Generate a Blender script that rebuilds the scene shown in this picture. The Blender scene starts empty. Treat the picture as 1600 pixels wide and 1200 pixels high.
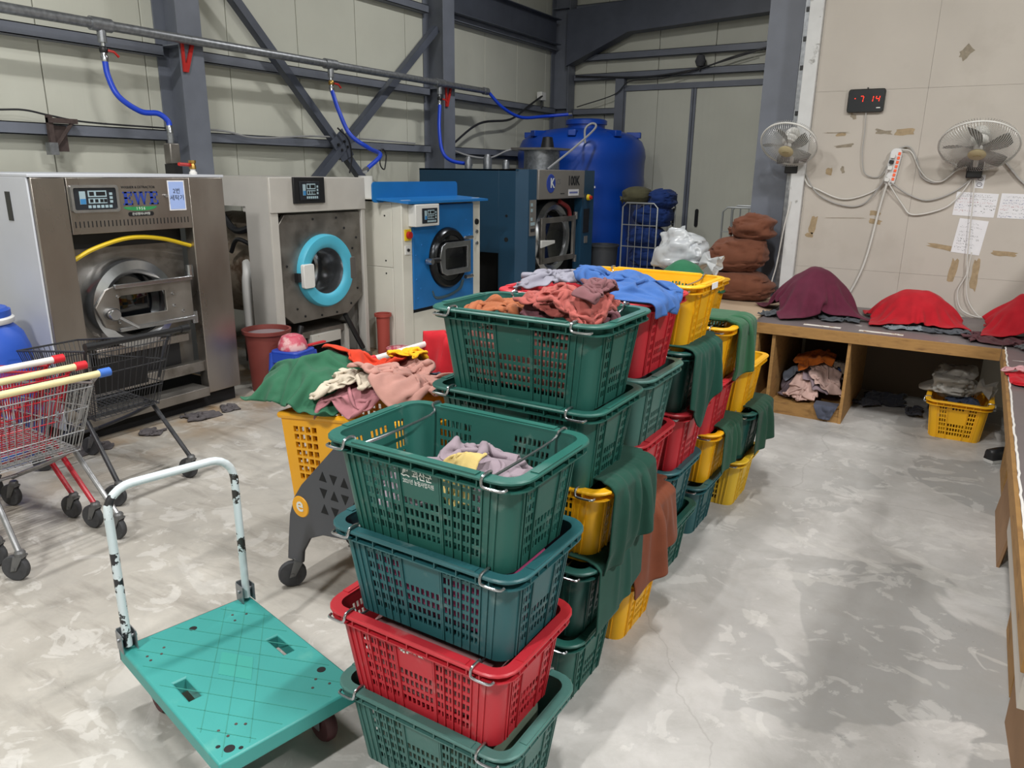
import bpy, bmesh, math, random
import numpy as np
from mathutils import Vector, Matrix, Euler
PI = math.pi
random.seed(7)
SC = bpy.context.scene
COL = SC.collection

# ------------------------------------------------------------------ camera
cam_d = bpy.data.cameras.new('camera')
cam_d.sensor_width = 36.0
cam_d.lens = 36.0 * 1161.6 / 1600.0
cam_d.clip_start = 0.05
cam_d.clip_end = 100
cam = bpy.data.objects.new('camera', cam_d)
COL.objects.link(cam)
yaw, pitch, roll = -0.54926728, -0.27779025, 0.01341013
f_ = Vector((math.sin(yaw) * math.cos(pitch), math.cos(yaw) * math.cos(pitch), math.sin(pitch)))
r_ = Vector((math.cos(yaw), -math.sin(yaw), 0))
u_ = r_.cross(f_)
right = math.cos(roll) * r_ + math.sin(roll) * u_
up = math.cos(roll) * u_ - math.sin(roll) * r_
cam.matrix_world = Matrix((
    (right.x, up.x, -f_.x, 0.0),
    (right.y, up.y, -f_.y, 0.0),
    (right.z, up.z, -f_.z, 1.84),
    (0, 0, 0, 1)))
SC.camera = cam

# ------------------------------------------------------------------ view, world, lamps
SC.view_settings.view_transform = 'Standard'
SC.view_settings.look = 'None'
SC.view_settings.gamma = 1.0
SC.view_settings.use_curve_mapping = False
SC.view_settings.exposure = 0.5
w = bpy.data.worlds.new('world')
SC.world = w
w.use_nodes = True
w.node_tree.nodes['Background'].inputs[0].default_value = (0.75, 0.8, 0.85, 1)
w.node_tree.nodes['Background'].inputs[1].default_value = 0.10

LAMPS = [(-3.7, 1.6, 5.45, 110), (-0.55, 2.2, 5.45, 100), (-3.9, 8.2, 5.45, 80), (-1.4, -2.6, 5.45, 250), (3.0, 2.0, 5.45, 230)]
for lx, ly, lz, pw in LAMPS:
    ld = bpy.data.lights.new('hall_lamp_light', 'AREA')
    ld.shape = 'RECTANGLE'
    ld.size, ld.size_y = 0.14, 0.9
    ld.energy = pw
    ld.color = (1.0, 0.985, 0.965)
    lo = bpy.data.objects.new('hall_lamp_light', ld)
    lo.location = (lx, ly, lz - 0.035)
    COL.objects.link(lo)

# ------------------------------------------------------------------ colour and materials
def hexc(h):
    h = h.lstrip('#')
    c = [int(h[i:i + 2], 16) / 255 for i in (0, 2, 4)]
    return tuple(((v / 12.92) if v <= 0.04045 else ((v + 0.055) / 1.055) ** 2.4) for v in c) + (1,)

MATS = {}
def mat(name, col, rough=0.5, metal=0.0, var=0.0, vscale=6.0, bump=0.0, bscale=60.0, col2=None, patch=None,
        spec=0.5, alpha=None, trans=0.0, emit=None, estr=0.0, stretch=None, sheen=0.0, aniso=0.0, coat=0.0, roughvar=0.0):
    """procedural material: base colour, soft variation, worn patches in a second colour, fine relief"""
    if name in MATS:
        return MATS[name]
    m = bpy.data.materials.new(name)
    m.use_nodes = True
    nt = m.node_tree
    b = nt.nodes['Principled BSDF']
    c = hexc(col)
    b.inputs['Base Color'].default_value = c
    b.inputs['Roughness'].default_value = rough
    b.inputs['Metallic'].default_value = metal
    b.inputs['Specular IOR Level'].default_value = spec
    if trans:
        b.inputs['Transmission Weight'].default_value = trans
    if alpha is not None:
        b.inputs['Alpha'].default_value = alpha
    if sheen:
        b.inputs['Sheen Weight'].default_value = sheen
        b.inputs['Sheen Roughness'].default_value = 0.5
    if coat:
        b.inputs['Coat Weight'].default_value = coat
    if emit:
        b.inputs['Emission Color'].default_value = hexc(emit)
        b.inputs['Emission Strength'].default_value = estr
    tc = nt.nodes.new('ShaderNodeTexCoord')
    mp = nt.nodes.new('ShaderNodeMapping')
    if stretch:
        mp.inputs['Scale'].default_value = stretch
    nt.links.new(tc.outputs['Object'], mp.inputs['Vector'])
    last = None
    if var:
        n = nt.nodes.new('ShaderNodeTexNoise')
        n.inputs['Scale'].default_value = vscale
        n.inputs['Detail'].default_value = 5
        nt.links.new(mp.outputs[0], n.inputs['Vector'])
        r = nt.nodes.new('ShaderNodeValToRGB')
        r.color_ramp.elements[0].position = 0.3
        r.color_ramp.elements[1].position = 0.7
        r.color_ramp.elements[0].color = tuple(max(0, v * (1 - var)) for v in c[:3]) + (1,)
        r.color_ramp.elements[1].color = tuple(min(1, v * (1 + var)) for v in c[:3]) + (1,)
        nt.links.new(n.outputs['Fac'], r.inputs[0])
        last = r.outputs[0]
        if roughvar:
            mr = nt.nodes.new('ShaderNodeMapRange')
            mr.inputs['From Min'].default_value = 0.3
            mr.inputs['From Max'].default_value = 0.7
            mr.inputs['To Min'].default_value = max(0.02, rough - roughvar)
            mr.inputs['To Max'].default_value = min(1, rough + roughvar)
            nt.links.new(n.outputs['Fac'], mr.inputs['Value'])
            nt.links.new(mr.outputs[0], b.inputs['Roughness'])
    if col2:
        ps, lo, hi = patch or (5.0, 0.55, 0.6)
        n2 = nt.nodes.new('ShaderNodeTexNoise')
        n2.inputs['Scale'].default_value = ps
        n2.inputs['Detail'].default_value = 7
        n2.inputs['Roughness'].default_value = 0.6
        nt.links.new(mp.outputs[0], n2.inputs['Vector'])
        r2 = nt.nodes.new('ShaderNodeMapRange')
        r2.inputs['From Min'].default_value = lo
        r2.inputs['From Max'].default_value = hi
        nt.links.new(n2.outputs['Fac'], r2.inputs['Value'])
        mx = nt.nodes.new('ShaderNodeMix')
        mx.data_type = 'RGBA'
        mx.inputs['A'].default_value = c
        mx.inputs['B'].default_value = hexc(col2)
        nt.links.new(r2.outputs[0], mx.inputs['Factor'])
        if last:
            nt.links.new(last, mx.inputs['A'])
        last = mx.outputs['Result']
    if last:
        nt.links.new(last, b.inputs['Base Color'])
    if bump:
        n3 = nt.nodes.new('ShaderNodeTexNoise')
        n3.inputs['Scale'].default_value = bscale
        n3.inputs['Detail'].default_value = 3
        nt.links.new(mp.outputs[0], n3.inputs['Vector'])
        bp = nt.nodes.new('ShaderNodeBump')
        bp.inputs['Strength'].default_value = bump
        bp.inputs['Distance'].default_value = 0.01
        nt.links.new(n3.outputs['Fac'], bp.inputs['Height'])
        nt.links.new(bp.outputs[0], b.inputs['Normal'])
    MATS[name] = m
    return m

# ------------------------------------------------------------------ mesh builder
class MB:
    def __init__(s):
        s.v = []
        s.f = []
    def add(s, vs, fs):
        o = len(s.v)
        s.v += [tuple(p) for p in vs]
        s.f += [tuple(i + o for i in f) for f in fs]
        return s
    def box(s, a, b, M=None):
        x0, y0, z0 = (min(a[i], b[i]) for i in range(3))
        x1, y1, z1 = (max(a[i], b[i]) for i in range(3))
        vs = [(x0, y0, z0), (x1, y0, z0), (x1, y1, z0), (x0, y1, z0), (x0, y0, z1), (x1, y0, z1), (x1, y1, z1), (x0, y1, z1)]
        if M is not None:
            vs = [tuple(M @ Vector(p)) for p in vs]
        return s.add(vs, [(0, 3, 2, 1), (4, 5, 6, 7), (0, 1, 5, 4), (1, 2, 6, 5), (2, 3, 7, 6), (3, 0, 4, 7)])
    def tube(s, path, r, n=8, closed=False, cap=True):
        pts = [Vector(p) for p in path]
        N = len(pts)
        rs = r if isinstance(r, (list, tuple)) else [r] * N
        t = []
        for i in range(N):
            a = pts[(i - 1) % N] if (closed or i > 0) else pts[i]
            b = pts[(i + 1) % N] if (closed or i < N - 1) else pts[i]
            d = (b - a)
            t.append(d.normalized() if d.length > 1e-9 else Vector((0, 0, 1)))
        ref = Vector((0, 0, 1)) if abs(t[0].z) < 0.9 else Vector((1, 0, 0))
        nrm = (ref - t[0] * ref.dot(t[0])).normalized()
        vs = []
        for i in range(N):
            nrm = nrm - t[i] * nrm.dot(t[i])
            if nrm.length < 1e-6:
                nrm = t[i].orthogonal()
            nrm.normalize()
            bn = t[i].cross(nrm)
            for k in range(n):
                a = 2 * PI * k / n
                vs.append(pts[i] + rs[i] * (math.cos(a) * nrm + math.sin(a) * bn))
        fs = []
        for i in range(N if closed else N - 1):
            j = (i + 1) % N
            for k in range(n):
                l = (k + 1) % n
                fs.append((i * n + k, i * n + l, j * n + l, j * n + k))
        if cap and not closed:
            fs.append(tuple(range(n - 1, -1, -1)))
            fs.append(tuple((N - 1) * n + k for k in range(n)))
        return s.add(vs, fs)
    def cyl(s, a, b, r, n=16, r2=None):
        return s.tube([a, b], [r, r if r2 is None else r2], n)
    def lathe(s, prof, o=(0, 0, 0), axis='z', n=24, a0=0.0, a1=2 * PI):
        full = abs(a1 - a0 - 2 * PI) < 1e-6
        cnt = n if full else n + 1
        vs = []
        for (r, h) in prof:
            for k in range(cnt):
                a = a0 + (a1 - a0) * k / n
                x, y = r * math.cos(a), r * math.sin(a)
                p = {'z': (x, y, h), 'x': (h, x, y), 'y': (x, h, y)}[axis]
                vs.append((o[0] + p[0], o[1] + p[1], o[2] + p[2]))
        fs = []
        for i in range(len(prof) - 1):
            for k in range(n):
                l = (k + 1) % cnt if full else k + 1
                q = (i * cnt + k, i * cnt + l, (i + 1) * cnt + l, (i + 1) * cnt + k)
                fs.append(q if axis != 'y' else q[::-1])
        return s.add(vs, fs)
    def prism(s, poly, d0, d1, axis='z'):
        """poly: 2-D outline (counter-clockwise); extruded along axis from d0 to d1"""
        def P(p, d):
            return {'z': (p[0], p[1], d), 'x': (d, p[0], p[1]), 'y': (p[0], d, p[1])}[axis]
        n = len(poly)
        vs = [P(p, d0) for p in poly] + [P(p, d1) for p in poly]
        fs = [tuple(range(n - 1, -1, -1)), tuple(range(n, 2 * n))]
        fs += [(i, (i + 1) % n, n + (i + 1) % n, n + i) for i in range(n)]
        return s.add(vs, fs)
    def ring(s, outer, inner, d0, d1, axis='z'):
        """solid frame between two outlines that have the same number of points"""
        def P(p, d):
            return {'z': (p[0], p[1], d), 'x': (d, p[0], p[1]), 'y': (p[0], d, p[1])}[axis]
        n = len(outer)
        vs = [P(p, d0) for p in outer] + [P(p, d0) for p in inner] + [P(p, d1) for p in outer] + [P(p, d1) for p in inner]
        fs = []
        for i in range(n):
            j = (i + 1) % n
            fs += [(i, n + i, n + j, j), (2 * n + i, 2 * n + j, 3 * n + j, 3 * n + i), (i, j, 2 * n + j, 2 * n + i), (n + i, 3 * n + i, 3 * n + j, n + j)]
        return s.add(vs, fs)
    def mesh(s, name, m, smooth=35):
        me = bpy.data.meshes.new(name)
        me.from_pydata(s.v, [], s.f)
        bm = bmesh.new()
        bm.from_mesh(me)
        bmesh.ops.recalc_face_normals(bm, faces=bm.faces)
        bm.to_mesh(me)
        bm.free()
        if smooth:
            me.polygons.foreach_set('use_smooth', [True] * len(me.polygons))
            me.set_sharp_from_angle(angle=math.radians(smooth))
        if m is not None:
            me.materials.append(m)
        return me
    def build(s, name, m, parent=None, smooth=35, bevel=0.0, loc=None, rot=None, seg=2):
        o = bpy.data.objects.new(name, s.mesh(name, m, smooth))
        COL.objects.link(o)
        if parent is not None:
            o.parent = parent
        if loc is not None:
            o.location = loc
        if rot is not None:
            o.rotation_euler = rot
        if bevel:
            bv = o.modifiers.new('bevel', 'BEVEL')
            bv.width = bevel
            bv.segments = seg
            bv.limit_method = 'ANGLE'
            bv.angle_limit = math.radians(40)
            bv.harden_normals = False
        return o

def tag(o, label, cat, group=None):
    o['label'] = label
    o['category'] = cat
    if group:
        o['group'] = group
    return o
def thing(name, label, cat, loc=(0, 0, 0), rz=0.0, group=None):
    o = bpy.data.objects.new(name, None)
    o.empty_display_size = 0.1
    COL.objects.link(o)
    o.location = loc
    o.rotation_euler = (0, 0, rz)
    return tag(o, label, cat, group)
def structure(o):
    o['kind'] = 'structure'
    return o
def circ(n, r, cx=0, cy=0, a0=0.0, ry=None):
    ry = r if ry is None else ry
    return [(cx + r * math.cos(a0 + 2 * PI * i / n), cy + ry * math.sin(a0 + 2 * PI * i / n)) for i in range(n)]
def rrect(w, h, r, n=5, cx=0, cy=0):
    p = []
    for qx, qy, a in ((1, 1, 0), (-1, 1, PI / 2), (-1, -1, PI), (1, -1, 1.5 * PI)):
        for k in range(n):
            t = a + (PI / 2) * k / (n - 1)
            p.append((cx + qx * (w / 2 - r) + r * math.cos(t), cy + qy * (h / 2 - r) + r * math.sin(t)))
    return p
def smoothpath(pts, n=8, closed=False):
    """Catmull-Rom through the points"""
    P = [np.array(p, float) for p in pts]
    out = []
    N = len(P)
    for i in range(N if closed else N - 1):
        p0 = P[(i - 1) % N] if (closed or i > 0) else 2 * P[0] - P[1]
        p1 = P[i]
        p2 = P[(i + 1) % N]
        p3 = P[(i + 2) % N] if (closed or i < N - 2) else 2 * P[-1] - P[-2]
        for k in range(n):
            t = k / n
            out.append(tuple(0.5 * ((2 * p1) + (-p0 + p2) * t + (2 * p0 - 5 * p1 + 4 * p2 - p3) * t * t + (-p0 + 3 * p1 - 3 * p2 + p3) * t ** 3)))
    if not closed:
        out.append(tuple(P[-1]))
    return out
def text_mesh(name, txt, size, m, parent, loc, rot, align='CENTER', depth=0.0006, sx=1.0, bold=0.0, spacing=1.0):
    cu = bpy.data.curves.new(name, 'FONT')
    cu.body = txt
    cu.size = size
    cu.align_x = align
    cu.align_y = 'CENTER'
    cu.extrude = depth
    cu.offset = bold
    cu.resolution_u = 3
    cu.space_character = spacing
    me = bpy.data.meshes.new(name)
    o = bpy.data.objects.new(name, me)
    COL.objects.link(o)
    o.parent = parent
    o.location = loc
    o.rotation_euler = rot
    o.scale = (sx, 1, 1)
    TEXTS.append((o, cu, m))
    return o
TEXTS = []
def flush_texts():
    """turn every lettering curve into a mesh in one evaluation"""
    tmp = []
    for o, cu, m in TEXTS:
        t_ = bpy.data.objects.new('lettering_curve', cu)
        COL.objects.link(t_)
        tmp.append(t_)
    dg = bpy.context.evaluated_depsgraph_get()
    for (o, cu, m), t_ in zip(TEXTS, tmp):
        me = bpy.data.meshes.new_from_object(t_.evaluated_get(dg))
        me.materials.clear()
        me.materials.append(m)
        old = o.data
        o.data = me
        bpy.data.meshes.remove(old)
    for t_ in tmp:
        bpy.data.objects.remove(t_)
ROT_XFACE = (PI / 2, 0, PI / 2)     # lettering on a face that looks to +X
ROT_YFACE = (PI / 2, 0, 0)          # lettering on a face that looks to -Y
# ------------------------------------------------------------------ shared materials
M_STEEL = mat('painted_steel_grey', '#6c717c', 0.45, 0.0, var=0.12, vscale=3, bump=0.05)
M_GALV = mat('galvanised_pipe', '#8d9094', 0.42, 0.75, var=0.25, vscale=25)
M_CHROME = mat('bright_metal', '#b9bcc0', 0.22, 0.95, var=0.1, vscale=12)
M_BRASS = mat('brass', '#b08d4c', 0.35, 0.9)
M_BLACK = mat('black_plastic', '#17181b', 0.45)
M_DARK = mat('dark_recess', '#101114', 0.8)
M_RUBBER = mat('grey_rubber', '#3b3c3f', 0.7, var=0.2, vscale=30)
M_WHITE = mat('white_plastic', '#d9d9d6', 0.4)
M_RED = mat('red_paint', '#b1241f', 0.4)
M_INKB = mat('ink_black', '#1c1d22', 0.6)
M_PAPER = mat('white_paper', '#e2e2e6', 0.8, var=0.04, vscale=10)

def panel_material():
    """cream sandwich panel with fine vertical ribs (ribs run along local z)"""
    m = mat('cream_wall_panel', '#c4c5b9', 0.45, 0.0, var=0.05, vscale=1.2)
    nt = m.node_tree
    b = nt.nodes['Principled BSDF']
    tc = nt.nodes.new('ShaderNodeTexCoord')
    sp = nt.nodes.new('ShaderNodeSeparateXYZ')
    nt.links.new(tc.outputs['Object'], sp.inputs[0])
    ad = nt.nodes.new('ShaderNodeMath')
    ad.operation = 'ADD'
    nt.links.new(sp.outputs['X'], ad.inputs[0])
    nt.links.new(sp.outputs['Y'], ad.inputs[1])
    mu = nt.nodes.new('ShaderNodeMath')
    mu.operation = 'MULTIPLY'
    mu.inputs[1].default_value = 2 * PI / 0.10
    nt.links.new(ad.outputs[0], mu.inputs[0])
    si = nt.nodes.new('ShaderNodeMath')
    si.operation = 'SINE'
    nt.links.new(mu.outputs[0], si.inputs[0])
    pw = nt.nodes.new('ShaderNodeMath')
    pw.operation = 'GREATER_THAN'
    pw.inputs[1].default_value = 0.85
    nt.links.new(si.outputs[0], pw.inputs[0])
    bp = nt.nodes.new('ShaderNodeBump')
    bp.inputs['Strength'].default_value = 0.35
    bp.inputs['Distance'].default_value = 0.004
    nt.links.new(pw.outputs[0], bp.inputs['Height'])
    nt.links.new(bp.outputs[0], b.inputs['Normal'])
    return m
M_PANEL = panel_material()

def floor_material():
    m = bpy.data.materials.new('worn_concrete')
    m.use_nodes = True
    nt = m.node_tree
    N, Lk = nt.nodes, nt.links
    b = N['Principled BSDF']
    tc = N.new('ShaderNodeTexCoord')
    def noise(scale, detail=6, rough=0.55, dist=0.0, stretch=None, off=(0, 0, 0)):
        mp = N.new('ShaderNodeMapping')
        mp.inputs['Location'].default_value = off
        if stretch:
            mp.inputs['Scale'].default_value = stretch
        Lk.new(tc.outputs['Object'], mp.inputs[0])
        n = N.new('ShaderNodeTexNoise')
        n.inputs['Scale'].default_value = scale
        n.inputs['Detail'].default_value = detail
        n.inputs['Roughness'].default_value = rough
        n.inputs['Distortion'].default_value = dist
        Lk.new(mp.outputs[0], n.inputs['Vector'])
        return n.outputs['Fac']
    def rng(v, a, b_, lo=0.0, hi=1.0):
        r = N.new('ShaderNodeMapRange')
        r.inputs['From Min'].default_value = a
        r.inputs['From Max'].default_value = b_
        r.inputs['To Min'].default_value = lo
        r.inputs['To Max'].default_value = hi
        Lk.new(v, r.inputs['Value'])
        return r.outputs[0]
    def mix(fac, a, bcol):
        x = N.new('ShaderNodeMix')
        x.data_type = 'RGBA'
        Lk.new(fac, x.inputs['Factor'])
        for s_, c in (('A', a), ('B', bcol)):
            if isinstance(c, str):
                x.inputs[s_].default_value = hexc(c)
            else:
                Lk.new(c, x.inputs[s_])
        return x.outputs['Result']
    def mul(a, bb):
        x = N.new('ShaderNodeMath')
        x.operation = 'MULTIPLY'
        Lk.new(a, x.inputs[0])
        if isinstance(bb, float):
            x.inputs[1].default_value = bb
        else:
            Lk.new(bb, x.inputs[1])
        return x.outputs[0]
    sx = N.new('ShaderNodeSeparateXYZ')
    Lk.new(tc.outputs['Object'], sx.inputs[0])
    leftness = rng(sx.outputs['X'], -1.2, -2.4)
    base = mix(rng(noise(1.1, 5), 0.35, 0.65), '#a5a3a0', '#bfbdba')
    warm = mix(rng(noise(1.6, 6, 0.6, 0.4), 0.35, 0.68), '#9b978f', '#b6b2aa')
    c = mix(leftness, base, warm)
    # dragged tyre streaks in the trolley area
    st = rng(noise(2.2, 7, 0.65, 0.3, stretch=(0.7, 3.2, 1), off=(3, 1, 0)), 0.5, 0.72)
    c = mix(mul(mul(st, leftness), 0.75), c, '#736e66')
    # worn-off topping: darker damp-looking sheets and pale flakes with hard edges (aisle)
    sheet = rng(noise(0.9, 5, 0.5, 0.9, off=(7.3, 2.2, 0)), 0.49, 0.505)
    right = rng(sx.outputs['X'], -1.0, -0.1)
    c = mix(mul(mul(sheet, right), 0.75), c, '#8b8b89')
    flake = rng(noise(1.9, 5, 0.5, 0.7, stretch=(1.0, 1.5, 1), off=(1.7, 5.2, 0)), 0.60, 0.615)
    c = mix(mul(flake, 0.45), c, '#c2c0bb')
    # mottling, grey grain and dark specks
    c = mix(rng(noise(3.6, 8, 0.68, 0.5, off=(5, 8, 0)), 0.48, 0.66, 0, 0.40), c, '#8f8d88')
    c = mix(rng(noise(5.5, 7, 0.62, 0.9, off=(1, 4, 0)), 0.57, 0.60, 0, 0.35), c, '#cfcdc9')
    c = mix(rng(noise(9, 8, 0.7), 0.45, 0.8, 0, 0.35), c, '#928f89')
    speck = mul(rng(noise(85, 3, 0.5), 0.66, 0.70), rng(noise(2.4, 4, off=(4, 9, 0)), 0.60, 0.68))
    c = mix(mul(speck, 0.7), c, '#5f5c57')
    stain = rng(noise(1.3, 6, 0.7, 0.5, off=(11, 3, 0)), 0.66, 0.74)
    c = mix(mul(stain, 0.45), c, '#7d786f')
    # rusty run-off along the washers
    rust = mul(rng(sx.outputs['X'], -4.2, -4.9), rng(noise(2.0, 6), 0.42, 0.62))
    c = mix(mul(rust, 0.8), c, '#8a6a3c')
    # hairline cracks
    vo = N.new('ShaderNodeTexVoronoi')
    vo.feature = 'DISTANCE_TO_EDGE'
    vo.inputs['Scale'].default_value = 0.33
    mpv = N.new('ShaderNodeMapping')
    mpv.inputs['Location'].default_value = (0.4, 0.55, 0)
    Lk.new(tc.outputs['Object'], mpv.inputs[0])
    nz = N.new('ShaderNodeTexNoise')
    nz.inputs['Scale'].default_value = 3.0
    nz.inputs['Detail'].default_value = 6
    Lk.new(mpv.outputs[0], nz.inputs['Vector'])
    va = N.new('ShaderNodeVectorMath')
    va.operation = 'MULTIPLY_ADD'
    va.inputs[1].default_value = (0.25, 0.25, 0)
    Lk.new(nz.outputs['Color'], va.inputs[0])
    Lk.new(mpv.outputs[0], va.inputs[2])
    Lk.new(va.outputs[0], vo.inputs['Vector'])
    crack = rng(vo.outputs['Distance'], 0.0016, 0.0004)
    c = mix(mul(crack, 0.22), c, '#6b6760')
    Lk.new(c, b.inputs['Base Color'])
    b.inputs['Roughness'].default_value = 0.55
    Lk.new(rng(noise(1.5, 5, off=(2, 2, 0)), 0.3, 0.7, 0.38, 0.68), b.inputs['Roughness'])
    bp = N.new('ShaderNodeBump')
    bp.inputs['Strength'].default_value = 0.12
    bp.inputs['Distance'].default_value = 0.01
    Lk.new(noise(30, 6), bp.inputs['Height'])
    Lk.new(bp.outputs[0], b.inputs['Normal'])
    return m

XW, YB, YP = -7.0, 12.9, 7.2      # left wall, back wall, partition
# ------------------------------------------------------------------ floor, outer shell
fl = MB()
fl.box((XW - 0.2, -6, -0.15), (6, YB + 0.2, 0))
structure(fl.build('floor', floor_material()))
M_ROOF = mat('roof_sheet', '#8f9188', 0.6, var=0.1, vscale=1.0)
ce = structure(MB().box((XW - 0.2, -6, 6.0), (6, YB + 0.2, 6.12)).build('ceiling', M_ROOF))
for i in range(9):
    y = -5 + i * 2.2
    MB().box((XW, y - 0.06, 5.84), (6, y + 0.06, 6.0)).build('purlin', M_STEEL, ce)
structure(MB().box((5.9, -6, 0), (6.0, YP, 6.0)).build('wall_right', M_PANEL))
structure(MB().box((XW - 0.2, -6.1, 0), (6, -6.0, 6.0)).build('wall_front', M_PANEL))

# lamp housings in the roof
for k, (lx, ly, lz, pw) in enumerate(LAMPS):
    pos = ['over the trolleys', 'over the aisle', 'over the water tank', 'behind the photographer', 'over the right side of the hall'][k]
    t = thing('hall_lamp', 'rectangular white ceiling lamp ' + pos, 'lamp', (lx, ly, lz), 0, 'ceiling lamps of the hall')
    MB().box((-0.12, -0.5, 0.0), (0.12, 0.5, 0.06)).build('housing', M_WHITE, t, bevel=0.01)
    MB().ring([(-0.12, -0.5), (0.12, -0.5), (0.12, 0.5), (-0.12, 0.5)], [(-0.09, -0.46), (0.09, -0.46), (0.09, 0.46), (-0.09, 0.46)], -0.03, 0.0).build('rim', M_WHITE, t)
    for yy in (-0.35, 0.35):
        MB().cyl((0, yy, 0.06), (0, yy, 0.55), 0.008, 6).build('hanger', M_STEEL, t)

# ------------------------------------------------------------------ left wall
def girt(parent, p, q, face, h=0.10):
    """cold-formed C channel, open side down, along p-q on a wall; face = direction away from the wall"""
    b = MB()
    fx, fy = face
    d = 0.12
    a, c = Vector(p), Vector(q)
    F = Vector((fx, fy, 0))
    for lo, hi, n0, n1 in ((0, h, 0.112, d), (h - 0.008, h, 0, d), (0, 0.008, 0, d)):
        x = [a + F * n0 + Vector((0, 0, lo)), c + F * n1 + Vector((0, 0, hi))]
        b.box(x[0], x[1])
    return b.build('girt', M_STEEL, parent)

wl = structure(MB().box((XW - 0.1, -6, 0), (XW - 0.04, YB, 6.0)).build('wall_left', M_PANEL))
ys = [-6 + 0.0]
y = -6.0
k = 0
SEAM = 0.97
while y < YB - 0.05:
    y1 = min(y + SEAM, YB)
    MB().box((XW - 0.04, y + 0.005, 0), (XW, y1 - 0.005, 6.0)).build('panel', M_PANEL, wl, bevel=0.004)
    y = y1
COLY = [-3.4, 0.75, 4.92, 9.05]
spans = [(-6, -3.4), (-3.4, 0.75), (0.75, 4.92), (4.92, 9.05), (9.05, 12.75)]
for (a, b_) in spans:
    for z in (2.09, 2.86, 3.92, 4.9):
        girt(wl, (XW, a + 0.13, z), (XW, b_ - 0.13, z), (1, 0))

def h_column(name, label, x, y, h, depth=0.36, wdt=0.26, rz=0.0):
    t = thing(name, label, 'steel column', (x, y, 0), rz, 'painted steel columns along the walls')
    MB().box((depth - 0.014, -wdt / 2, 0), (depth, wdt / 2, h)).build('front_flange', M_STEEL, t, bevel=0.002)
    MB().box((0, -wdt / 2, 0), (0.014, wdt / 2, h)).build('rear_flange', M_STEEL, t, bevel=0.002)
    MB().box((0.014, -0.006, 0), (depth - 0.014, 0.006, h)).build('web', M_STEEL, t)
    for z in (2.95, 4.6):
        MB().box((0.014, -wdt / 2 + 0.01, z), (depth - 0.014, wdt / 2 - 0.01, z + 0.012)).build('stiffener', M_STEEL, t)
    MB().box((-0.0, -wdt / 2 - 0.04, 0), (depth + 0.04, wdt / 2 + 0.04, 0.025)).build('base_plate', M_STEEL, t)
    return t
h_column('steel_column', 'grey steel column on the left wall behind the stainless washer', XW + 0.005, 4.92, 6.0)
h_column('steel_column', 'grey steel column on the left wall behind the dark blue machine', XW + 0.005, 9.05, 6.0)
h_column('steel_column', 'dark steel corner column rising behind the blue water tank', XW + 0.02, YB - 0.18, 6.0)

# diagonal wind bracing between the two columns on the left wall
t = thing('cross_brace', 'dark steel X bracing between two columns on the left wall', 'brace', (XW + 0.2, 0, 0))
def brace_bar(p, q, wd=0.09, th=0.012, name='brace_bar'):
    a, c = Vector(p), Vector(q)
    d = (c - a)
    L = d.length
    zx = d.normalized()
    nx = Vector((1, 0, 0))
    ny = zx.cross(nx)
    Mx = Matrix(((nx.x, ny.x, zx.x, a.x), (nx.y, ny.y, zx.y, a.y), (nx.z, ny.z, zx.z, a.z), (0, 0, 0, 1)))
    b = MB()
    b.box((-th / 2, -wd / 2, 0), (th / 2, wd / 2, L), Mx)
    b.box((-wd, wd / 2 - th, 0), (0, wd / 2, L), Mx)
    return b.build(name, M_STEEL_D, t)
M_STEEL_D = mat('painted_steel_dark', '#4d525e', 0.5, 0.0, var=0.12, vscale=4)
CX = (0, 6.99, 2.09)
brace_bar((0.02, 5.05, 4.05), (0.02, 6.99, 2.13))
brace_bar((0.02, 6.99, 2.13), (0.02, 8.93, 0.25))
brace_bar((0.05, 8.95, 3.72), (0.05, 5.05, 0.45))
b = MB()
b.prism([(6.82, 2.16), (7.0, 1.93), (7.2, 2.02), (7.02, 2.32)], 0.028, 0.044, 'x')
b.build('gusset_plate', M_STEEL_D, t)
for (yy, zz) in ((6.93, 2.13), (6.98, 2.07), (7.03, 2.17), (7.08, 2.11)):
    MB().cyl((0.04, yy, zz), (0.066, yy, zz), 0.017, 6).build('bolt', M_DARK, t)

# ------------------------------------------------------------------ back wall, doors
wb = structure(MB().box((XW, YB + 0.04, 0), (6, YB + 0.1, 6.0)).build('wall_back', M_PANEL))
x = XW
DOOR_X0, DOOR_X1, DOOR_Z = -5.62, -1.9, 3.22
while x < 5.9:
    x1 = min(x + 0.97, 6.0)
    MB().box((x + 0.005, YB, 0), (x1 - 0.005, YB + 0.04, 6.0)).build('panel', M_PANEL, wb, bevel=0.004)
    x = x1
for z, xa in ((1.4, XW + 0.4), (2.08, XW + 0.4), (2.85, XW + 0.4)):
    girt(wb, (xa, YB, z), (DOOR_X0 - 0.15, YB, z), (0, -1))
for z in (3.42, 3.74, 4.55):
    girt(wb, (XW + 0.4, YB, z), (2.0, YB, z), (0, -1), h=0.11)
dr = structure(MB().box((DOOR_X0, YB - 0.10, DOOR_Z), (DOOR_X1 + 0.2, YB, DOOR_Z + 0.09)).build('door_1', M_STEEL))
MB().box((DOOR_X0 - 0.16, YB - 0.14, 0), (DOOR_X0, YB, 3.45)).build('jamb', M_STEEL, dr)
xm = (-4.38)
for a, c, nm in ((DOOR_X0 + 0.02, xm - 0.045, 'l'), (xm + 0.045, DOOR_X1, 'r')):
    n = 2
    for i in range(n):
        w0 = a + (c - a) * i / n
        w1 = a + (c - a) * (i + 1) / n
        MB().box((w0 + 0.003, YB - 0.07, 0.02), (w1 - 0.003, YB - 0.005, DOOR_Z - 0.005)).build('door_panel', M_PANEL, dr, bevel=0.003)
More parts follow.
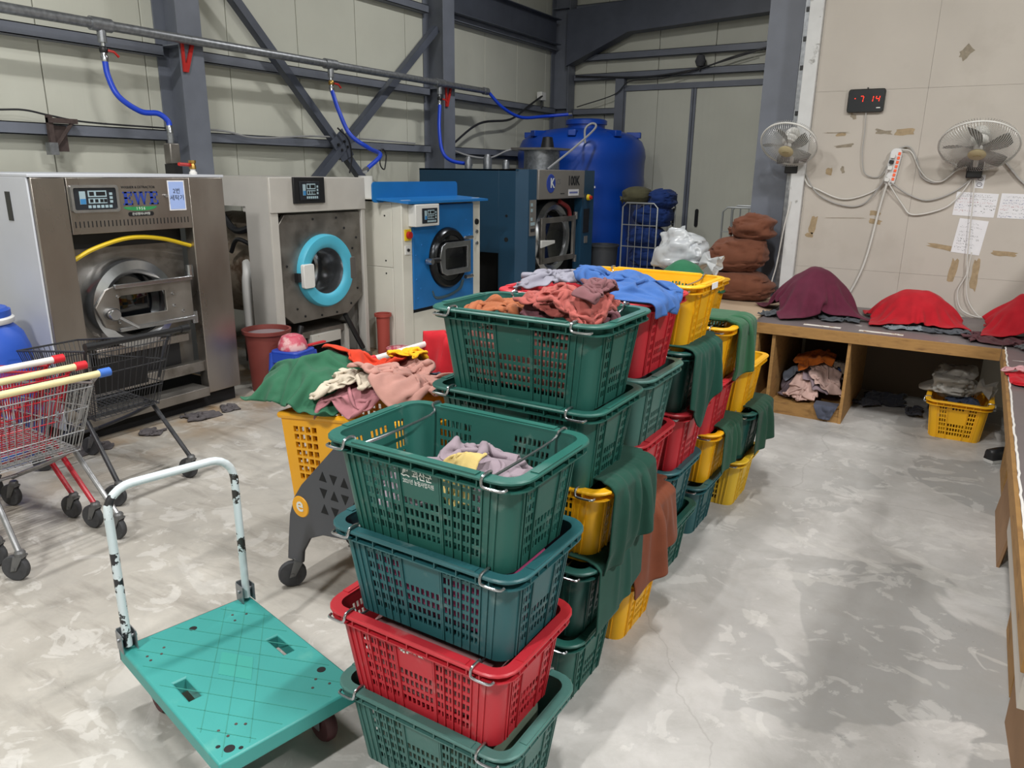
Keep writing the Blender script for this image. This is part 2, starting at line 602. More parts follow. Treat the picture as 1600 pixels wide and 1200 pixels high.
for xx in (xm - 0.025, xm + 0.025):
    MB().box((xx - 0.02, YB - 0.085, 0.02), (xx + 0.02, YB - 0.005, DOOR_Z - 0.005)).build('stile', M_STEEL, dr)
MB().box((DOOR_X0, YB - 0.08, 0), (DOOR_X0 + 0.025, YB - 0.005, DOOR_Z)).build('stile', M_STEEL, dr)
for xx in (xm - 0.2, xm + 0.21):
    MB().prism(rrect(0.06, 0.3, 0.029, 5, xx, 1.12), YB - 0.09, YB - 0.068, 'y').build('handle', M_BLACK, dr)
# eave beams meeting at the corner column
eb = thing('eave_beam', 'dark steel roof beams meeting at the far corner column', 'beam', (XW, YB, 4.0))
b = MB()
b.box((0.02, -3.55, 0.0), (0.24, -0.35, 0.012))
b.box((0.02, -3.55, 0.4), (0.24, -0.35, 0.412))
b.box((0.12, -3.55, 0.0), (0.135, -0.35, 0.4))
b.build('wall_beam', M_STEEL_D, eb)
b = MB()
b.prism([(0.35, -0.35), (1.5, 0.12), (8.0, 0.42), (8.0, 0.9), (0.35, 0.55)], -0.36, -0.10, 'y')
b.build('haunched_rafter', M_STEEL_D, eb)

# ------------------------------------------------------------------ timber partition on the right
M_BOARD = mat('grey_board', '#bbb4ab', 0.75, 0.0, var=0.05, vscale=2.0, bump=0.05, bscale=40, col2='#aca49a', patch=(1.4, 0.55, 0.8))
M_TIMBER_W = mat('white_painted_timber', '#cfd0d0', 0.6, var=0.06, vscale=8, col2='#9b9a97', patch=(9, 0.64, 0.7))
PX0 = -1.38
wp = structure(MB().box((PX0, YP + 0.02, 0), (6, YP + 0.10, 6.0)).build('wall_partition', M_BOARD))
for (xa, xb) in ((PX0, -0.52), (-0.52, 0.70), (0.70, 1.92), (1.92, 3.14)):
    for (za, zb) in ((0.0, 1.05), (1.05, 2.535), (2.535, 4.3), (4.3, 6.0)):
        MB().box((xa + 0.0007, YP, za + 0.0007), (xb - 0.0007, YP + 0.02, zb - 0.0007)).build('panel', M_BOARD, wp)
tr = structure(MB().box((PX0 - 0.115, YP - 0.05, 0.72), (PX0 - 0.002, YP + 0.10, 6.0)).build('trim_1', M_TIMBER_W, bevel=0.004))
for z in (2.3, 2.31, 3.0):
    pass
b = MB()
b.box((PX0 - 0.16, YP + 0.0, 0), (PX0 - 0.118, YP + 0.05, 6.0))
structure(b.build('trim_2', M_GALV))
for z in (2.35, 2.72, 2.95, 3.18):
    MB().box((PX0 - 0.15, YP - 0.012, z), (PX0 - 0.118, YP + 0.0, z + 0.035)).build('clip', M_BLACK, tr)
t = thing('steel_column', 'grey steel column beside the left edge of the timber partition', 'steel column', (PX0 - 0.36, YP + 0.42, 0), 0, 'painted steel columns along the walls')
MB().box((-0.15, -0.2, 0), (0.15, -0.186, 6)).build('front_flange', M_STEEL, t)
MB().box((-0.15, 0.186, 0), (0.15, 0.2, 6)).build('rear_flange', M_STEEL, t)
MB().box((-0.006, -0.186, 0), (0.006, 0.186, 6)).build('web', M_STEEL, t)
# torn parcel-tape residue and scuffs on the partition
M_TAPE = mat('parcel_tape_residue', '#a08c6e', 0.7, var=0.2, vscale=30)
M_SCUFF = mat('torn_board_paper', '#8d8373', 0.85, var=0.2, vscale=30)
def scrap(cx, cz, w_, h_, m, ang=0.0, seed=0, rag=0.25):
    rr = random.Random(seed)
    n = 14
    pts = []
    for i in range(n):
        a = 2 * PI * i / n
        s_ = max(abs(math.cos(a)), abs(math.sin(a)))
        k_ = 1 - rag * rr.random()
        px_, pz_ = math.cos(a) / s_ * w_ / 2 * k_, math.sin(a) / s_ * h_ / 2 * k_
        pts.append((cx + px_ * math.cos(ang) - pz_ * math.sin(ang), cz + px_ * math.sin(ang) + pz_ * math.cos(ang)))
    MB().prism(pts, YP - 0.0012, YP, 'y').build('tape_scrap', m, wp)
for a in ((-1.16, 2.20, 0.26, 0.012, M_SCUFF, 0), (-1.13, 2.185, 0.10, 0.03, M_TAPE, 0.05), (-1.10, 2.09, 0.2, 0.035, M_SCUFF, 0.1),
          (-0.80, 2.20, 0.16, 0.045, M_SCUFF, -0.15), (-0.64, 2.20, 0.17, 0.06, M_TAPE, 0.12), (-1.05, 2.33, 0.08, 0.05, M_SCUFF, -0.4),
          (-1.04, 2.43, 0.09, 0.05, M_SCUFF, 0.0), (-0.30, 2.78, 0.12, 0.10, M_SCUFF, 0.6), (-0.78, 1.54, 0.1, 0.045, M_TAPE, 0.0),
          (-0.77, 1.47, 0.12, 0.045, M_TAPE, -0.1), (-1.00, 1.49, 0.40, 0.008, M_SCUFF, 0.03), (-1.27, 1.42, 0.07, 0.17, M_TAPE, -0.1),
          (-1.29, 1.33, 0.08, 0.05, M_TAPE, 0.0), (-0.19, 1.28, 0.36, 0.05, M_TAPE, -0.14), (0.20, 1.26, 0.2, 0.045, M_TAPE, 0.0),
          (-0.13, 1.10, 0.07, 0.22, M_TAPE, -0.1), (0.03, 1.08, 0.06, 0.30, M_TAPE, 0.0), (-1.19, 1.88, 0.06, 0.07, M_TAPE, 0.0),
          (-1.08, 1.89, 0.04, 0.08, M_SCUFF, 0.2), (-0.62, 2.07, 0.03, 0.03, M_SCUFF, 0.0)):
    scrap(*a, seed=int(a[0] * 100) + int(a[1] * 777), rag=0.3 if a[4] is M_TAPE else 0.55)

# unseen slab added overhead to block light; shades the right of the aisle
t = thing('shade_blocker', 'unseen flat galvanised slab added overhead to shade the right of the aisle', 'light blocker', (0.0, 0.0, 3.05))
MB().box((1.60, -3.0, 0.0), (3.0, 5.45, 0.015)).build('blocker_bottom', M_GALV, t)
for xx in (1.60, 2.985):
    MB().box((xx, -3.0, 0.015), (xx + 0.015, 5.45, 0.09)).build('blocker_side', M_GALV, t)
for yy in (-2.5, 0.0, 2.6, 5.2):
    for xx in (1.61, 2.99):
        MB().cyl((xx, yy, 0.08), (xx, yy, 2.95), 0.006, 6).build('blocker_rod', M_STEEL, t)
# ------------------------------------------------------------------ cloth: small position-based solver on a grid
def vnoise(n, m, cells, rs):
    """smooth random field n x m"""
    g = rs.standard_normal((cells + 3, cells + 3))
    ys = np.linspace(0, cells, n)
    xs = np.linspace(0, cells, m)
    yi = ys.astype(int)
    xi = xs.astype(int)
    fy = ys - yi
    fx = xs - xi
    fy = (fy * fy * (3 - 2 * fy))[:, None]
    fx = (fx * fx * (3 - 2 * fx))[None, :]
    a = g[yi][:, xi]
    b = g[yi][:, xi + 1]
    c = g[yi + 1][:, xi]
    d = g[yi + 1][:, xi + 1]
    return (a * (1 - fx) + b * fx) * (1 - fy) + (c * (1 - fx) + d * fx) * fy

def _con(A, B, rest, k, wa, wb):
    d = B - A
    L = np.sqrt((d * d).sum(-1, keepdims=True)) + 1e-9
    c = d * (k * (L - rest) / L / (wa + wb + 1e-6))
    A += c * wa
    B -= c * wb

def cloth_sim(P, du, dv, collide, steps=60, iters=4, pin=None, bend=0.25, damp=0.97, dt=1 / 50.0, g=5.0, stick=0.35, settle=6, uv=None):
    """stick: how firmly a point that touches something stays where it first touched"""
    P = P.copy()
    n, m, _ = P.shape
    W = np.ones((n, m, 1))
    if pin is not None:
        W[pin] = 0.0
    Q = P.copy()
    ds = math.hypot(du, dv)
    # constraint list: (slice a, slice b, rest length, stiffness); uv = flat pattern of the cloth if it is not a plain rectangle
    S = slice
    cons, bends = [], []
    def pair(lst, a, c, rest, k):
        if uv is not None:
            d = uv[a] - uv[c]
            rest = np.sqrt((d * d).sum(-1, keepdims=True))
        lst.append((a, c, rest, k, W[a], W[c]))
    for o in (0, 1):
        e = n - o - (n - o) % 2
        e2 = m - o - (m - o) % 2
        pair(cons, (S(o, o + e, 2), S(None)), (S(o + 1, o + e, 2), S(None)), du, 1.0)
        pair(cons, (S(None), S(o, o + e2, 2)), (S(None), S(o + 1, o + e2, 2)), dv, 1.0)
        pair(cons, (S(o, o + e, 2), S(0, m - 1)), (S(o + 1, o + e, 2), S(1, m)), ds, 0.5)
        pair(cons, (S(o, o + e, 2), S(1, m)), (S(o + 1, o + e, 2), S(0, m - 1)), ds, 0.5)
    for o in range(4):
        k = len(range(o, n - 2, 4))
        pair(bends, (S(o, n - 2, 4), S(None)), (S(o + 2, o + 2 + 4 * k - 3, 4), S(None)), 2 * du, bend)
        k = len(range(o, m - 2, 4))
        pair(bends, (S(None), S(o, m - 2, 4)), (S(None), S(o + 2, o + 2 + 4 * k - 3, 4)), 2 * dv, bend)
    def solve(P, its):
        for it in range(its):
            for a, c, rest, k, wa, wb in cons:
                _con(P[a], P[c], rest, k, wa, wb)
        if bend:
            for a, c, rest, k, wa, wb in bends:
                _con(P[a], P[c], rest, k, wa, wb)
    for st in range(steps + settle):
        fin = st >= steps
        V = (P - Q) * (0.3 if fin else damp)
        if not fin:
            V[..., 2] -= g * dt * dt
        sp = np.sqrt((V * V).sum(-1, keepdims=True))
        V *= np.minimum(1.0, 0.025 / (sp + 1e-9))
        Q = P.copy()
        P = P + V * W
        solve(P, iters * (2 if fin else 1))
        R = P.reshape(-1, 3)
        hit = collide(R)
        P = R.reshape(n, m, 3)
        h = hit.reshape(n, m)
        if stick:
            d = (P[h] - Q[h])
            d[:, :2] *= (1 - stick)
            P[h] = Q[h] + d
            R = P.reshape(-1, 3)
            collide(R)
            P = R.reshape(n, m, 3)
        if pin is not None:
            P[pin] = Q[pin]
        Q[h] = P[h]
    return P

class HF:
    """height field that cloths rest on and that grows with every cloth laid down"""
    def __init__(s, x0, x1, y0, y1, z0, res=0.02):
        s.x0, s.y0, s.res = x0, y0, res
        s.nx = int((x1 - x0) / res) + 2
        s.ny = int((y1 - y0) / res) + 2
        s.h = np.full((s.nx, s.ny), float(z0))
        s.X, s.Y = np.meshgrid(x0 + np.arange(s.nx) * res, y0 + np.arange(s.ny) * res, indexing='ij')
    def at(s, x, y):
        u = np.clip((x - s.x0) / s.res, 0, s.nx - 1.001)
        v = np.clip((y - s.y0) / s.res, 0, s.ny - 1.001)
        i = u.astype(int)
        j = v.astype(int)
        fu = u - i
        fv = v - j
        h = s.h
        return h[i, j] * (1 - fu) * (1 - fv) + h[i + 1, j] * fu * (1 - fv) + h[i, j + 1] * (1 - fu) * fv + h[i + 1, j + 1] * fu * fv
    def bump(s, cx, cy, rx, ry, hgt, p=2.0):
        d = np.clip(1 - (np.abs((s.X - cx) / rx) ** p + np.abs((s.Y - cy) / ry) ** p), 0, None)
        s.h = np.maximum(s.h, s.h.min() + hgt * np.sqrt(d))
    def ruffle(s, seed, amp=0.03, cell=0.09, mask=None):
        """folded lumps that lift the next cloth"""
        rs = np.random.RandomState(seed)
        c_ = max(3, int(max(s.nx, s.ny) * s.res / cell))
        a = 1 - np.abs(vnoise(s.nx, s.ny, c_, rs)) * 1.6
        b = 1 - np.abs(vnoise(s.nx, s.ny, c_ * 2, rs)) * 1.6
        r = np.clip(a, 0, 1) ** 1.5 * amp + np.clip(b, 0, 1) ** 2 * amp * 0.5
        s.h = s.h + (r if mask is None else r * mask)
    def lay(s, P, th=0.008):
        R = P.reshape(-1, 3)
        i = np.clip(((R[:, 0] - s.x0) / s.res + 0.5).astype(int), 0, s.nx - 1)
        j = np.clip(((R[:, 1] - s.y0) / s.res + 0.5).astype(int), 0, s.ny - 1)
        np.maximum.at(s.h, (i, j), R[:, 2] + th)
        h = s.h
        for _ in range(2):
            q = np.pad(h, 1, mode='edge')
            av = (q[:-2, 1:-1] + q[2:, 1:-1] + q[1:-1, :-2] + q[1:-1, 2:]) / 4
            h = np.maximum(h, av * 0.5 + h * 0.5)
        s.h = h

def col_boxes(boxes, floor=0.004, hf=None, hfin=None, r=0.006):
    """collider made of solid boxes (x0,x1,y0,y1,z0,z1), a height field and the floor"""
    B = [(np.array([(b[0] + b[1]) / 2, (b[2] + b[3]) / 2, (b[4] + b[5]) / 2]), np.array([(b[1] - b[0]) / 2, (b[3] - b[2]) / 2, (b[5] - b[4]) / 2])) for b in boxes]
    def f(R):
        hit = np.zeros(len(R), bool)
        for c, h in B:
            q = R - c
            pen = (h + r) - np.abs(q)
            ins = (pen > 0).all(1)
            if ins.any():
                ax = pen[ins].argmin(1)
                idx = np.where(ins)[0]
                sg = np.sign(q[idx, ax])
                sg[sg == 0] = 1
                R[idx, ax] = c[ax] + sg * (h[ax] + r)
                hit |= ins
        if hf is not None:
            z = hf.at(R[:, 0], R[:, 1]) + 0.004
            if hfin is not None:
                ok = (R[:, 0] > hfin[0]) & (R[:, 0] < hfin[1]) & (R[:, 1] > hfin[2]) & (R[:, 1] < hfin[3])
                z = np.where(ok, z, -9)
            lo = R[:, 2] < z
            R[lo, 2] = z[lo]
            hit |= lo
        lo = R[:, 2] < floor
        R[lo, 2] = floor
        hit |= lo
        return hit
    return f
def col_bin(hf, inn, rim, over=False):
    """inside of an open crate: height field below, walls around up to the rim"""
    def f(R):
        z = hf.at(R[:, 0], R[:, 1]) + 0.004
        lo = R[:, 2] < z
        R[lo, 2] = z[lo]
        w_ = R[:, 2] < rim
        if not over:
            w_[:] = True
        for a, lo_, hi_ in ((0, inn[0], inn[1]), (1, inn[2], inn[3])):
            R[w_, a] = np.clip(R[w_, a], lo_, hi_)
        return lo
    return f

CLOTHS = {}
def cloth_mat(col, sheen=0.3, rough=0.9):
    sheen *= 0.25
    k = col + str(sheen)
    if k not in CLOTHS:
        CLOTHS[k] = mat('fabric_' + col.strip('#'), col, rough, var=0.10, vscale=14, bump=0.10, bscale=260, sheen=sheen, spec=0.2)
    return CLOTHS[k]
def cloth_obj(name, P, m, label, cat='cloth', group=None, th=0.004, sub=1, origin=None):
    n, k, _ = P.shape
    o_ = P.reshape(-1, 3).mean(0) if origin is None else np.array(origin, float)
    o_ = o_.copy()
    if origin is None:
        o_[2] = P[..., 2].min()
    V = (P.reshape(-1, 3) - o_).tolist()
    F_ = [(i * k + j, i * k + j + 1, (i + 1) * k + j + 1, (i + 1) * k + j) for i in range(n - 1) for j in range(k - 1)]
    me = bpy.data.meshes.new(name)
    me.from_pydata(V, [], F_)
    me.polygons.foreach_set('use_smooth', [True] * len(F_))
    me.materials.append(m)
    o = bpy.data.objects.new(name, me)
    COL.objects.link(o)
    o.location = o_.tolist()
    if sub:
        s_ = o.modifiers.new('smooth', 'SUBSURF')
        s_.levels = sub
        s_.render_levels = sub
    so = o.modifiers.new('thickness', 'SOLIDIFY')
    so.thickness = th
    so.offset = 0.0
    return tag(o, label, cat, group)

def crumple(center, size, comp, seed, n=30, m=30, rot=0.0, amp=0.05, z=0.1, cells=5):
    """a garment dropped in a heap: grid squeezed together with random buckles"""
    rs = np.random.RandomState(seed)
    u = np.linspace(-0.5, 0.5, n)[:, None] * np.ones((1, m))
    v = np.linspace(-0.5, 0.5, m)[None, :] * np.ones((n, 1))
    x = u * size[0] * comp + vnoise(n, m, cells, rs) * 0.03
    y = v * size[1] * comp + vnoise(n, m, cells, rs) * 0.03
    zz = z + amp * vnoise(n, m, cells, rs) + amp * 0.5 * vnoise(n, m, cells * 2, rs)
    c, s_ = math.cos(rot), math.sin(rot)
    P = np.stack([center[0] + c * x - s_ * y, center[1] + s_ * x + c * y, center[2] + zz], -1)
    return P, size[0] / (n - 1), size[1] / (m - 1)

# ------------------------------------------------------------------ plastic crate
CL, CW, CH, PITCH = 0.67, 0.435, 0.289, 0.278
def build_crate_mesh():
    R0 = 0.045
    HX1, HY1, HX0, HY0 = 0.303, 0.186, 0.268, 0.158
    # columns round the outline: (side, pos) straight or ('c', corner, angle)
    fs = []
    def sec(a, b_, nh, fill=0.64):
        pitch_ = (b_ - a) / nh
        for i in range(nh):
            c_ = a + pitch_ * (i + 0.5)
            fs.append((c_ - pitch_ * fill / 2, c_ + pitch_ * fill / 2))
    sec(-0.80, -0.30, 8)
    sec(-0.26, 0.26, 7)
    sec(0.30, 0.80, 8)
    long_h = fs
    fs = []
    sec(-0.86, -0.50, 3)
    sec(-0.44, 0.44, 6)
    sec(0.50, 0.86, 3)
    short_h = fs
    cols = []          # (kind, pos/angle, corner)
    hole = []          # for the interval that STARTS at this column: None or hole class
    def side(k, holes, cls):
        edges = [(-1.0, None)]
        for i, (a, b_) in enumerate(holes):
            edges += [(a, cls(i)), (b_, None)]
        for e, h in edges:
            cols.append((k, e))
            hole.append(h)
    NC = 5
    def corner(k):
        for i in range(NC):
            cols.append(('c' + k, i / NC))
            hole.append(None)
    side('f', long_h, lambda i: 'all' if i < 8 or i >= 15 else 'low4')
    corner('0')
    side('r', short_h, lambda i: 'all' if i < 3 or i >= 9 else ('low3h' if 4 <= i <= 7 else 'low3'))
    corner('1')
    side('b', long_h, lambda i: 'all' if i < 8 or i >= 15 else 'low4')
    corner('2')
    side('l', short_h, lambda i: 'all' if i < 3 or i >= 9 else ('low3h' if 4 <= i <= 7 else 'low3'))
    corner('3')
    NCOL = len(cols)
    rows = [0.0, 0.045]
    rcls = [None, None]
    for i in range(7):
        c_ = 0.10 + 0.117 * (i + 0.5)
        rows[-1:] = rows[-1:]
        rows += [c_ - 0.039, c_ + 0.039]
        rcls += [i, None]
    rows += [0.955, 1.0]
    rcls += [None, None]
    def is_hole(c, r):
        h = hole[c]
        k = rcls[r]
        if h is None or k is None:
            return False
        if h == 'all':
            return True
        if h == 'low4':
            return k <= 3
        if h == 'low3':
            return k <= 2
        if h == 'low3h':
            return k <= 2 or k == 6
        return False
    def pos(c, v, off):
        hx = HX0 + (HX1 - HX0) * v + off
        hy = HY0 + (HY1 - HY0) * v + off
        r = R0 + off
        k, t = cols[c]
        sx_, sy_ = hx - r, hy - r
        if k == 'f':
            return (t * sx_, -hy)
        if k == 'r':
            return (hx, t * sy_)
        if k == 'b':
            return (-t * sx_, hy)
        if k == 'l':
            return (-hx, -t * sy_)
        q = int(k[1])
        cx_, cy_, a0 = ((sx_, -sy_, -PI / 2), (sx_, sy_, 0), (-sx_, sy_, PI / 2), (-sx_, -sy_, PI))[q]
        a = a0 + t * PI / 2
        return (cx_ + r * math.cos(a), cy_ + r * math.sin(a))
    TH = 0.0035
    ZW = 0.280
    b = MB()
    NR = len(rows)
    V = []
    for off in (0.0, -TH):
        for r in range(NR):
            for c in range(NCOL):
                p = pos(c, rows[r], off)
                V.append((p[0], p[1], rows[r] * ZW))
    idx = lambda l, r, c: l * NR * NCOL + r * NCOL + c % NCOL
    F_ = []
    for r in range(NR - 1):
        for c in range(NCOL):
            if not is_hole(c, r):
                F_.append((idx(0, r, c), idx(0, r, c + 1), idx(0, r + 1, c + 1), idx(0, r + 1, c)))
                F_.append((idx(1, r, c), idx(1, r + 1, c), idx(1, r + 1, c + 1), idx(1, r, c + 1)))
            else:
                q = [(r, c), (r, c + 1), (r + 1, c + 1), (r + 1, c)]
                for i in range(4):
                    a, d = q[i], q[(i + 1) % 4]
                    F_.append((idx(0, *a), idx(1, *a), idx(1, *d), idx(0, *d)))
    b.add(V, F_)
    # bottom
    bt = [pos(c, 0.0, -0.002) for c in range(NCOL)]
    b.prism(bt, 0.0, 0.008)
    # upright ribs on the outside
    def rib(sd, t, wd=0.0025, ht=0.0045, v0=0.02, v1=0.97):
        vs = []
        for v in (v0, v1):
            for o_ in (-0.0005, ht):
                for s_ in (-wd, wd):
                    hx = HX0 + (HX1 - HX0) * v
                    hy = HY0 + (HY1 - HY0) * v
                    if sd in 'fb':
                        p = (t * (hx - R0) + s_, -(hy + o_))
                        if sd == 'b':
                            p = (-p[0], -p[1])
                    else:
                        p = (hx + o_, t * (hy - R0) + s_)
                        if sd == 'l':
                            p = (-p[0], -p[1])
                    vs.append((p[0], p[1], v * ZW))
        b.add(vs, [(0, 1, 3, 2), (4, 6, 7, 5), (0, 4, 5, 1), (2, 3, 7, 6), (0, 2, 6, 4), (1, 5, 7, 3)])
    for sd in 'fb':
        for t in (-0.99, -0.90, -0.81, -0.675, -0.55, -0.425, -0.29, -0.265, 0.265, 0.29, 0.425, 0.55, 0.675, 0.81, 0.90, 0.99):
            rib(sd, t)
    for sd in 'rl':
        for t in (-0.98, -0.88, -0.47, -0.45, 0.45, 0.47, 0.88, 0.98):
            rib(sd, t)
    # rim: two flanges joined by small webs; the upper one is notched where the wire handles cross it
    RO = 0.0315
    def loop(off, z):
        return [pos(c, 1.0, off) + (z,) for c in range(NCOL)]
    prof = [(-TH, 0.278), (-TH, CH), (RO - 0.004, CH), (RO, CH - 0.004), (RO, CH - 0.009), (0.0, CH - 0.009)]
    L = [loop(o_, z) for o_, z in prof]
    def notched(c):
        k, t = cols[c]
        t2 = cols[(c + 1) % NCOL][1] if cols[(c + 1) % NCOL][0] == k else 1.0
        return False
    V = [p for l in L for p in l]
    F_ = []
    for i in range(len(prof) - 1):
        for c in range(NCOL):
            d = (c + 1) % NCOL
            F_.append((i * NCOL + c, i * NCOL + d, (i + 1) * NCOL + d, (i + 1) * NCOL + c))
    b.add(V, F_)
    prof = [(0.0, CH - 0.030), (RO - 0.006, CH - 0.030), (RO - 0.006, CH - 0.0345), (0.0, CH - 0.0345)]
    L = [loop(o_, z) for o_, z in prof]
    V = [p for l in L for p in l]
    F_ = []
    for i in range(len(prof) - 1):
        for c in range(NCOL):
            d = (c + 1) % NCOL
            F_.append((i * NCOL + c, i * NCOL + d, (i + 1) * NCOL + d, (i + 1) * NCOL + c))
    b.add(V, F_)
    hx, hy = HX1, HY1
    for t in (-0.96, -0.8, -0.56, -0.28, 0.0, 0.28, 0.56, 0.8, 0.96):
        for s_ in (-1, 1):
            b.box((t * (hx - R0) - 0.0018, s_ * (hy - 0.001), CH - 0.031), (t * (hx - R0) + 0.0018, s_ * (hy + RO - 0.006), CH - 0.006))
    for t in (-0.95, -0.66, -0.33, 0.33, 0.66, 0.95):
        for s_ in (-1, 1):
            b.box((s_ * (hx - 0.001), t * (hy - R0) - 0.0018, CH - 0.031), (s_ * (hx + RO - 0.006), t * (hy - R0) + 0.0018, CH - 0.006))
    # raised kerbs on the rim between the handle notches
    for s_ in (-1, 1):
        b.box((-0.205, s_ * (hy + 0.004), CH - 0.001), (0.205, s_ * (hy + RO - 0.004), CH + 0.004))
        b.box((s_ * (hx + 0.004), -0.12, CH - 0.001), (s_ * (hx + RO - 0.004), 0.12, CH + 0.003))
    return b.mesh('crate_body', M_WHITE, 30)
CRATE_ME = build_crate_mesh()
def build_bar_mesh(sgn):
    yo = CW / 2 + 0.003
    x0 = sgn * 0.228
    pts = [(x0 + sgn * 0.065, -yo + 0.012, CH - 0.020), (x0 + sgn * 0.058, -yo - 0.003, CH - 0.021), (x0 + sgn * 0.01, -yo - 0.004, CH - 0.021), (x0, -yo - 0.002, CH - 0.012),
           (x0, -yo + 0.006, CH + 0.004), (x0, -0.178, CH + 0.004), (x0 - sgn * 0.012, -0.150, CH - 0.022)]
    pts = pts + [(p[0], -p[1], p[2]) for p in pts[::-1]]
    return MB().tube(smoothpath(pts, 4), 0.0042, 7).mesh('wire_handle', M_CHROME)
BAR_ME = [build_bar_mesh(-1), build_bar_mesh(1)]
def plastic(name, col, dust='#9aa39c', lo=0.62):
    return mat('crate_plastic_' + name, col, 0.42, var=0.07, vscale=5, col2=dust, patch=(7, lo, 0.95), bump=0.03, bscale=90, roughvar=0.08)
CRATE_COL = {'green': plastic('green', '#235a51'), 'teal': plastic('teal', '#285b60'), 'greygreen': plastic('greygreen', '#456f69'),
             'deep': plastic('deep', '#1b4d47'), 'red': plastic('red', '#b92a35'), 'yellow': plastic('yellow', '#e9ae14'), 'pale': plastic('pale', '#dcb52e')}
def crate(x, y, z, col, label, group='stacked plastic laundry crates', rz=0.0):
    """x, y: right front corner of the rim, as seen from the aisle"""
    cx_, cy_ = x - CL / 2, y + CW / 2
    t = thing('laundry_crate', label, 'crate', (cx_, cy_, z), rz, group)
    o = bpy.data.objects.new('crate_body', CRATE_ME)
    COL.objects.link(o)
    o.parent = t
    o.material_slots[0].link = 'OBJECT'
    o.material_slots[0].material = CRATE_COL[col]
    for me in BAR_ME:
        h = bpy.data.objects.new('wire_handle', me)
        COL.objects.link(h)
        h.parent = t
    return t
# stacks: (colour, x, y) from the floor up
STK = {
    1: [('greygreen', -0.853, 1.408, 'grey-green'), ('red', -0.860, 1.393, 'red'), ('teal', -0.840, 1.407, 'blue-green'), ('green', -0.827, 1.393, 'green')],
    2: [('green', -0.931, 1.961, 'green'), ('deep', -0.903, 1.977, 'dark green'), ('yellow', -0.880, 2.02, 'yellow'), ('green', -0.900, 1.971, 'green'), ('green', -0.890, 1.967, 'green')],
    3: [('yellow', -0.920, 2.42, 'yellow'), ('deep', -0.930, 2.435, 'dark green'), ('red', -0.945, 2.475, 'red'), ('greygreen', -0.912, 2.42, 'grey-green'), ('red', -0.915, 2.425, 'red')],
    4: [('green', -0.965, 2.95, 'green'), ('teal', -0.962, 2.945, 'blue-green'), ('red', -0.930, 2.95, 'red'), ('deep', -0.925, 2.92, 'dark green'), ('yellow', -0.920, 2.935, 'yellow')],
    5: [('teal', -0.985, 3.485, 'blue-green'), ('yellow', -0.952, 3.55, 'yellow'), ('red', -0.950, 3.49, 'red'), ('yellow', -0.930, 3.53, 'yellow')],
    6: [('pale', -0.905, 3.96, 'pale yellow'), ('deep', -0.890, 4.0, 'dark green'), ('yellow', -0.915, 3.96, 'yellow')],
}
ORD = ['', 'nearest', 'second', 'third', 'fourth', 'fifth', 'farthest']
LEV = ['bottom', 'second from bottom', 'middle', 'second from top', 'top']
for s_, lst in STK.items():
    for k, (c_, x, y, cn) in enumerate(lst):
        n = len(lst)
        lv = 'bottom' if k == 0 else 'top' if k == n - 1 else {1: 'second from the floor', 2: 'third from the floor', 3: 'fourth from the floor'}[k]
        if s_ == 1 and k == 3:
            lab = 'green crate with white Korean print, top of the nearest stack'
        else:
            lab = '%s plastic crate, %s, in the %s crate stack from the camera' % (cn, lv, ORD[s_])
        t = crate(x, y, k * PITCH, c_, lab)
        if s_ == 1 and k == 3:
            TOPCRATE = t
        if s_ == 1 and k == 1:
            REDCRATE = t
# print on the crates
M_PRINT = mat('white_print', '#dfe3df', 0.6)
tilt = math.atan2(0.186 - 0.158, 0.28)
ry = (PI / 2 + tilt, 0, 0)
def on_front(px_, z_):
    return (px_, -(0.158 + (0.186 - 0.158) * z_ / 0.28) - 0.0012, z_)
text_mesh('printed_lettering', '괴산군', 0.029, M_PRINT, TOPCRATE, on_front(0.012, 0.228), ry, 'CENTER', 0.0003, 0.85, 0.0006)
text_mesh('printed_lettering', '2021년 농림사업지원', 0.0165, M_PRINT, TOPCRATE, on_front(-0.002, 0.204), ry, 'CENTER', 0.0003, 0.74)
b = MB()
for (a, c) in (((-0.052, 0.226), (-0.047, 0.243)), ((-0.045, 0.231), (-0.041, 0.249)), ((-0.037, 0.235), (-0.034, 0.243))):
    b.cyl(on_front(*a), on_front(*c), 0.0022, 6)
b.tube([on_front(-0.058, 0.223), on_front(-0.050, 0.219), on_front(-0.040, 0.223), on_front(-0.030, 0.219)], 0.0018, 6)
b.build('printed_emblem', M_PRINT, TOPCRATE)
def crate_print(parent, x0, z, ln, h, seed):
    """small worn print that cannot be read any more: short white strokes"""
    rr = random.Random(seed)
    b = MB()
    x = x0
    while x < x0 + ln:
        for k in range(rr.randint(2, 4)):
            ax, az = x + rr.random() * h * 0.5, z + (rr.random() - 0.5) * h * 0.8
            p = on_front(ax, az)
            q = on_front(ax + (h * 0.4 if rr.random() < 0.5 else 0.0015), az - (h * 0.4 if rr.random() < 0.5 else 0.0015))
            b.box((p[0], p[1] - 0.0004, q[2]), (q[0], p[1] + 0.0015, p[2]))
        x += h * 0.8
    return b.build('printed_lettering', M_PRINT, parent, smooth=0)
crate_print(REDCRATE, -0.055, 0.248, 0.09, 0.012, 1)
crate_print(REDCRATE, -0.055, 0.228, 0.095, 0.017, 2)
for t_ in list(COL.objects):
    if t_.get('label', '').startswith('yellow plastic crate, top, in the fourth'):
        MB().box((0.3365, -0.05, 0.262), (0.338, 0.03, 0.288)).build('label_sticker', M_PAPER, t_)
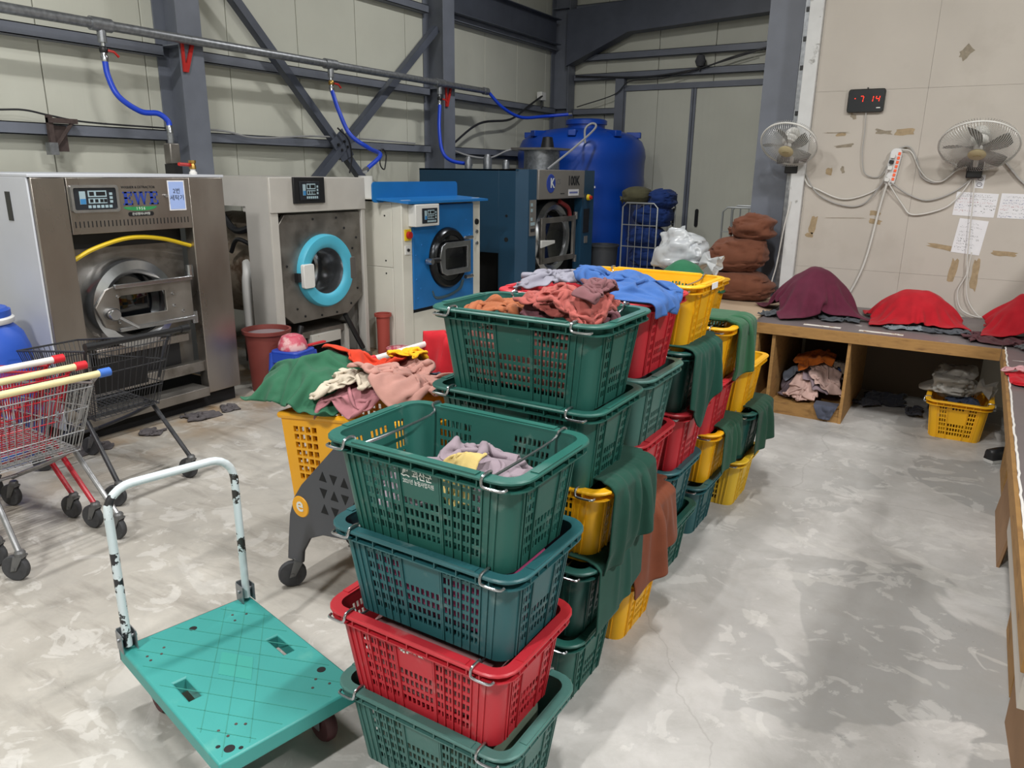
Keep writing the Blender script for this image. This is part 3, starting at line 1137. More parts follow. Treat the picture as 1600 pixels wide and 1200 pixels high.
# ------------------------------------------------------------------ laundry machines along the left wall
M_STAIN = mat('brushed_stainless', '#a39d97', 0.33, 0.92, var=0.14, vscale=2.5, stretch=(1, 1, 0.35), col2='#7d6f69', patch=(1.8, 0.5, 0.85), roughvar=0.1)
M_STAIN2 = mat('worn_stainless', '#8f8b86', 0.42, 0.85, var=0.2, vscale=5, col2='#5d564f', patch=(4, 0.55, 0.8), roughvar=0.1)
M_GREYP = mat('worn_grey_paint', '#bdbab4', 0.5, 0.1, var=0.06, vscale=3, col2='#8b6a4c', patch=(3.2, 0.68, 0.75))
M_SIDEW = mat('pale_side_sheet', '#c3c7cf', 0.5, var=0.05, vscale=2, col2='#93928f', patch=(2.5, 0.66, 0.75))
M_CREAM = mat('cream_enamel', '#d8d6cb', 0.4, var=0.04, vscale=3, col2='#8f7a55', patch=(2.4, 0.73, 0.78))
M_BLUEP = mat('bright_blue_enamel', '#1c6fb4', 0.38, var=0.06, vscale=4)
M_NAVY = mat('navy_enamel', '#1f4560', 0.4, var=0.06, vscale=2)
M_SILV = mat('silver_enamel', '#8e8a86', 0.4, 0.4, var=0.05, vscale=2)
M_GLASS = mat('dark_door_glass', '#0b0e12', 0.06, 0.0, spec=0.7, coat=0.6)
M_CYAN = mat('cyan_door_ring', '#4fb3cf', 0.45, var=0.04, vscale=6)
M_PANELB = mat('control_panel_black', '#22262d', 0.4)
M_LCD = mat('display_pale', '#9db4bd', 0.4)
M_LABELB = mat('label_blue', '#3a7fb5', 0.5)
def control_face(t, x, y0, z0, w_, h_):
    """keypad sheet: dark plate with pale display frames, black windows and keys"""
    MB().box((x, y0, z0), (x + 0.006, y0 + w_, z0 + h_)).build('keypad', M_PANELB, t, bevel=0.002)
    kp = [o for o in t.children if o.name.startswith('keypad')][-1]
    def q(a, c, d, e, m, nm, dx=0.0):
        MB().box((x + 0.006 + dx, y0 + w_ * a, z0 + h_ * c), (x + 0.0085 + dx, y0 + w_ * d, z0 + h_ * e)).build(nm, m, kp)
    q(0.14, 0.25, 0.28, 0.85, M_LCD, 'display')
    q(0.145, 0.26, 0.275, 0.50, M_LABELB, 'display_label', 0.001)
    q(0.34, 0.58, 0.78, 0.88, M_LCD, 'display')
    q(0.34, 0.28, 0.78, 0.52, M_LCD, 'display')
    for a, d in ((0.37, 0.48), (0.53, 0.75)):
        q(a, 0.64, d, 0.82, M_BLACK, 'digit_window', 0.001)
    for a in (0.37, 0.49, 0.61, 0.70):
        q(a, 0.33, a + 0.075, 0.48, M_BLACK, 'digit_window', 0.001)
    for i in range(6):
        q(0.32 + i * 0.1, 0.07, 0.39 + i * 0.1, 0.2, M_LCD, 'key')
    for i in range(3):
        q(0.85, 0.3 + 0.18 * i, 0.92, 0.42 + 0.18 * i, M_LCD, 'key')

# ---- big stainless washer ("EWE")
t = thing('washing_machine', 'large stainless washer extractor with blue EWE lettering and yellow hose', 'washing machine', (-5.0, 2.47, 0))
D = 1.62
MB().box((-D, -0.013, 0.12), (-0.02, -0.001, 1.77)).build('side_panel', M_SIDEW, t, bevel=0.003)
MB().box((-0.30, -0.016, 1.50), (-0.24, -0.011, 1.68)).build('side_vent', M_BLACK, t)
MB().box((-D, 1.401, 0.12), (-0.03, 1.412, 1.77)).build('side_panel', M_SIDEW, t, bevel=0.003)
MB().box((-D, -0.013, 1.771), (0, 1.412, 1.790)).build('top_sheet', M_SIDEW, t, bevel=0.003)
MB().box((-0.10, 0.0, 0.12), (0.0, 0.21, 1.77)).build('front_post', M_STAIN, t, bevel=0.006)
MB().box((-0.10, 1.10, 0.12), (0.0, 1.40, 1.77)).build('front_post', M_STAIN, t, bevel=0.006)
MB().box((-0.09, 0.213, 1.41), (0.004, 1.097, 1.768)).build('fascia', M_STAIN, t, bevel=0.004)
MB().box((-0.2, 0.2, 0.34), (-0.17, 1.11, 1.42)).build('door_panel', M_STAIN2, t)
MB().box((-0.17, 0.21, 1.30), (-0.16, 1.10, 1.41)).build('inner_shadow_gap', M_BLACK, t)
fa = [o for o in t.children if o.name.startswith('fascia')][0]
for i in range(31):
    yy = 0.235 + i * 0.0275
    MB().box((0.003, yy, 1.452), (0.0055, yy + 0.007, 1.492)).build('vent_slot', M_DARK, fa)
cp = MB().ring([(y + 0.385, z + 1.635) for y, z in rrect(0.32, 0.175, 0.02)], [(y + 0.385, z + 1.635) for y, z in rrect(0.285, 0.14, 0.012)], 0.004, 0.02, 'x').build('panel_bezel', M_CHROME, t)
control_face(t, 0.004, 0.243, 1.566, 0.284, 0.138)
M_EWEB = mat('lettering_blue', '#27419c', 0.5)
M_EWEG = mat('emblem_green', '#2e8a50', 0.5)
def slab_letters():
    h, y0, z0 = 0.088, 0.58, 1.588
    def q(b, pts):
        b.prism(pts, 0.004, 0.0068, 'x')
    def letter_e(y):
        b = MB()
        for (a, c, d, e) in ((0.010, 0.030, 0.0, h), (0.0, 0.068, 0.0, 0.010), (0.0, 0.066, h - 0.010, h), (0.010, 0.052, h * 0.47, h * 0.47 + 0.010), (0.060, 0.068, 0.0, 0.030), (0.058, 0.066, h - 0.028, h), (0.046, 0.052, h * 0.47 - 0.012, h * 0.47 + 0.022)):
            b.box((0.004, y + a, z0 + d), (0.0068, y + c, z0 + e))
        b.build('lettering', M_EWEB, fa)
    letter_e(y0)
    b = MB()
    y = y0 + 0.074
    for (yt, yb, w_) in ((0.006, 0.030, 0.018), (0.052, 0.030, 0.008), (0.050, 0.074, 0.018), (0.096, 0.074, 0.008)):
        q(b, [(y + yb, z0), (y + yb + w_ * 0.7, z0), (y + yt + w_, z0 + h), (y + yt, z0 + h)])
    for a in (0.0, 0.044, 0.090):
        b.box((0.004, y + a, z0 + h - 0.008), (0.0068, y + a + 0.030 if a < 0.08 else y + 0.112, z0 + h))
    b.build('lettering', M_EWEB, fa)
    letter_e(y0 + 0.074 + 0.118)
slab_letters()
text_mesh('lettering', 'WASHER & EXTRACTOR', 0.024, M_INKB, fa, (0.006, 0.70, 1.705), ROT_XFACE, 'CENTER', 0.0005, 0.95)
MB().prism([(0.70 + 0.125 * math.cos(a), 1.575 + 0.028 * math.sin(a)) for a in [PI + PI * i / 12 for i in range(13)]], 0.004, 0.0062, 'x').build('emblem_arc', M_EWEG, fa)
text_mesh('lettering', '1956', 0.026, M_PRINT, fa, (0.0068, 0.70, 1.562), ROT_XFACE, 'CENTER', 0.0004, 1.0, 0.0, 1.4)
MB().prism(rrect(0.19, 0.03, 0.014, 5, 0.70, 1.526), 0.004, 0.0062, 'x').build('maker_plate', M_BLACK, fa)
text_mesh('lettering', '은성엔지니어링', 0.021, M_PRINT, fa, (0.0068, 0.70, 1.526), ROT_XFACE, 'CENTER', 0.0004)
MB().lathe([(0.0, 0.02), (0.012, 0.02), (0.014, 0.0)], (0.004, 0.90, 1.645), 'x', 12).build('key_lock', M_CHROME, t)
# door: round flange, glass, heavy rectangular hinge frame with tapered latch end
dr_ = MB().lathe([(0.22, -0.10), (0.22, -0.02), (0.25, 0.0), (0.31, -0.02), (0.325, -0.07), (0.325, -0.17)], (0, 0.60, 0.90), 'x', 48).build('door_ring', M_CHROME, t)
MB().lathe([(0.0, -0.055), (0.12, -0.06), (0.222, -0.09)], (0, 0.60, 0.90), 'x', 36).build('door_glass', M_GLASS, dr_)
out = [(0.28, 0.92), (0.33, 0.78), (0.42, 0.735), (1.02, 0.735), (1.02, 1.06), (0.45, 1.06), (0.36, 1.03)]
inn = [(0.45, 0.92), (0.45, 0.83), (0.47, 0.83), (0.80, 0.83), (0.80, 0.98), (0.47, 0.98), (0.45, 0.97)]
MB().ring(out, inn, 0.0, 0.022, 'x').build('hinge_frame', M_STAIN2, dr_, bevel=0.004)
for zz in (0.735, 1.035):
    MB().box((0.02, 0.42, zz), (0.045, 1.02, zz + 0.028)).build('frame_flange', M_CHROME, dr_, bevel=0.003)
for zz in (0.70, 1.05):
    MB().cyl((0.0, 1.035, zz), (0.0, 1.035, zz + 0.09), 0.025, 12).build('hinge_pin', M_CHROME, dr_)
MB().lathe([(0.0, 0.10), (0.035, 0.10), (0.045, 0.085), (0.045, 0.02), (0.06, 0.02)], (0.0, 0.37, 0.87), 'x', 20).build('latch_knob', M_CHROME, dr_)
MB().cyl((0.08, 0.37, 0.87), (0.10, 0.52, 0.76), 0.012, 8).build('latch_lever', M_CHROME, dr_)
for (yy, zz) in ((0.44, 0.98), (0.43, 0.80), (0.86, 0.95), (0.86, 0.86), (0.93, 0.81)):
    MB().lathe([(0, 0.032), (0.010, 0.031), (0.013, 0.022)], (0.0, yy, zz), 'x', 8).build('bolt', M_CHROME, dr_)
# yellow hose arched over the door
M_YHOSE = mat('yellow_hose', '#d9b91f', 0.45)
MB().tube(smoothpath([(-0.06, 0.215, 1.235), (-0.03, 0.36, 1.31), (-0.02, 0.60, 1.365), (-0.03, 0.85, 1.345), (-0.05, 1.098, 1.275)], 8), 0.015, 8).build('yellow_hose', M_YHOSE, t)
MB().box((-0.16, 0.21, 1.05), (-0.15, 0.25, 1.32)).build('red_drum_edge', mat('drum_red', '#8c2c2c', 0.5), t)
# base and lower tray
MB().box((-D, 0.02, 0.0), (-0.06, 1.38, 0.12)).build('base_frame', M_DARK, t)
MB().box((-0.10, 0.21, 0.30), (-0.03, 1.10, 0.38)).build('cross_beam', M_STAIN2, t, bevel=0.003)
MB().box((-0.14, 0.0, 0.12), (0.06, 1.06, 0.19)).build('front_rail', M_STAIN2, t, bevel=0.003)
MB().box((-0.2, 0.30, 0.38), (-0.10, 0.95, 0.56)).build('lint_drawer', M_BLACK, t)
MB().box((-0.16, 0.28, 0.56), (-0.04, 1.0, 0.62)).build('drip_tray', M_STAIN, t, bevel=0.004)
# note taped to the fascia
M_NOTE = mat('pale_blue_note', '#9fb6ea', 0.7)
nt_ = thing('paper_note', 'pale blue paper note with Korean lettering taped to the stainless washer', 'note', (-4.995, 3.46, 1.645))
MB().box((0.001, -0.068, -0.105), (0.0025, 0.068, 0.105)).build('sheet', M_PAPER, nt_)
MB().box((0.0025, -0.060, -0.096), (0.0035, 0.060, 0.096)).build('print_field', M_NOTE, nt_)
text_mesh('lettering', '2번', 0.042, M_INKB, nt_, (0.004, 0.0, 0.03), ROT_XFACE, 'CENTER', 0.0004)
text_mesh('lettering', '세탁기', 0.042, M_INKB, nt_, (0.004, 0.0, -0.018), ROT_XFACE, 'CENTER', 0.0004)
# lint and rags on the floor along the washer base
M_LINT = mat('grey_lint', '#4e4a4c', 0.95, var=0.3, vscale=20)
for k, (xx, yy, s) in enumerate(((-4.86, 3.35, 0.14), (-4.86, 3.62, 0.10), (-4.84, 2.95, 0.11), (-4.88, 2.55, 0.12))):
    P, du, dv = crumple((xx, yy, 0.02), (s * 2.4, s * 2.4), 0.5, 300 + k, 16, 16, k, 0.03, 0.05, 4)
    P = cloth_sim(P, du, dv, col_boxes([(-6.6, -5.06, 2.4, 3.9, 0, 1)]), 40)
    cloth_obj('lint_clump', P, M_LINT, ['dark lint clump on the floor under the stainless washer, largest one', 'small dark lint clump by the right foot of the stainless washer', 'lint clump on the floor behind the black shopping cart', 'lint clump at the left foot of the stainless washer'][k], 'lint', 'lint along the washer base')

# ---- washer with the cyan ring
t = thing('washing_machine', 'grey washer extractor with a round cyan door ring', 'washing machine', (-5.2, 4.48, 0))
Wd, D = 1.18, 1.45
MB().box((-0.10, 0.0, 0.0), (0.0, 0.085, 1.47)).build('front_post', M_GREYP, t, bevel=0.004)
MB().box((-0.10, Wd - 0.05, 0.0), (0.0, Wd, 1.47)).build('front_post', M_GREYP, t, bevel=0.004)
MB().box((-0.30, -0.012, 0.0), (0.0, 0.0, 1.77)).build('side_sheet', M_GREYP, t)
MB().box((-D, -0.012, 1.52), (-0.30, 0.0, 1.77)).build('side_sheet', M_GREYP, t)
MB().box((-D, -0.012, 0.0), (-D + 0.12, 0.0, 1.52)).build('side_sheet', M_GREYP, t)
MB().box((-D, Wd - 0.012, 0.0), (-0.1, Wd, 1.77)).build('side_sheet', M_GREYP, t)
MB().box((-0.35, 0.0, 1.47), (0.012, Wd, 1.77)).build('header_box', M_GREYP, t, bevel=0.006)
MB().box((-D, 0, 1.755), (-0.3, Wd, 1.77)).build('top_sheet', M_GREYP, t)
MB().box((0.012, 0.25, 1.545), (0.035, 0.62, 1.772)).build('panel_box', M_BLACK, t, bevel=0.004)
control_face(t, 0.035, 0.315, 1.575, 0.235, 0.16)
oct_ = [(0.20, 0.47), (0.90, 0.47), (1.12, 0.62), (1.12, 1.45), (0.17, 1.45), (0.09, 1.36), (0.09, 0.56)]
def ray_poly(poly, c, a):
    best = None
    d = (math.cos(a), math.sin(a))
    for i in range(len(poly)):
        p, q = poly[i], poly[(i + 1) % len(poly)]
        ex, ey = q[0] - p[0], q[1] - p[1]
        den = d[0] * ey - d[1] * ex
        if abs(den) < 1e-9:
            continue
        s1 = ((p[0] - c[0]) * ey - (p[1] - c[1]) * ex) / den
        s2 = ((p[0] - c[0]) * d[1] - (p[1] - c[1]) * d[0]) / den
        if s1 > 0 and -1e-6 <= s2 <= 1 + 1e-6 and (best is None or s1 < best):
            best = s1
    return (c[0] + d[0] * best, c[1] + d[1] * best)
def holed(poly, c, r, n=48):
    an = sorted(set([2 * PI * i / n for i in range(n)] + [math.atan2(p[1] - c[1], p[0] - c[0]) % (2 * PI) for p in poly]))
    return [ray_poly(poly, c, a) for a in an], [(c[0] + r * math.cos(a), c[1] + r * math.sin(a)) for a in an]
MB().ring(*holed(oct_, (0.61, 0.92), 0.205), -0.06, -0.02, 'x').build('door_plate', M_STAIN2, t, bevel=0.005)
for (yy, zz) in ((0.16, 1.0), (0.25, 0.6), (0.34, 0.52), (0.55, 0.50), (0.75, 0.50), (0.95, 0.56), (1.05, 0.7), (1.06, 1.2), (0.9, 1.3), (1.0, 1.1), (0.5, 1.40), (0.8, 1.4)):
    MB().lathe([(0, 0.008), (0.010, 0.006), (0.012, 0.0)], (-0.02, yy, zz), 'x', 8).build('bolt', M_DARK, t)
rg = MB().lathe([(0.215, -0.06), (0.215, 0.02), (0.225, 0.035), (0.26, 0.05), (0.325, 0.045), (0.34, 0.02), (0.34, -0.02)], (0, 0.61, 0.92), 'x', 56).build('door_ring', M_CYAN, t)
MB().lathe([(0.216, 0.02), (0.20, -0.03), (0.195, -0.3), (0.0, -0.34)], (0, 0.61, 0.92), 'x', 40).build('drum_mouth', M_CHROME, rg)
MB().lathe([(0.15, -0.29), (0.13, -0.28), (0.0, -0.27)], (0, 0.61, 0.92), 'x', 32).build('door_glass', M_GLASS, rg)
MB().prism(rrect(0.13, 0.22, 0.02, 4, 0.335, 0.90), 0.03, 0.075, 'x').build('handle_block', M_WHITE, rg, bevel=0.006)
MB().prism(rrect(0.08, 0.21, 0.02, 4, 0.93, 0.92), -0.01, 0.05, 'x').build('hinge_block', mat('dark_grey_plastic', '#5a5653', 0.5), rg, bevel=0.006)
for yy in (0.27,):
    MB().box((-0.02, 0.24, 0.85), (0.03, 0.275, 0.93)).build('latch', M_BLACK, rg)
# base frame, dampers, bottom rails
MB().box((-0.5, 0.20, 0.30), (-0.06, 1.0, 0.36)).build('base_beam', M_STAIN2, t)
MB().box((-0.10, 0.42, 0.22), (-0.03, 0.80, 0.32)).build('base_bracket', M_GREYP, t, bevel=0.004)
for yy in (0.22, 0.88):
    MB().box((-0.12, yy, 0.04), (-0.05, yy + 0.05, 0.36)).build('base_post', M_GREYP, t)
MB().box((-0.3, 0.1, 0.0), (0.10, 1.1, 0.05)).build('floor_rail', M_STAIN2, t, bevel=0.004)
MB().cyl((-0.01, 0.14, 0.06), (-0.02, 0.28, 0.44), 0.026, 12).build('damper', M_BLACK, t)
MB().cyl((-0.01, 1.08, 0.08), (-0.02, 0.86, 0.46), 0.026, 12).build('damper', M_BLACK, t)
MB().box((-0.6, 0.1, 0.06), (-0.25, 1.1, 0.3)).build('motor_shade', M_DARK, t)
# drum and drain pipe seen through the open side
M_RUSTD = mat('rusty_drum', '#8b7f70', 0.7, 0.3, var=0.2, vscale=6, col2='#54402f', patch=(5, 0.5, 0.65))
MB().lathe([(0.0, -1.25), (0.50, -1.25), (0.50, -0.42), (0.2, -0.42)], (0, 0.60, 0.93), 'x', 40).build('drum_shell', M_RUSTD, t)
MB().tube(smoothpath([(-0.42, 0.03, 0.02), (-0.42, 0.03, 0.75), (-0.42, 0.05, 0.92), (-0.5, 0.12, 1.0)], 6), 0.045, 12).build('drain_pipe', M_WHITE, t)
MB().tube(smoothpath([(-0.7, 0.03, 1.46), (-0.5, 0.03, 1.30), (-0.25, 0.06, 1.36)], 6), 0.03, 8).build('rubber_hose', M_BLACK, t)
MB().tube(smoothpath([(-0.62, 0.05, 1.1), (-0.5, 0.03, 1.22), (-0.33, 0.05, 1.18)], 6), 0.02, 8).build('rubber_hose', M_BLACK, t)

# ---- cream and blue washer
t = thing('washing_machine', 'cream washer with a bright blue front panel and hood', 'washing machine', (-4.9, 5.86, 0))
Wd, D, Ht = 1.39, 1.25, 1.555
MB().box((-D, 0.0, 0.0), (-0.13, 0.02, 0.88)).build('side_panel', M_CREAM, t, bevel=0.004)
MB().box((-D, 0.0, 0.885), (-0.13, 0.02, Ht)).build('side_panel', M_CREAM, t, bevel=0.004)
MB().box((-0.127, 0.0, 0.0), (0.0, 0.155, Ht)).build('front_post', M_CREAM, t, bevel=0.006)
MB().box((-0.127, 1.24, 0.0), (0.0, Wd, Ht)).build('front_post', M_CREAM, t, bevel=0.006)
MB().box((-D, Wd - 0.02, 0), (-0.13, Wd, Ht)).build('side_panel', M_CREAM, t)
MB().box((-D, 0, Ht - 0.02), (-0.1, Wd, Ht)).build('top_sheet', M_CREAM, t)
MB().box((-0.10, 0.155, 0.0), (-0.01, 1.24, 0.40)).build('kick_panel', M_CREAM, t, bevel=0.004)
MB().box((-0.10, 0.155, 0.40), (-0.02, 1.24, 0.45)).build('gap', M_DARK, t)
bp_ = MB().box((-0.10, 0.157, 0.44), (0.012, 1.238, 1.50)).build('blue_panel', M_BLUEP, t, bevel=0.005)
for (yy, zz) in ((0.2, 1.0), (0.2, 0.75), (0.22, 0.55), (1.16, 1.15), (1.17, 0.85), (0.3, 1.1), (0.27, 0.65), (1.1, 1.32)):
    MB().lathe([(0, 0.007), (0.009, 0.005), (0.011, 0.0)], (0.012, yy, zz), 'x', 8).build('bolt', M_BLUEP, bp_)
hd = MB().prism(rrect(1.42, 0.20, 0.04, 5, 0.55, 1.63), -0.24, -0.225, 'x').build('hood_sheet', M_BLUEP, t)
MB().add([(-0.24, -0.12, 1.575), (0.09, 0.0, 1.545), (0.09, 1.42, 1.545), (-0.24, 1.30, 1.575), (-0.24, -0.12, 1.557), (0.09, 0.0, 1.522), (0.09, 1.42, 1.522), (-0.24, 1.30, 1.557)],
          [(0, 1, 2, 3), (7, 6, 5, 4), (0, 4, 5, 1), (1, 5, 6, 2), (2, 6, 7, 3), (3, 7, 4, 0)]).build('hood_lip', M_BLUEP, t)
MB().box((0.0, 0.10, 1.295), (0.10, 0.49, 1.515)).build('control_box', M_WHITE, t, bevel=0.008)
control_face(t, 0.10, 0.20, 1.325, 0.25, 0.15)
MB().box((0.0, 0.035, 1.16), (0.02, 0.12, 1.27)).build('switch_plate', M_YHOSE, t)
MB().lathe([(0, 0.05), (0.035, 0.048), (0.038, 0.02)], (0.0, 0.078, 1.215), 'x', 16).build('red_switch', M_RED, t)
MB().box((0.0, 0.035, 1.02), (0.015, 0.11, 1.11)).build('start_plate', M_WHITE, t)
MB().lathe([(0, 0.03), (0.015, 0.028), (0.017, 0.015)], (0.0, 0.072, 1.065), 'x', 12).build('start_button', M_BLACK, t)
for zz, m_ in ((1.29, M_BLACK), (1.18, M_CHROME), (1.05, M_CHROME)):
    MB().lathe([(0, 0.02), (0.03 if m_ is M_BLACK else 0.02, 0.018), (0.034 if m_ is M_BLACK else 0.024, 0.0)], (0.0, 1.315, zz), 'x', 16).build('button', m_, t)
rg = MB().lathe([(0.235, -0.02), (0.25, 0.05), (0.30, 0.06), (0.325, 0.03), (0.33, 0.0)], (0.012, 0.74, 0.93), 'x', 48).build('door_ring', mat('black_chrome', '#2c2e31', 0.25, 0.8), t)
MB().lathe([(0.0, 0.025), (0.15, 0.03), (0.245, 0.045)], (0.012, 0.74, 0.93), 'x', 36).build('door_glass', M_GLASS, rg)
MB().lathe([(0.0, 0.005), (0.12, 0.002), (0.16, -0.01)], (0.012, 0.80, 0.82), 'x', 24, PI, 2 * PI).build('glass_highlight', M_CHROME, rg) if False else None
fr = [(0.50, 0.93), (0.54, 0.79), (0.62, 0.755), (1.07, 0.755), (1.07, 1.105), (0.62, 1.105), (0.54, 1.07)]
fi = [(0.60, 0.93), (0.60, 0.83), (0.63, 0.815), (1.01, 0.815), (1.01, 1.045), (0.63, 1.045), (0.60, 1.03)]
MB().ring(fr, fi, 0.07, 0.095, 'x').build('hinge_frame', M_CHROME, rg, bevel=0.004)
for zz in (0.70, 1.13):
    MB().cyl((0.07, 1.0, zz), (0.07, 1.13, zz), 0.022, 10).build('hinge_pin', M_CHROME, rg)
MB().cyl((0.05, 0.33, 0.93), (0.07, 0.52, 0.93), 0.028, 12).build('latch_bar', M_BLACK, rg)
MB().lathe([(0, 0.12), (0.03, 0.12), (0.035, 0.05)], (0.0, 0.34, 0.93), 'x', 12).build('latch_knob', M_CHROME, rg)
MB().tube(smoothpath([(0.016, 0.46, 0.60), (0.018, 0.52, 0.52), (0.018, 0.75, 0.52), (0.018, 0.95, 0.57), (0.016, 1.02, 0.66)], 5), [0.010] * 5 + [0.016] * 10 + [0.02] * 6, 6).build('grease_mark', mat('greasy_smear', '#3f5763', 0.7), bp_)
MB().cyl((-0.75, 0.32, 1.55), (-0.75, 0.32, 1.78), 0.075, 16).build('pvc_socket', M_WHITE, t)
for yy in (0.15, 0.5):
    MB().cyl((-0.8, yy, 1.55), (-0.8, yy, 1.66), 0.035, 10).build('solenoid_valve', M_BLACK, t)
for (zz, yy) in ((1.40, -0.2), (0.95, -0.2), (0.82, -0.2)):
    MB().cyl((-0.22, -0.004, zz), (-0.22, 0.002, zz), 0.009, 8).build('screw', M_DARK, t)

# ---- large navy machine ("KICS 100K")
t = thing('washing_machine', 'large navy blue machine with silver header reading 100K', 'washing machine', (-4.9, 8.24, 0))
Wd, D, Ht = 2.0, 1.66, 1.875
MB().prism([(-D, 0.0), (-0.14, 0.0), (0.0, 0.0), (0.0, 0.0)][:3], 0.80, Ht, 'z') if False else None
MB().box((-D, 0.0, 0.82), (-0.38, 0.02, Ht)).build('side_panel', M_NAVY, t, bevel=0.003)
MB().box((-D, 0.0, 0.0), (-0.38, 0.02, 0.25)).build('side_panel', M_NAVY, t, bevel=0.003)
MB().box((-D, 0.3, 0.25), (-0.38, 0.32, 0.82)).build('side_recess', M_DARK, t)
MB().box((-D, Wd - 0.02, 0.0), (-0.1, Wd, Ht)).build('side_panel', M_NAVY, t)
MB().box((-D, 0.0, Ht - 0.02), (-0.1, Wd, Ht)).build('top_sheet', M_NAVY, t)
ch = 0.13
def post(y0, y1, chl, chr_):
    pl = [(-0.38 if chl else -0.12, y0)]
    if chl:
        pl += [(-0.13, y0), (0.0, y0 + 0.10)]
    else:
        pl += [(0.0, y0)]
    pl += [(0.0, y1), (-0.12, y1)]
    return MB().prism(pl, 0.0, Ht, 'z').build('front_post', M_NAVY, t)
post(0.0, 0.31, True, False)
post(1.62, 2.0, False, False)
MB().prism([(0.31, 1.50), (1.62, 1.50), (1.62, Ht), (0.31, Ht)], -0.12, 0.03, 'x').build('header', M_SILV, t, bevel=0.01)
MB().box((-0.5, 0.31, 0.10), (-0.2, 1.62, 1.5)).build('door_recess', M_DARK, t)
MB().box((-0.2, 0.31, 0.0), (-0.02, 1.62, 0.42)).build('lower_panel', M_STAIN2, t)
rg = MB().lathe([(0.36, -0.10), (0.38, 0.0), (0.44, 0.02), (0.485, -0.03), (0.50, -0.16)], (-0.05, 0.88, 0.98), 'x', 56).build('door_ring', M_CHROME, t)
MB().lathe([(0.0, -0.13), (0.25, -0.1), (0.365, -0.06)], (-0.03, 0.88, 0.98), 'x', 40).build('door_glass', M_GLASS, rg)
MB().ring([(0.42, 0.66), (1.40, 0.66), (1.40, 1.26), (0.42, 1.26)], [(0.52, 0.73), (1.33, 0.73), (1.33, 1.19), (0.52, 1.19)], -0.01, 0.025, 'x').build('hinge_frame', M_STAIN2, rg, bevel=0.004)
MB().prism([(0.38, 0.88), (0.75, 0.92), (0.75, 0.96), (0.38, 0.98)], 0.025, 0.05, 'x').build('latch_lever', M_WHITE, rg, bevel=0.006)
for zz in (0.66, 1.26):
    MB().cyl((0.0, 1.43, zz - 0.05), (0.0, 1.43, zz + 0.05), 0.035, 10).build('hinge_pin', M_CHROME, rg)
MB().tube(smoothpath([(-0.06, 1.05, 1.46), (-0.05, 1.30, 1.36), (-0.05, 1.36, 1.20)], 5), 0.03, 8).build('door_gasket', mat('gasket_red', '#8a2b2d', 0.5), rg)
hdr = [o for o in t.children if o.name.startswith('header')][0]
MB().lathe([(0, 0.004), (0.115, 0.004), (0.12, 0.0)], (0.03, 0.63, 1.70), 'x', 32).build('round_logo', M_EWEB, hdr)
text_mesh('lettering', 'K', 0.17, M_PRINT, hdr, (0.036, 0.66, 1.70), ROT_XFACE, 'CENTER', 0.0006, 1.0, 0.004)
text_mesh('lettering', 'CS', 0.10, mat('lettering_grey', '#6f6d70', 0.5), hdr, (0.031, 0.84, 1.72), ROT_XFACE, 'CENTER', 0.0006, 0.9)
text_mesh('lettering', '100K', 0.17, M_INKB, hdr, (0.032, 1.28, 1.73), ROT_XFACE, 'CENTER', 0.0006, 0.95, 0.006)
MB().box((0.03, 1.13, 1.535), (0.033, 1.44, 1.62)).build('name_sticker', M_PAPER, hdr)
for k in range(6):
    MB().box((0.033, 1.16 + k * 0.042, 1.565), (0.0342, 1.19 + k * 0.042, 1.59)).build('small_print', M_EWEB, hdr)
for k in range(5):
    MB().box((0.03, 0.90 + k * 0.025, 1.56), (0.0312, 0.918 + k * 0.025, 1.575)).build('small_print', M_INKB, hdr)
MB().box((0.0, 0.135, 1.05), (0.008, 0.29, 1.50)).build('control_strip', M_SILV, t)
for zz in (1.42, 1.35, 1.24, 1.18, 1.10):
    MB().box((0.008, 0.155, zz), (0.011, 0.20 if zz > 1.2 else 0.26, zz + 0.04)).build('key', M_LCD if zz > 1.15 else M_PANELB, t)
MB().lathe([(0, 0.05), (0.04, 0.048), (0.045, 0.01)], (0.0, 1.78, 1.50), 'x', 16).build('emergency_stop', M_YHOSE, t)
MB().lathe([(0, 0.08), (0.025, 0.078), (0.028, 0.04)], (0.0, 1.78, 1.50), 'x', 16).build('stop_button', M_RED, t)
MB().box((0.0, 1.68, 1.0), (0.006, 1.86, 1.34)).build('vent_panel', M_BLACK, t)
MB().box((0.0, 1.73, 0.85), (0.006, 1.83, 0.95)).build('rating_plate', M_SILV, t)
for zz in (1.0, 1.30):
    MB().cyl((-0.26, -0.004, zz), (-0.26, 0.002, zz), 0.03 if zz < 1.2 else 0.018, 12).build('side_hole', M_DARK, t)
# plant on its roof
MB().box((-1.3, 1.55, Ht), (-0.55, 1.85, Ht + 0.02)).build('roof_plate', M_STAIN2, t)
for (xx, yy, r_h, h_) in ((-1.2, 0.5, 0.05, 0.16), (-1.15, 0.9, 0.06, 0.20), (-1.0, 1.15, 0.05, 0.13)):
    MB().lathe([(0.0, h_), (r_h * 0.6, h_), (r_h, h_ * 0.7), (r_h, 0)], (xx, yy, Ht), 'z', 12).build('roof_valve', M_GALV, t)
MB().box((-0.95, 1.2, Ht + 0.27), (-0.3, 1.85, Ht + 0.30)).build('roof_duct_cap', M_STAIN2, t)
MB().lathe([(0.26, 0.0), (0.26, 0.28)], (-0.62, 1.52, Ht), 'z', 20).build('roof_duct', M_GALV, t)
MB().lathe([(0.0, 0.46), (0.07, 0.45), (0.1, 0.3)], (-0.55, 1.55, Ht), 'z', 14).build('roof_motor', M_BLACK, t)
# red and white tag on the far side
MB().prism([(2.0, 1.15), (2.16, 1.40), (2.08, 1.55), (2.0, 1.52)], -0.3, -0.28, 'x').build('side_flag', M_RED, t)

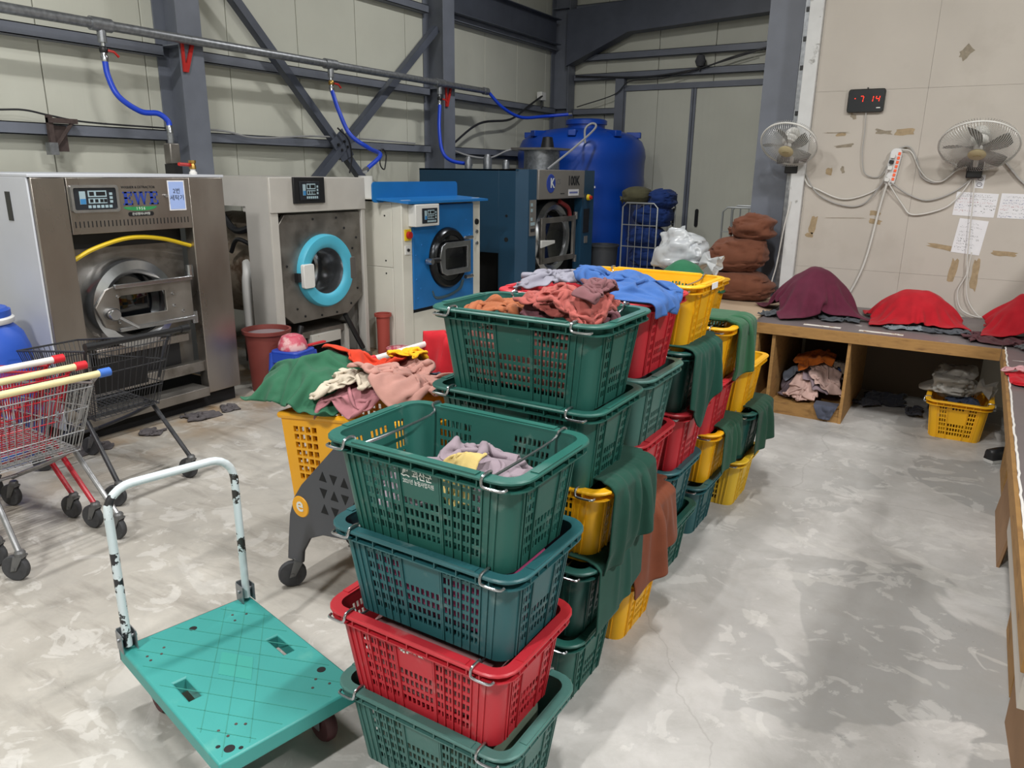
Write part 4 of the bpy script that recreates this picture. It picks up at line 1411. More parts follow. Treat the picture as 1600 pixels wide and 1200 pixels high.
# ---- blue water tank
M_TANK = mat('blue_polyethylene', '#0d3f9c', 0.36, var=0.06, vscale=2)
t = thing('water_tank', 'big round blue plastic water tank in the far corner', 'water tank', (-5.72, 11.42, 0))
R_ = 1.03
MB().lathe([(0.0, 0.0), (R_, 0.0), (R_ + 0.01, 0.05)] + [(R_ + (0.012 if i % 4 == 0 else 0.0), 0.1 + i * 0.1) for i in range(21)] +
           [(R_ - 0.01, 2.22), (R_ - 0.06, 2.33), (R_ - 0.18, 2.42), (R_ - 0.4, 2.49), (0.35, 2.53), (0.0, 2.54)], (0, 0, 0), 'z', 64).build('tank_body', M_TANK, t)
MB().lathe([(0.30, 2.50), (0.30, 2.58), (0.33, 2.58), (0.33, 2.64), (0.29, 2.66), (0.0, 2.67)], (0.12, -0.1, 0), 'z', 32).build('tank_lid', M_TANK, t)
for i in range(8):
    a = i * PI / 4 + 0.3
    MB().box((0.72, -0.06, 2.38), (0.95, 0.06, 2.47), Matrix.Rotation(a, 4, 'Z')).build('lifting_lug', M_TANK, t, bevel=0.01)
MB().box((-0.045, -0.003, 0), (0.045, 0.003, 0.10), Matrix.Translation((0.62, -R_ * 0.80, 1.62)) @ Matrix.Rotation(0.62, 4, 'Z')).build('sticker', M_PAPER, t)

# ------------------------------------------------------------------ water pipe, valves and blue hoses
M_HOSE = mat('blue_hose', '#1540c0', 0.4)
PXX, PZ = -6.56, 2.99
t = thing('water_pipe', 'galvanised water pipe running along the left wall', 'pipe', (PXX, 0, PZ))
MB().cyl((0, -5.9, 0), (0, 9.86, 0), 0.042, 16).build('pipe_run', M_GALV, t)
for yy in (4.0, 6.67, 8.72):
    tee = MB().cyl((0, yy - 0.09, 0), (0, yy + 0.09, 0), 0.056, 16).build('tee_fitting', M_GALV, t)
    MB().lathe([(0.0, -0.14), (0.036, -0.14), (0.036, -0.06), (0.03, 0)], (0, yy, 0), 'z', 12).build('tee_branch', M_GALV, tee)
    MB().cyl((0, yy, -0.13), (0, yy, -0.19), 0.02, 10).build('nipple', M_CHROME, tee)
MB().cyl((0, 9.8, 0), (0, 9.90, 0), 0.052, 14).build('end_socket', M_GALV, t)
for yy in (2.2, 4.86, 9.0):
    b = MB()
    b.ring([(yy - 0.06, -0.28), (yy - 0.01, -0.28), (yy + 0.08, -0.02), (yy - 0.06, 0.03)], [(yy - 0.035, -0.2), (yy - 0.02, -0.2), (yy + 0.04, -0.03), (yy - 0.035, 0.0)], -0.07, -0.05, 'x')
    b.build('pipe_bracket', M_RED, t)
def hose(label, path, top=None, r=0.024):
    x, y, z = path[0]
    t = thing('blue_hose', label, 'hose', path[0], 0, 'blue water hoses')
    loc = [(p[0] - x, p[1] - y, p[2] - z) for p in path]
    MB().tube(smoothpath(loc, 10), r, 12).build('hose_tube', M_HOSE, t)
    if top is not None:
        h_ = top - z
        MB().lathe([(0.027, -0.02), (0.03, 0.02), (0.024, 0.03), (0.024, h_ * 0.55)], (0, 0, 0), 'z', 12).build('hose_clamp', M_CHROME, t)
        v = MB().lathe([(0.0, h_ * 0.5), (0.03, h_ * 0.5), (0.034, h_ * 0.6), (0.034, h_ * 0.85), (0.024, h_)], (0, 0, 0), 'z', 12).build('ball_valve', M_BRASS if 'cream' in label else M_BLACK, t)
        MB().tube([(0.03, 0.02, h_ * 0.68), (0.05, 0.06, h_ * 0.6), (0.05, 0.10, h_ * 0.25)], 0.011, 6).build('valve_lever', M_RED, v)
    e = Vector(loc[-1])
    d = (Vector(loc[-1]) - Vector(loc[-2])).normalized()
    MB().cyl(e - d * 0.03, e + d * 0.03, 0.03, 12).build('end_clamp', M_CHROME, t)
    return t
hose('blue hose dropping from the pipe to the stainless washer', [(-6.56, 4.0, 2.72), (-6.54, 4.0, 2.58), (-6.47, 4.03, 2.42), (-6.43, 4.19, 2.31), (-6.39, 4.33, 2.30), (-6.36, 4.40, 2.24), (-6.35, 4.40, 2.17)], 2.82)
hose('blue hose dropping from the pipe to the cream and blue washer', [(-6.56, 6.67, 2.72), (-6.45, 6.66, 2.48), (-6.34, 6.71, 2.23), (-6.12, 6.78, 2.08), (-5.80, 6.60, 2.0), (-5.66, 6.2, 1.84)], 2.82)
hose('blue hose dropping beside the column to the navy machine', [(-6.56, 8.72, 2.72), (-6.47, 8.58, 2.4), (-6.38, 8.52, 2.11), (-6.29, 8.6, 1.98), (-6.15, 8.85, 1.935)], 2.82)
hose('blue hose sagging from the pipe end to the top of the water tank', [(-6.56, 9.92, 2.99), (-6.44, 10.14, 2.78), (-6.33, 10.52, 2.66), (-6.15, 10.95, 2.70), (-5.85, 11.22, 2.74)])
# inlet fittings on the stainless washer
t = thing('inlet_valve', 'grey inlet valve on top of the stainless washer under the blue hose', 'valve', (-6.35, 4.40, 1.87))
MB().box((-0.05, -0.05, 0.0), (0.05, 0.05, 0.18)).build('valve_body', M_STAIN2, t, bevel=0.01)
MB().cyl((0, 0, 0.18), (0, 0, 0.30), 0.028, 10).build('spigot', M_GALV, t)
MB().box((-0.07, -0.04, -0.10), (0.07, 0.04, 0.0)).build('valve_foot', M_BLACK, t)
t = thing('tap_valve', 'brass valve with a red lever on the right top corner of the stainless washer', 'valve', (-5.25, 3.80, 1.785))
MB().lathe([(0.03, 0.0), (0.03, 0.02), (0.02, 0.03), (0.02, 0.045)], (0, 0, 0), 'z', 10).build('nipple', M_WHITE, t)
MB().lathe([(0.0, 0.11), (0.028, 0.11), (0.028, 0.09), (0.02, 0.085), (0.026, 0.06), (0.026, 0.045), (0.0, 0.045)], (0, 0, 0), 'z', 8).build('valve_body', M_BRASS, t)
MB().cyl((0.0, -0.02, 0.075), (0.02, -0.13, 0.08), 0.013, 8).build('lever', M_RED, t)

# ------------------------------------------------------------------ cables and small fixtures on the left and back walls
M_CABG = mat('grey_cable', '#8f9092', 0.5)
M_CABD = mat('dark_cable', '#25262a', 0.5)
def cable(name, label, pts, r, m, cat='cable', group=None, n=7):
    o = MB().tube(smoothpath([tuple(np.array(p) - np.array(pts[0])) for p in pts], n), r, 6).build(name, m, None, loc=pts[0])
    return tag(o, label, cat, group)
cable('wall_cable', 'thin dark cable lying on the lower rail above the stainless washer', [(-6.86, 2.6, 2.215), (-6.86, 3.24, 2.27), (-6.86, 3.44, 2.28), (-6.86, 3.64, 2.25), (-6.86, 3.96, 2.215), (-6.86, 4.78, 2.205)], 0.008, M_CABD)
cable('wall_cable', 'grey cable sagging over the lower rail behind the cyan ring washer', [(-6.86, 5.06, 2.215), (-6.84, 5.38, 2.21), (-6.82, 5.78, 2.16), (-6.76, 6.53, 2.21), (-6.86, 7.39, 2.22), (-6.86, 8.54, 2.205)], 0.010, M_CABG)
cable('wall_cable', 'black cable looped over the brace crossing', [(-6.72, 6.9, 2.32), (-6.70, 7.05, 2.2), (-6.72, 7.12, 2.0), (-6.75, 7.1, 1.8)], 0.011, M_CABD)
cable('wall_cable', 'dark cable slanting up the wall to the corner behind the water tank', [(-6.8, 9.22, 2.16), (-6.82, 10.06, 2.55), (-6.84, 11.0, 2.67), (-6.84, 11.61, 2.93), (-6.84, 12.05, 3.12)], 0.018, M_CABD)
cable('wall_cable', 'grey cable hanging between the column and the roof of the navy machine', [(-6.8, 9.22, 2.16), (-6.6, 9.5, 2.06), (-6.3, 9.6, 2.04), (-6.0, 9.75, 2.16), (-5.6, 9.9, 2.10)], 0.014, M_CABG)
cable('wall_cable', 'grey cable looped over the shoulder of the water tank', [(-5.25, 9.45, 1.885), (-5.08, 9.95, 2.2), (-4.98, 10.36, 2.47), (-5.06, 10.42, 2.54), (-5.14, 10.36, 2.46), (-5.12, 10.33, 2.26)], 0.016, M_CABG)
cable('wall_cable', 'black cable draped along the rail over the back doors', [(-6.55, 12.74, 3.50), (-5.5, 12.74, 3.43), (-4.87, 12.74, 3.44), (-4.22, 12.74, 3.52), (-3.71, 12.74, 3.66), (-3.0, 12.74, 3.80), (-2.2, 12.7, 4.0)], 0.014, M_CABD)
cable('wall_cable', 'thin black cable below the first one over the back doors', [(-6.5, 12.73, 2.98), (-5.78, 12.72, 3.16), (-5.49, 12.7, 3.36), (-4.9, 12.70, 3.38), (-4.3, 12.72, 3.5), (-3.4, 12.72, 3.7)], 0.009, M_CABD)
o = MB()
o.tube([(0, 0.06 * math.cos(a) + 0.01 * math.sin(3 * a), 0.13 * math.sin(a)) for a in [i * 0.35 for i in range(40)]], 0.009, 6)
tag(o.build('cable_coil', M_CABD, None, loc=(-6.86, 7.86, 1.98)), 'small coil of dark cable hanging on the wall below the rail', 'cable')
t = thing('socket_box', 'small white junction box on the wall by the corner column', 'junction box', (-6.93, 12.1, 3.05))
MB().box((0, -0.08, 0), (0.10, 0.08, 0.14)).build('box', M_WHITE, t, bevel=0.01)
MB().cyl((0.05, 0.0, 0.0), (0.05, 0.0, -0.12), 0.02, 8).build('gland', M_CABD, t)
t = thing('cap_hook', 'dark glove-like lump hooked on the rail above the back doors', 'hook', (-4.28, 12.74, 3.56))
MB().lathe([(0.0, 0.16), (0.06, 0.14), (0.09, 0.05), (0.06, -0.02), (0.0, -0.03)], (0, 0, 0), 'z', 12).build('pad', mat('dark_felt', '#4b4c50', 0.9), t)
MB().cyl((0, 0, -0.02), (0, 0, -0.09), 0.015, 6).build('stem', M_CABD, t)
# rusty bracket on the lower rail
M_RUSTY = mat('rusty_steel', '#4b3f3c', 0.85, 0.2, var=0.3, vscale=20)
t = thing('wall_bracket', 'rusty triangular bracket bolted to the rail above the stainless washer', 'bracket', (-6.86, 3.68, 1.93))
MB().box((0.02, -0.10, 0.02), (0.06, -0.06, 0.32)).build('upright', M_RUSTY, t)
MB().box((0.02, -0.10, 0.26), (0.08, 0.14, 0.30)).build('arm', M_RUSTY, t)
MB().tube([(0.05, -0.07, 0.05), (0.06, 0.10, 0.27)], 0.016, 6).build('stay', M_RUSTY, t)
MB().box((0.0, -0.05, 0.03), (0.03, 0.06, 0.24)).build('plate', M_RUSTY, t)
MB().box((0.02, -0.13, 0.0), (0.09, -0.06, 0.10)).build('clamp', M_GALV, t)
# ------------------------------------------------------------------ platform trolley
M_DECK = mat('mint_plastic_deck', '#38908b', 0.45, var=0.05, vscale=4, col2='#57a096', patch=(6, 0.6, 0.8), bump=0.04, bscale=120)
M_DECKD = mat('mint_plastic_groove', '#33877c', 0.6)
M_CHIP = mat('chipped_white_paint', '#c3d0d4', 0.35, col2='#2a2a28', patch=(11, 0.53, 0.54), var=0.03)
M_CAST = mat('castor_dark_red', '#4a2428', 0.6)
t = thing('platform_trolley', 'mint green platform trolley with a chipped white folding handle', 'trolley', (-1.90, 1.35, 0), math.radians(-12.2))
LX, LY, ZT = 0.757, 0.48, 0.23
xs = [-LX / 2, -0.165, -0.045, 0.0, 0.12, 0.24, LX / 2]
b = MB()
xc = [-LX / 2, -0.06, 0.06, LX / 2]
yc = [-LY / 2, -LY / 2 + 0.055, -LY / 2 + 0.095, LY / 2 - 0.095, LY / 2 - 0.055, LY / 2]
for i in range(len(xc) - 1):
    for j in range(len(yc) - 1):
        if i == 1 and j in (1, 3):
            continue
        b.box((xc[i], yc[j], ZT - 0.055), (xc[i + 1], yc[j + 1], ZT))
me_deck = b.build('deck', M_DECK, t)
bm = bmesh.new()
bm.from_mesh(me_deck.data)
bmesh.ops.remove_doubles(bm, verts=bm.verts, dist=1e-5)
seen = {}
for f in bm.faces:
    seen.setdefault(tuple(sorted(v.index for v in f.verts)), []).append(f)
bmesh.ops.delete(bm, geom=[f for l in seen.values() if len(l) > 1 for f in l], context='FACES')
bmesh.ops.recalc_face_normals(bm, faces=bm.faces)
bm.to_mesh(me_deck.data)
bm.free()
bv = me_deck.modifiers.new('bevel', 'BEVEL')
bv.width = 0.006
bv.segments = 2
bv.limit_method = 'ANGLE'
# anti-slip ridges in a diamond layout
def ridge(p, q):
    a, c = Vector(p + (ZT,)), Vector(q + (ZT,))
    d = (c - a).normalized()
    n = Vector((-d.y, d.x, 0)) * 0.0012
    b = MB()
    b.add([a - n, c - n, c + n, a + n] + [v + Vector((0, 0, 0.0012)) for v in (a - n, c - n, c + n, a + n)], [(4, 5, 6, 7), (0, 1, 5, 4), (1, 2, 6, 5), (2, 3, 7, 6), (3, 0, 4, 7)])
    return b.build('anti_slip_ridge', M_DECKD, me_deck)
def clip_diag(c0, sgn):
    """line y = sgn*x*0.62 + c0 inside the deck"""
    m_ = 0.62 * sgn
    X0, X1, Y0, Y1 = -LX / 2 + 0.02, LX / 2 - 0.02, -LY / 2 + 0.02, LY / 2 - 0.02
    cand = []
    for x in (X0, X1):
        y = m_ * x + c0
        if Y0 <= y <= Y1:
            cand.append((x, y))
    for y in (Y0, Y1):
        x = (y - c0) / m_
        if X0 < x < X1:
            cand.append((x, y))
    if len(cand) < 2:
        return None
    return cand[0], cand[1]
for k in range(-4, 5):
    for sgn in (1, -1):
        if sgn < 0 and abs(k) > 1:
            continue
        r_ = clip_diag(k * 0.085, sgn)
        if r_ and (Vector(r_[0]) - Vector(r_[1])).length > 0.08:
            ridge(*r_)
MB().prism([(-0.105, 0), (0, -0.062), (0.105, 0), (0, 0.062)], ZT, ZT + 0.0012, 'z').build('centre_diamond', mat('mint_plastic_bright', '#3c988d', 0.4), me_deck)
for (xx, yy) in ((-0.26, -0.19), (-0.24, -0.15), (-0.27, -0.13), (-0.23, -0.19), (-0.29, 0.13), (-0.26, 0.17), (-0.25, 0.12), (0.26, -0.13), (0.29, -0.17), (0.25, -0.18), (0.28, -0.11), (0.25, 0.15), (0.28, 0.12), (0.30, 0.17)):
    MB().lathe([(0.0, 0.002), (0.0045, 0.0015), (0.005, 0)], (xx, yy, ZT), 'z', 8).build('rivet', M_RUSTY, me_deck)
for (xx, yy, rr) in ((-0.31, -0.01, 0.013), (0.02, -0.11 + 0.36, 0.0), (0.22, 0.19, 0.014), (0.34, -0.19, 0.015), (0.31, -0.21, 0.006), (0.36, -0.165, 0.006)):
    if rr:
        MB().lathe([(0.0, 0.0008), (rr, 0.0008), (rr + 0.001, 0.0)], (xx, yy, ZT), 'z', 14).build('bolt_hole', M_DARK, me_deck)
for s1 in (-1, 1):
    for s2 in (-1, 1):
        c_ = MB().box((s1 * 0.26 - 0.05, s2 * 0.16 - 0.04, 0.165), (s1 * 0.26 + 0.05, s2 * 0.16 + 0.04, 0.176)).build('castor', M_GALV, t)
        MB().lathe([(0.0, -0.02), (0.058, -0.02), (0.065, -0.01), (0.065, 0.01), (0.058, 0.02), (0.0, 0.02)], (s1 * 0.26, s2 * 0.16, 0.065), 'y', 24).build('wheel', M_CAST, c_)
        for s3 in (-1, 1):
            MB().box((s1 * 0.26 - 0.02, s2 * 0.16 + s3 * 0.028 - 0.002, 0.055), (s1 * 0.26 + 0.02, s2 * 0.16 + s3 * 0.028 + 0.002, 0.168)).build('fork', M_GALV, c_)
hw = LY / 2 - 0.022
hx_ = -LX / 2 + 0.03
hp = [(hx_, -hw, ZT + 0.015), (hx_ - 0.005, -hw, 0.60), (hx_ - 0.008, -hw, 0.74)]
hp += [(hx_ - 0.010, -hw + 0.085 * (1 - math.cos(a)), 0.74 + 0.085 * math.sin(a)) for a in [PI / 2 * i / 6 for i in range(1, 7)]]
hp += [(p[0], -p[1], p[2]) for p in hp[::-1]]
hd_ = MB().tube([tuple(q) for q in np.concatenate([np.linspace(a, c, 8, endpoint=False) for a, c in zip(hp[:-1], hp[1:])] + [[hp[-1]]])], 0.0145, 14).build('handle', M_CHIP, t)
hd_.data.materials.append(mat('white_handle_paint', '#c9d4d8', 0.35, col2='#2a2a28', patch=(9, 0.70, 0.71)))
hd_.data.materials.append(mat('flaking_handle_paint', '#c9d4d8', 0.4, col2='#26262a', patch=(20, 0.485, 0.495)))
for pg in hd_.data.polygons:
    if pg.center.y > -0.19 and pg.center.z > 0.76 or (pg.center.y > 0 and pg.center.z < 0.42):
        pg.material_index = 1
    elif pg.center.y < 0 and (pg.center.z < 0.58 or pg.center.z > 0.72):
        pg.material_index = 2
for s2 in (-1, 1):
    br = MB()
    br.box((hx_ - 0.035, s2 * hw - 0.022, ZT - 0.05), (hx_ - 0.030, s2 * hw + 0.022, ZT + 0.075))
    br.build('handle_bracket', M_GALV, t)
    for s3 in (-1, 1):
        MB().box((hx_ - 0.033, s2 * hw + s3 * 0.0235 - 0.0015, ZT - 0.0), (hx_ + 0.022, s2 * hw + s3 * 0.0235 + 0.0015, ZT + 0.07)).build('bracket_cheek', M_GALV, t)
    MB().cyl((hx_ - 0.002, s2 * hw - 0.032, ZT + 0.045), (hx_ - 0.002, s2 * hw + 0.032, ZT + 0.045), 0.006, 8).build('hinge_pin', M_GALV, t)
MB().cyl((hx_ - 0.034, -hw, ZT - 0.01), (hx_ - 0.034, hw, ZT - 0.01), 0.005, 8).build('hinge_rod', M_CABD, t)

# ------------------------------------------------------------------ wire shopping carts
M_WBLK = mat('black_coated_wire', '#2c2d31', 0.45)
M_WSIL = mat('zinc_wire', '#9a9b9d', 0.35, 0.7, var=0.15, vscale=20)
M_WRED = mat('red_coated_wire', '#b01a2c', 0.35)
M_CREAMG = mat('cream_grip', '#dccf9e', 0.5, var=0.08, vscale=10, col2='#a38f63', patch=(12, 0.62, 0.7))
M_WHITEG = mat('white_grip', '#dedbd5', 0.5, var=0.05, vscale=10, col2='#a09a8e', patch=(12, 0.66, 0.72))
M_BLUECAP = mat('blue_cap', '#3f6fc4', 0.45)
M_REDCAP = mat('red_cap', '#c8232e', 0.45)
def wire_cart(name, label, loc, rz, mw, mframe, grip, cap, zt=0.90, hz=0.93, rear_w=0.50, group='wire shopping carts', seat=True, hw=0.30, mleg=None):
    t = thing(name, label, 'shopping cart', loc, rz, group)
    mleg = mleg or mframe
    # corner points of the basket
    def side_pt(s, u, v):
        """u 0 rear..1 front, v 0 bottom..1 top; s = side"""
        xr = -0.20 + 0.12 * v
        xf = -0.84 - 0.10 * v
        x = xr + (xf - xr) * u
        zb = 0.46 + 0.06 * u
        ztp = zt - 0.12 * u
        z = zb + (ztp - zb) * v
        wr = (0.40 + (rear_w - 0.40) * v) / 2
        wf = (0.30 + 0.07 * v) / 2
        y = s * (wr + (wf - wr) * u)
        return (x, y, z)
    bk = MB()
    rw = 0.0024
    for s in (-1, 1):
        for i in range(31):
            u = i / 30
            bk.tube([side_pt(s, u, 0), side_pt(s, u, 1)], rw, 4, cap=False)
        for v in (0.0, 0.33, 0.66):
            bk.tube([side_pt(s, 0, v), side_pt(s, 1, v)], rw * 1.5, 4, cap=False)
    for i in range(13):
        k = -1 + 2 * i / 12
        lo = side_pt(1, 1, 0)
        hi = side_pt(1, 1, 1)
        bk.tube([(lo[0], k * lo[1], lo[2]), (hi[0], k * hi[1], hi[2])], rw, 4, cap=False)
        lo2 = side_pt(1, 0, 0)
        bk.tube([(lo[0], k * lo[1], lo[2]), (lo2[0], k * lo2[1], lo2[2])], rw, 4, cap=False)
    for i in range(25):
        u = i / 24
        p = side_pt(1, u, 0)
        bk.tube([p, (p[0], -p[1], p[2])], rw, 4, cap=False)
    for v in (0.33, 0.66):
        p = side_pt(1, 1, v)
        bk.tube([p, (p[0], -p[1], p[2])], rw * 1.5, 4, cap=False)
    bk.build('wire_basket', mw, t)
    MB().tube([side_pt(1, 0, 1), side_pt(1, 1, 1), side_pt(-1, 1, 1), side_pt(-1, 0, 1)], 0.006, 8).build('top_rail', mw, t)
    MB().tube([side_pt(1, 0, 0), side_pt(1, 1, 0), side_pt(-1, 1, 0), side_pt(-1, 0, 0)], 0.006, 8).build('bottom_rail', mw, t)
    # rear gate: hangs from a rod
    gt = MB()
    for i in range(13):
        k = -1 + 2 * i / 12
        a, c = side_pt(1, 0, 0), side_pt(1, 0, 1)
        gt.tube([(a[0], k * a[1] * 0.97, a[2] + 0.02), (c[0], k * c[1] * 0.97, c[2] - 0.02)], rw, 4, cap=False)
    for v in (0.3, 0.65, 0.95):
        p = side_pt(1, 0, v)
        gt.tube([p, (p[0], -p[1], p[2])], rw * 1.4, 4, cap=False)
    gt.build('rear_gate', mw, t)
    # handle
    MB().cyl((0, -hw, hz), (0, hw, hz), 0.017, 12).build('handle_grip', grip, t)
    for s in (-1, 1):
        MB().lathe([(0.0, s * (hw + 0.012)), (0.022, s * (hw + 0.012)), (0.022, s * (hw - 0.04)), (0.017, s * (hw - 0.042))], (0, 0, hz), 'y', 12).build('grip_cap', cap, t)
        MB().tube(smoothpath([(0, s * (hw - 0.03), hz), (-0.05, s * (rear_w / 2 + 0.01), hz - 0.02), (-0.12, s * rear_w / 2, zt - 0.03), (-0.20, s * 0.22, 0.62)], 4), 0.009, 8).build('handle_arm', mframe, t)
    # chassis and legs
    for s in (-1, 1):
        MB().tube([(-0.005, s * 0.235, 0.135), (-0.27, s * 0.205, 0.44), (-0.33, s * 0.20, 0.455)], 0.0135, 10).build('rear_leg', mleg, t)
        MB().tube(smoothpath([(-0.27, s * 0.205, 0.445), (-0.5, s * 0.19, 0.33), (-0.80, s * 0.16, 0.20), (-0.86, s * 0.15, 0.17)], 4), 0.012, 8).build('side_tube', mframe, t)
    MB().cyl((-0.30, -0.2, 0.45), (-0.30, 0.2, 0.45), 0.010, 8).build('cross_tube', mframe, t)
    MB().cyl((-0.80, -0.155, 0.20), (-0.80, 0.155, 0.20), 0.010, 8).build('cross_tube', mframe, t)
    for (x, y, a) in ((0.0, -0.235, 0.5), (0.0, 0.235, 0.2), (-0.86, -0.15, 0.8), (-0.86, 0.15, 0.3)):
        castor(t, x, y, a)
    if seat:
        MB().box((-0.23, -0.16, 0.60), (-0.215, 0.16, 0.76)).build('child_flap', M_BLACK, t)
    return t
CAST_ME = {}
def castor_meshes():
    R_ = 0.0625
    w_ = MB().lathe([(0.0, -0.012), (0.02, -0.014), (0.035, -0.012), (R_ - 0.015, -0.015), (R_ - 0.004, -0.015), (R_, -0.008), (R_, 0.008), (R_ - 0.004, 0.015), (R_ - 0.015, 0.015), (0.035, 0.012), (0.02, 0.014), (0.0, 0.012)], (-0.03, 0, R_), 'y', 24).mesh('wheel', M_RUBBER)
    f = MB()
    for s in (-1, 1):
        f.prism([(-0.045, 0.05), (-0.018, 0.055), (0.022, 0.125), (-0.022, 0.125)], s * 0.019 - 0.002, s * 0.019 + 0.002, 'y')
    f.box((-0.022, -0.02, 0.118), (0.022, 0.02, 0.127))
    f.cyl((-0.03, -0.024, R_), (-0.03, 0.024, R_), 0.008, 8)
    f.lathe([(0.022, 0.125), (0.024, 0.14), (0.018, 0.15), (0.0, 0.15)], (0, 0, 0), 'z', 12)
    f_ = f.mesh('fork', mat('castor_fork_grey', '#6c6d6e', 0.5, 0.5, var=0.15, vscale=20))
    CAST_ME['w'], CAST_ME['f'] = w_, f_
castor_meshes()
def castor(t, x, y, a):
    o = bpy.data.objects.new('castor', CAST_ME['f'])
    COL.objects.link(o)
    o.parent = t
    o.location = (x, y, 0)
    o.rotation_euler = (0, 0, a)
    w_ = bpy.data.objects.new('wheel', CAST_ME['w'])
    COL.objects.link(w_)
    w_.parent = o
wire_cart('shopping_cart', 'black wire shopping cart with a black handle beside the stainless washer', (-3.88, 2.365, 0), 0.03, M_WBLK, M_WBLK, M_BLACK, M_BLACK, zt=0.885, hz=0.93)
wire_cart('shopping_cart', 'red shopping cart with a white handle, innermost of the nested carts', (-3.93, 1.675, 0), 0.0, M_WRED, M_WRED, M_WHITEG, M_REDCAP, zt=0.84, hz=0.885, hw=0.28, seat=False)
wire_cart('shopping_cart', 'red shopping cart with a cream handle, middle of the nested carts', (-3.72, 1.672, 0), 0.0, M_WRED, M_WRED, M_CREAMG, M_REDCAP, zt=0.84, hz=0.88, hw=0.28, seat=False)
wire_cart('shopping_cart', 'zinc wire shopping cart with a cream handle and blue end caps', (-3.50, 1.665, 0), 0.0, M_WSIL, M_WSIL, M_CREAMG, M_BLUECAP, zt=0.82, hz=0.88, hw=0.28, seat=False)
wire_cart('shopping_cart', 'red wire shopping cart with a white handle behind the yellow cart', (-2.42, 2.86, 0), PI, M_WRED, M_WRED, M_WHITEG, M_REDCAP, zt=0.88, hz=0.95, rear_w=0.44, hw=0.24, seat=False).scale = (0.82, 1, 1)

# ------------------------------------------------------------------ yellow and grey plastic cart
M_YEL = mat('yellow_cart_plastic', '#eda81a', 0.42, var=0.04, vscale=5)
M_GRPH = mat('graphite_cart_plastic', '#4a4c52', 0.5, var=0.06, vscale=4, bump=0.03)
t = thing('shopping_cart', 'yellow plastic shopping cart with graphite side panels and round logo', 'shopping cart', (-2.42, 2.09, 0), 0.0, 'plastic shopping carts')
YW = 0.42
def prof(u, v):
    """basket side: u 0 nose..1 rear, v 0 bottom..1 top (x, z)"""
    x0 = -0.035 + 0.055 * (1 - v)
    x1 = 0.80 - 0.05 * (1 - v)
    zb = 0.40 + 0.06 * u
    ztp = 0.815 + 0.10 * u
    return (x0 + (x1 - x0) * u, zb + (ztp - zb) * v)
def grid_wall(u_cuts, v_cuts, holes, y0, y1, fn):
    b = MB()
    nu, nv = len(u_cuts), len(v_cuts)
    V = []
    for y in (y0, y1):
        for v in v_cuts:
            for u in u_cuts:
                V.append(fn(u, v, y))
    ix = lambda l, i, j: l * nu * nv + j * nu + i
    F_ = []
    for j in range(nv - 1):
        for i in range(nu - 1):
            q = [(i, j), (i + 1, j), (i + 1, j + 1), (i, j + 1)]
            if holes(i, j):
                for k in range(4):
                    a, c = q[k], q[(k + 1) % 4]
                    F_.append((ix(0, *a), ix(1, *a), ix(1, *c), ix(0, *c)))
            else:
                F_.append(tuple(ix(0, *p) for p in q))
                F_.append(tuple(ix(1, *p) for p in q[::-1]))
    for i in range(nu - 1):
        for j in (0, nv - 1):
            F_.append((ix(0, i, j), ix(0, i + 1, j), ix(1, i + 1, j), ix(1, i, j)))
    for j in range(nv - 1):
        for i in (0, nu - 1):
            F_.append((ix(0, i, j), ix(0, i, j + 1), ix(1, i, j + 1), ix(1, i, j)))
    b.add(V, F_)
    return b
uc = [0.0, 0.055]
for k in range(4):
    uc += [0.055 + 0.028 + k * 0.045, 0.055 + 0.028 + k * 0.045 + 0.033]
uc += [0.30, 0.62, 1.0]
vc = [0.0, 0.30]
for k in range(7):
    vc += [0.32 + k * 0.085, 0.32 + k * 0.085 + 0.06]
vc += [0.94, 1.0]
def hol(i, j):
    return (2 <= i <= 8 and i % 2 == 0 and 2 <= j <= 14 and j % 2 == 0) or (i == 11 and j in (9, 10, 11, 12, 13) and False)
for y0, y1 in ((0.0, 0.014), (YW - 0.014, YW)):
    grid_wall(uc, vc, hol, y0, y1, lambda u, v, y: (prof(u, v)[0], y, prof(u, v)[1])).build('basket_side', M_YEL, t)
nose = [0.0] + [c for k in range(8) for c in (0.08 + k * 0.107, 0.08 + k * 0.107 + 0.075)] + [1.0]
def nfn(u, v, d):
    x, z = prof(0, v)
    return (x + d, 0.015 + u * (YW - 0.03), z)
grid_wall(nose, vc, lambda i, j: i % 2 == 1 and 2 <= j <= 14 and j % 2 == 0, 0.0, 0.014, nfn).build('basket_nose', M_YEL, t)
grid_wall([0, 1], [0, 1], lambda i, j: False, 0.0, 0.014, lambda u, v, d: (prof(1, v)[0] - d, 0.015 + u * (YW - 0.03), prof(1, v)[1])).build('basket_rear', M_YEL, t)
MB().add([(prof(0, 0)[0], 0, prof(0, 0)[1]), (prof(1, 0)[0], 0, prof(1, 0)[1]), (prof(1, 0)[0], YW, prof(1, 0)[1]), (prof(0, 0)[0], YW, prof(0, 0)[1]),
          (prof(0, 0)[0], 0, prof(0, 0)[1] + 0.012), (prof(1, 0)[0], 0, prof(1, 0)[1] + 0.012), (prof(1, 0)[0], YW, prof(1, 0)[1] + 0.012), (prof(0, 0)[0], YW, prof(0, 0)[1] + 0.012)],
         [(0, 3, 2, 1), (4, 5, 6, 7), (0, 1, 5, 4), (1, 2, 6, 5), (2, 3, 7, 6), (3, 0, 4, 7)]).build('basket_floor', M_YEL, t)
rimp = [(prof(0, 1)[0], 0.0, prof(0, 1)[1]), (prof(0, 1)[0], YW, prof(0, 1)[1]), (prof(1, 1)[0], YW, prof(1, 1)[1]), (prof(1, 1)[0], 0, prof(1, 1)[1])]
MB().tube(rimp, 0.016, 8, closed=True).build('basket_rim', M_YEL, t)
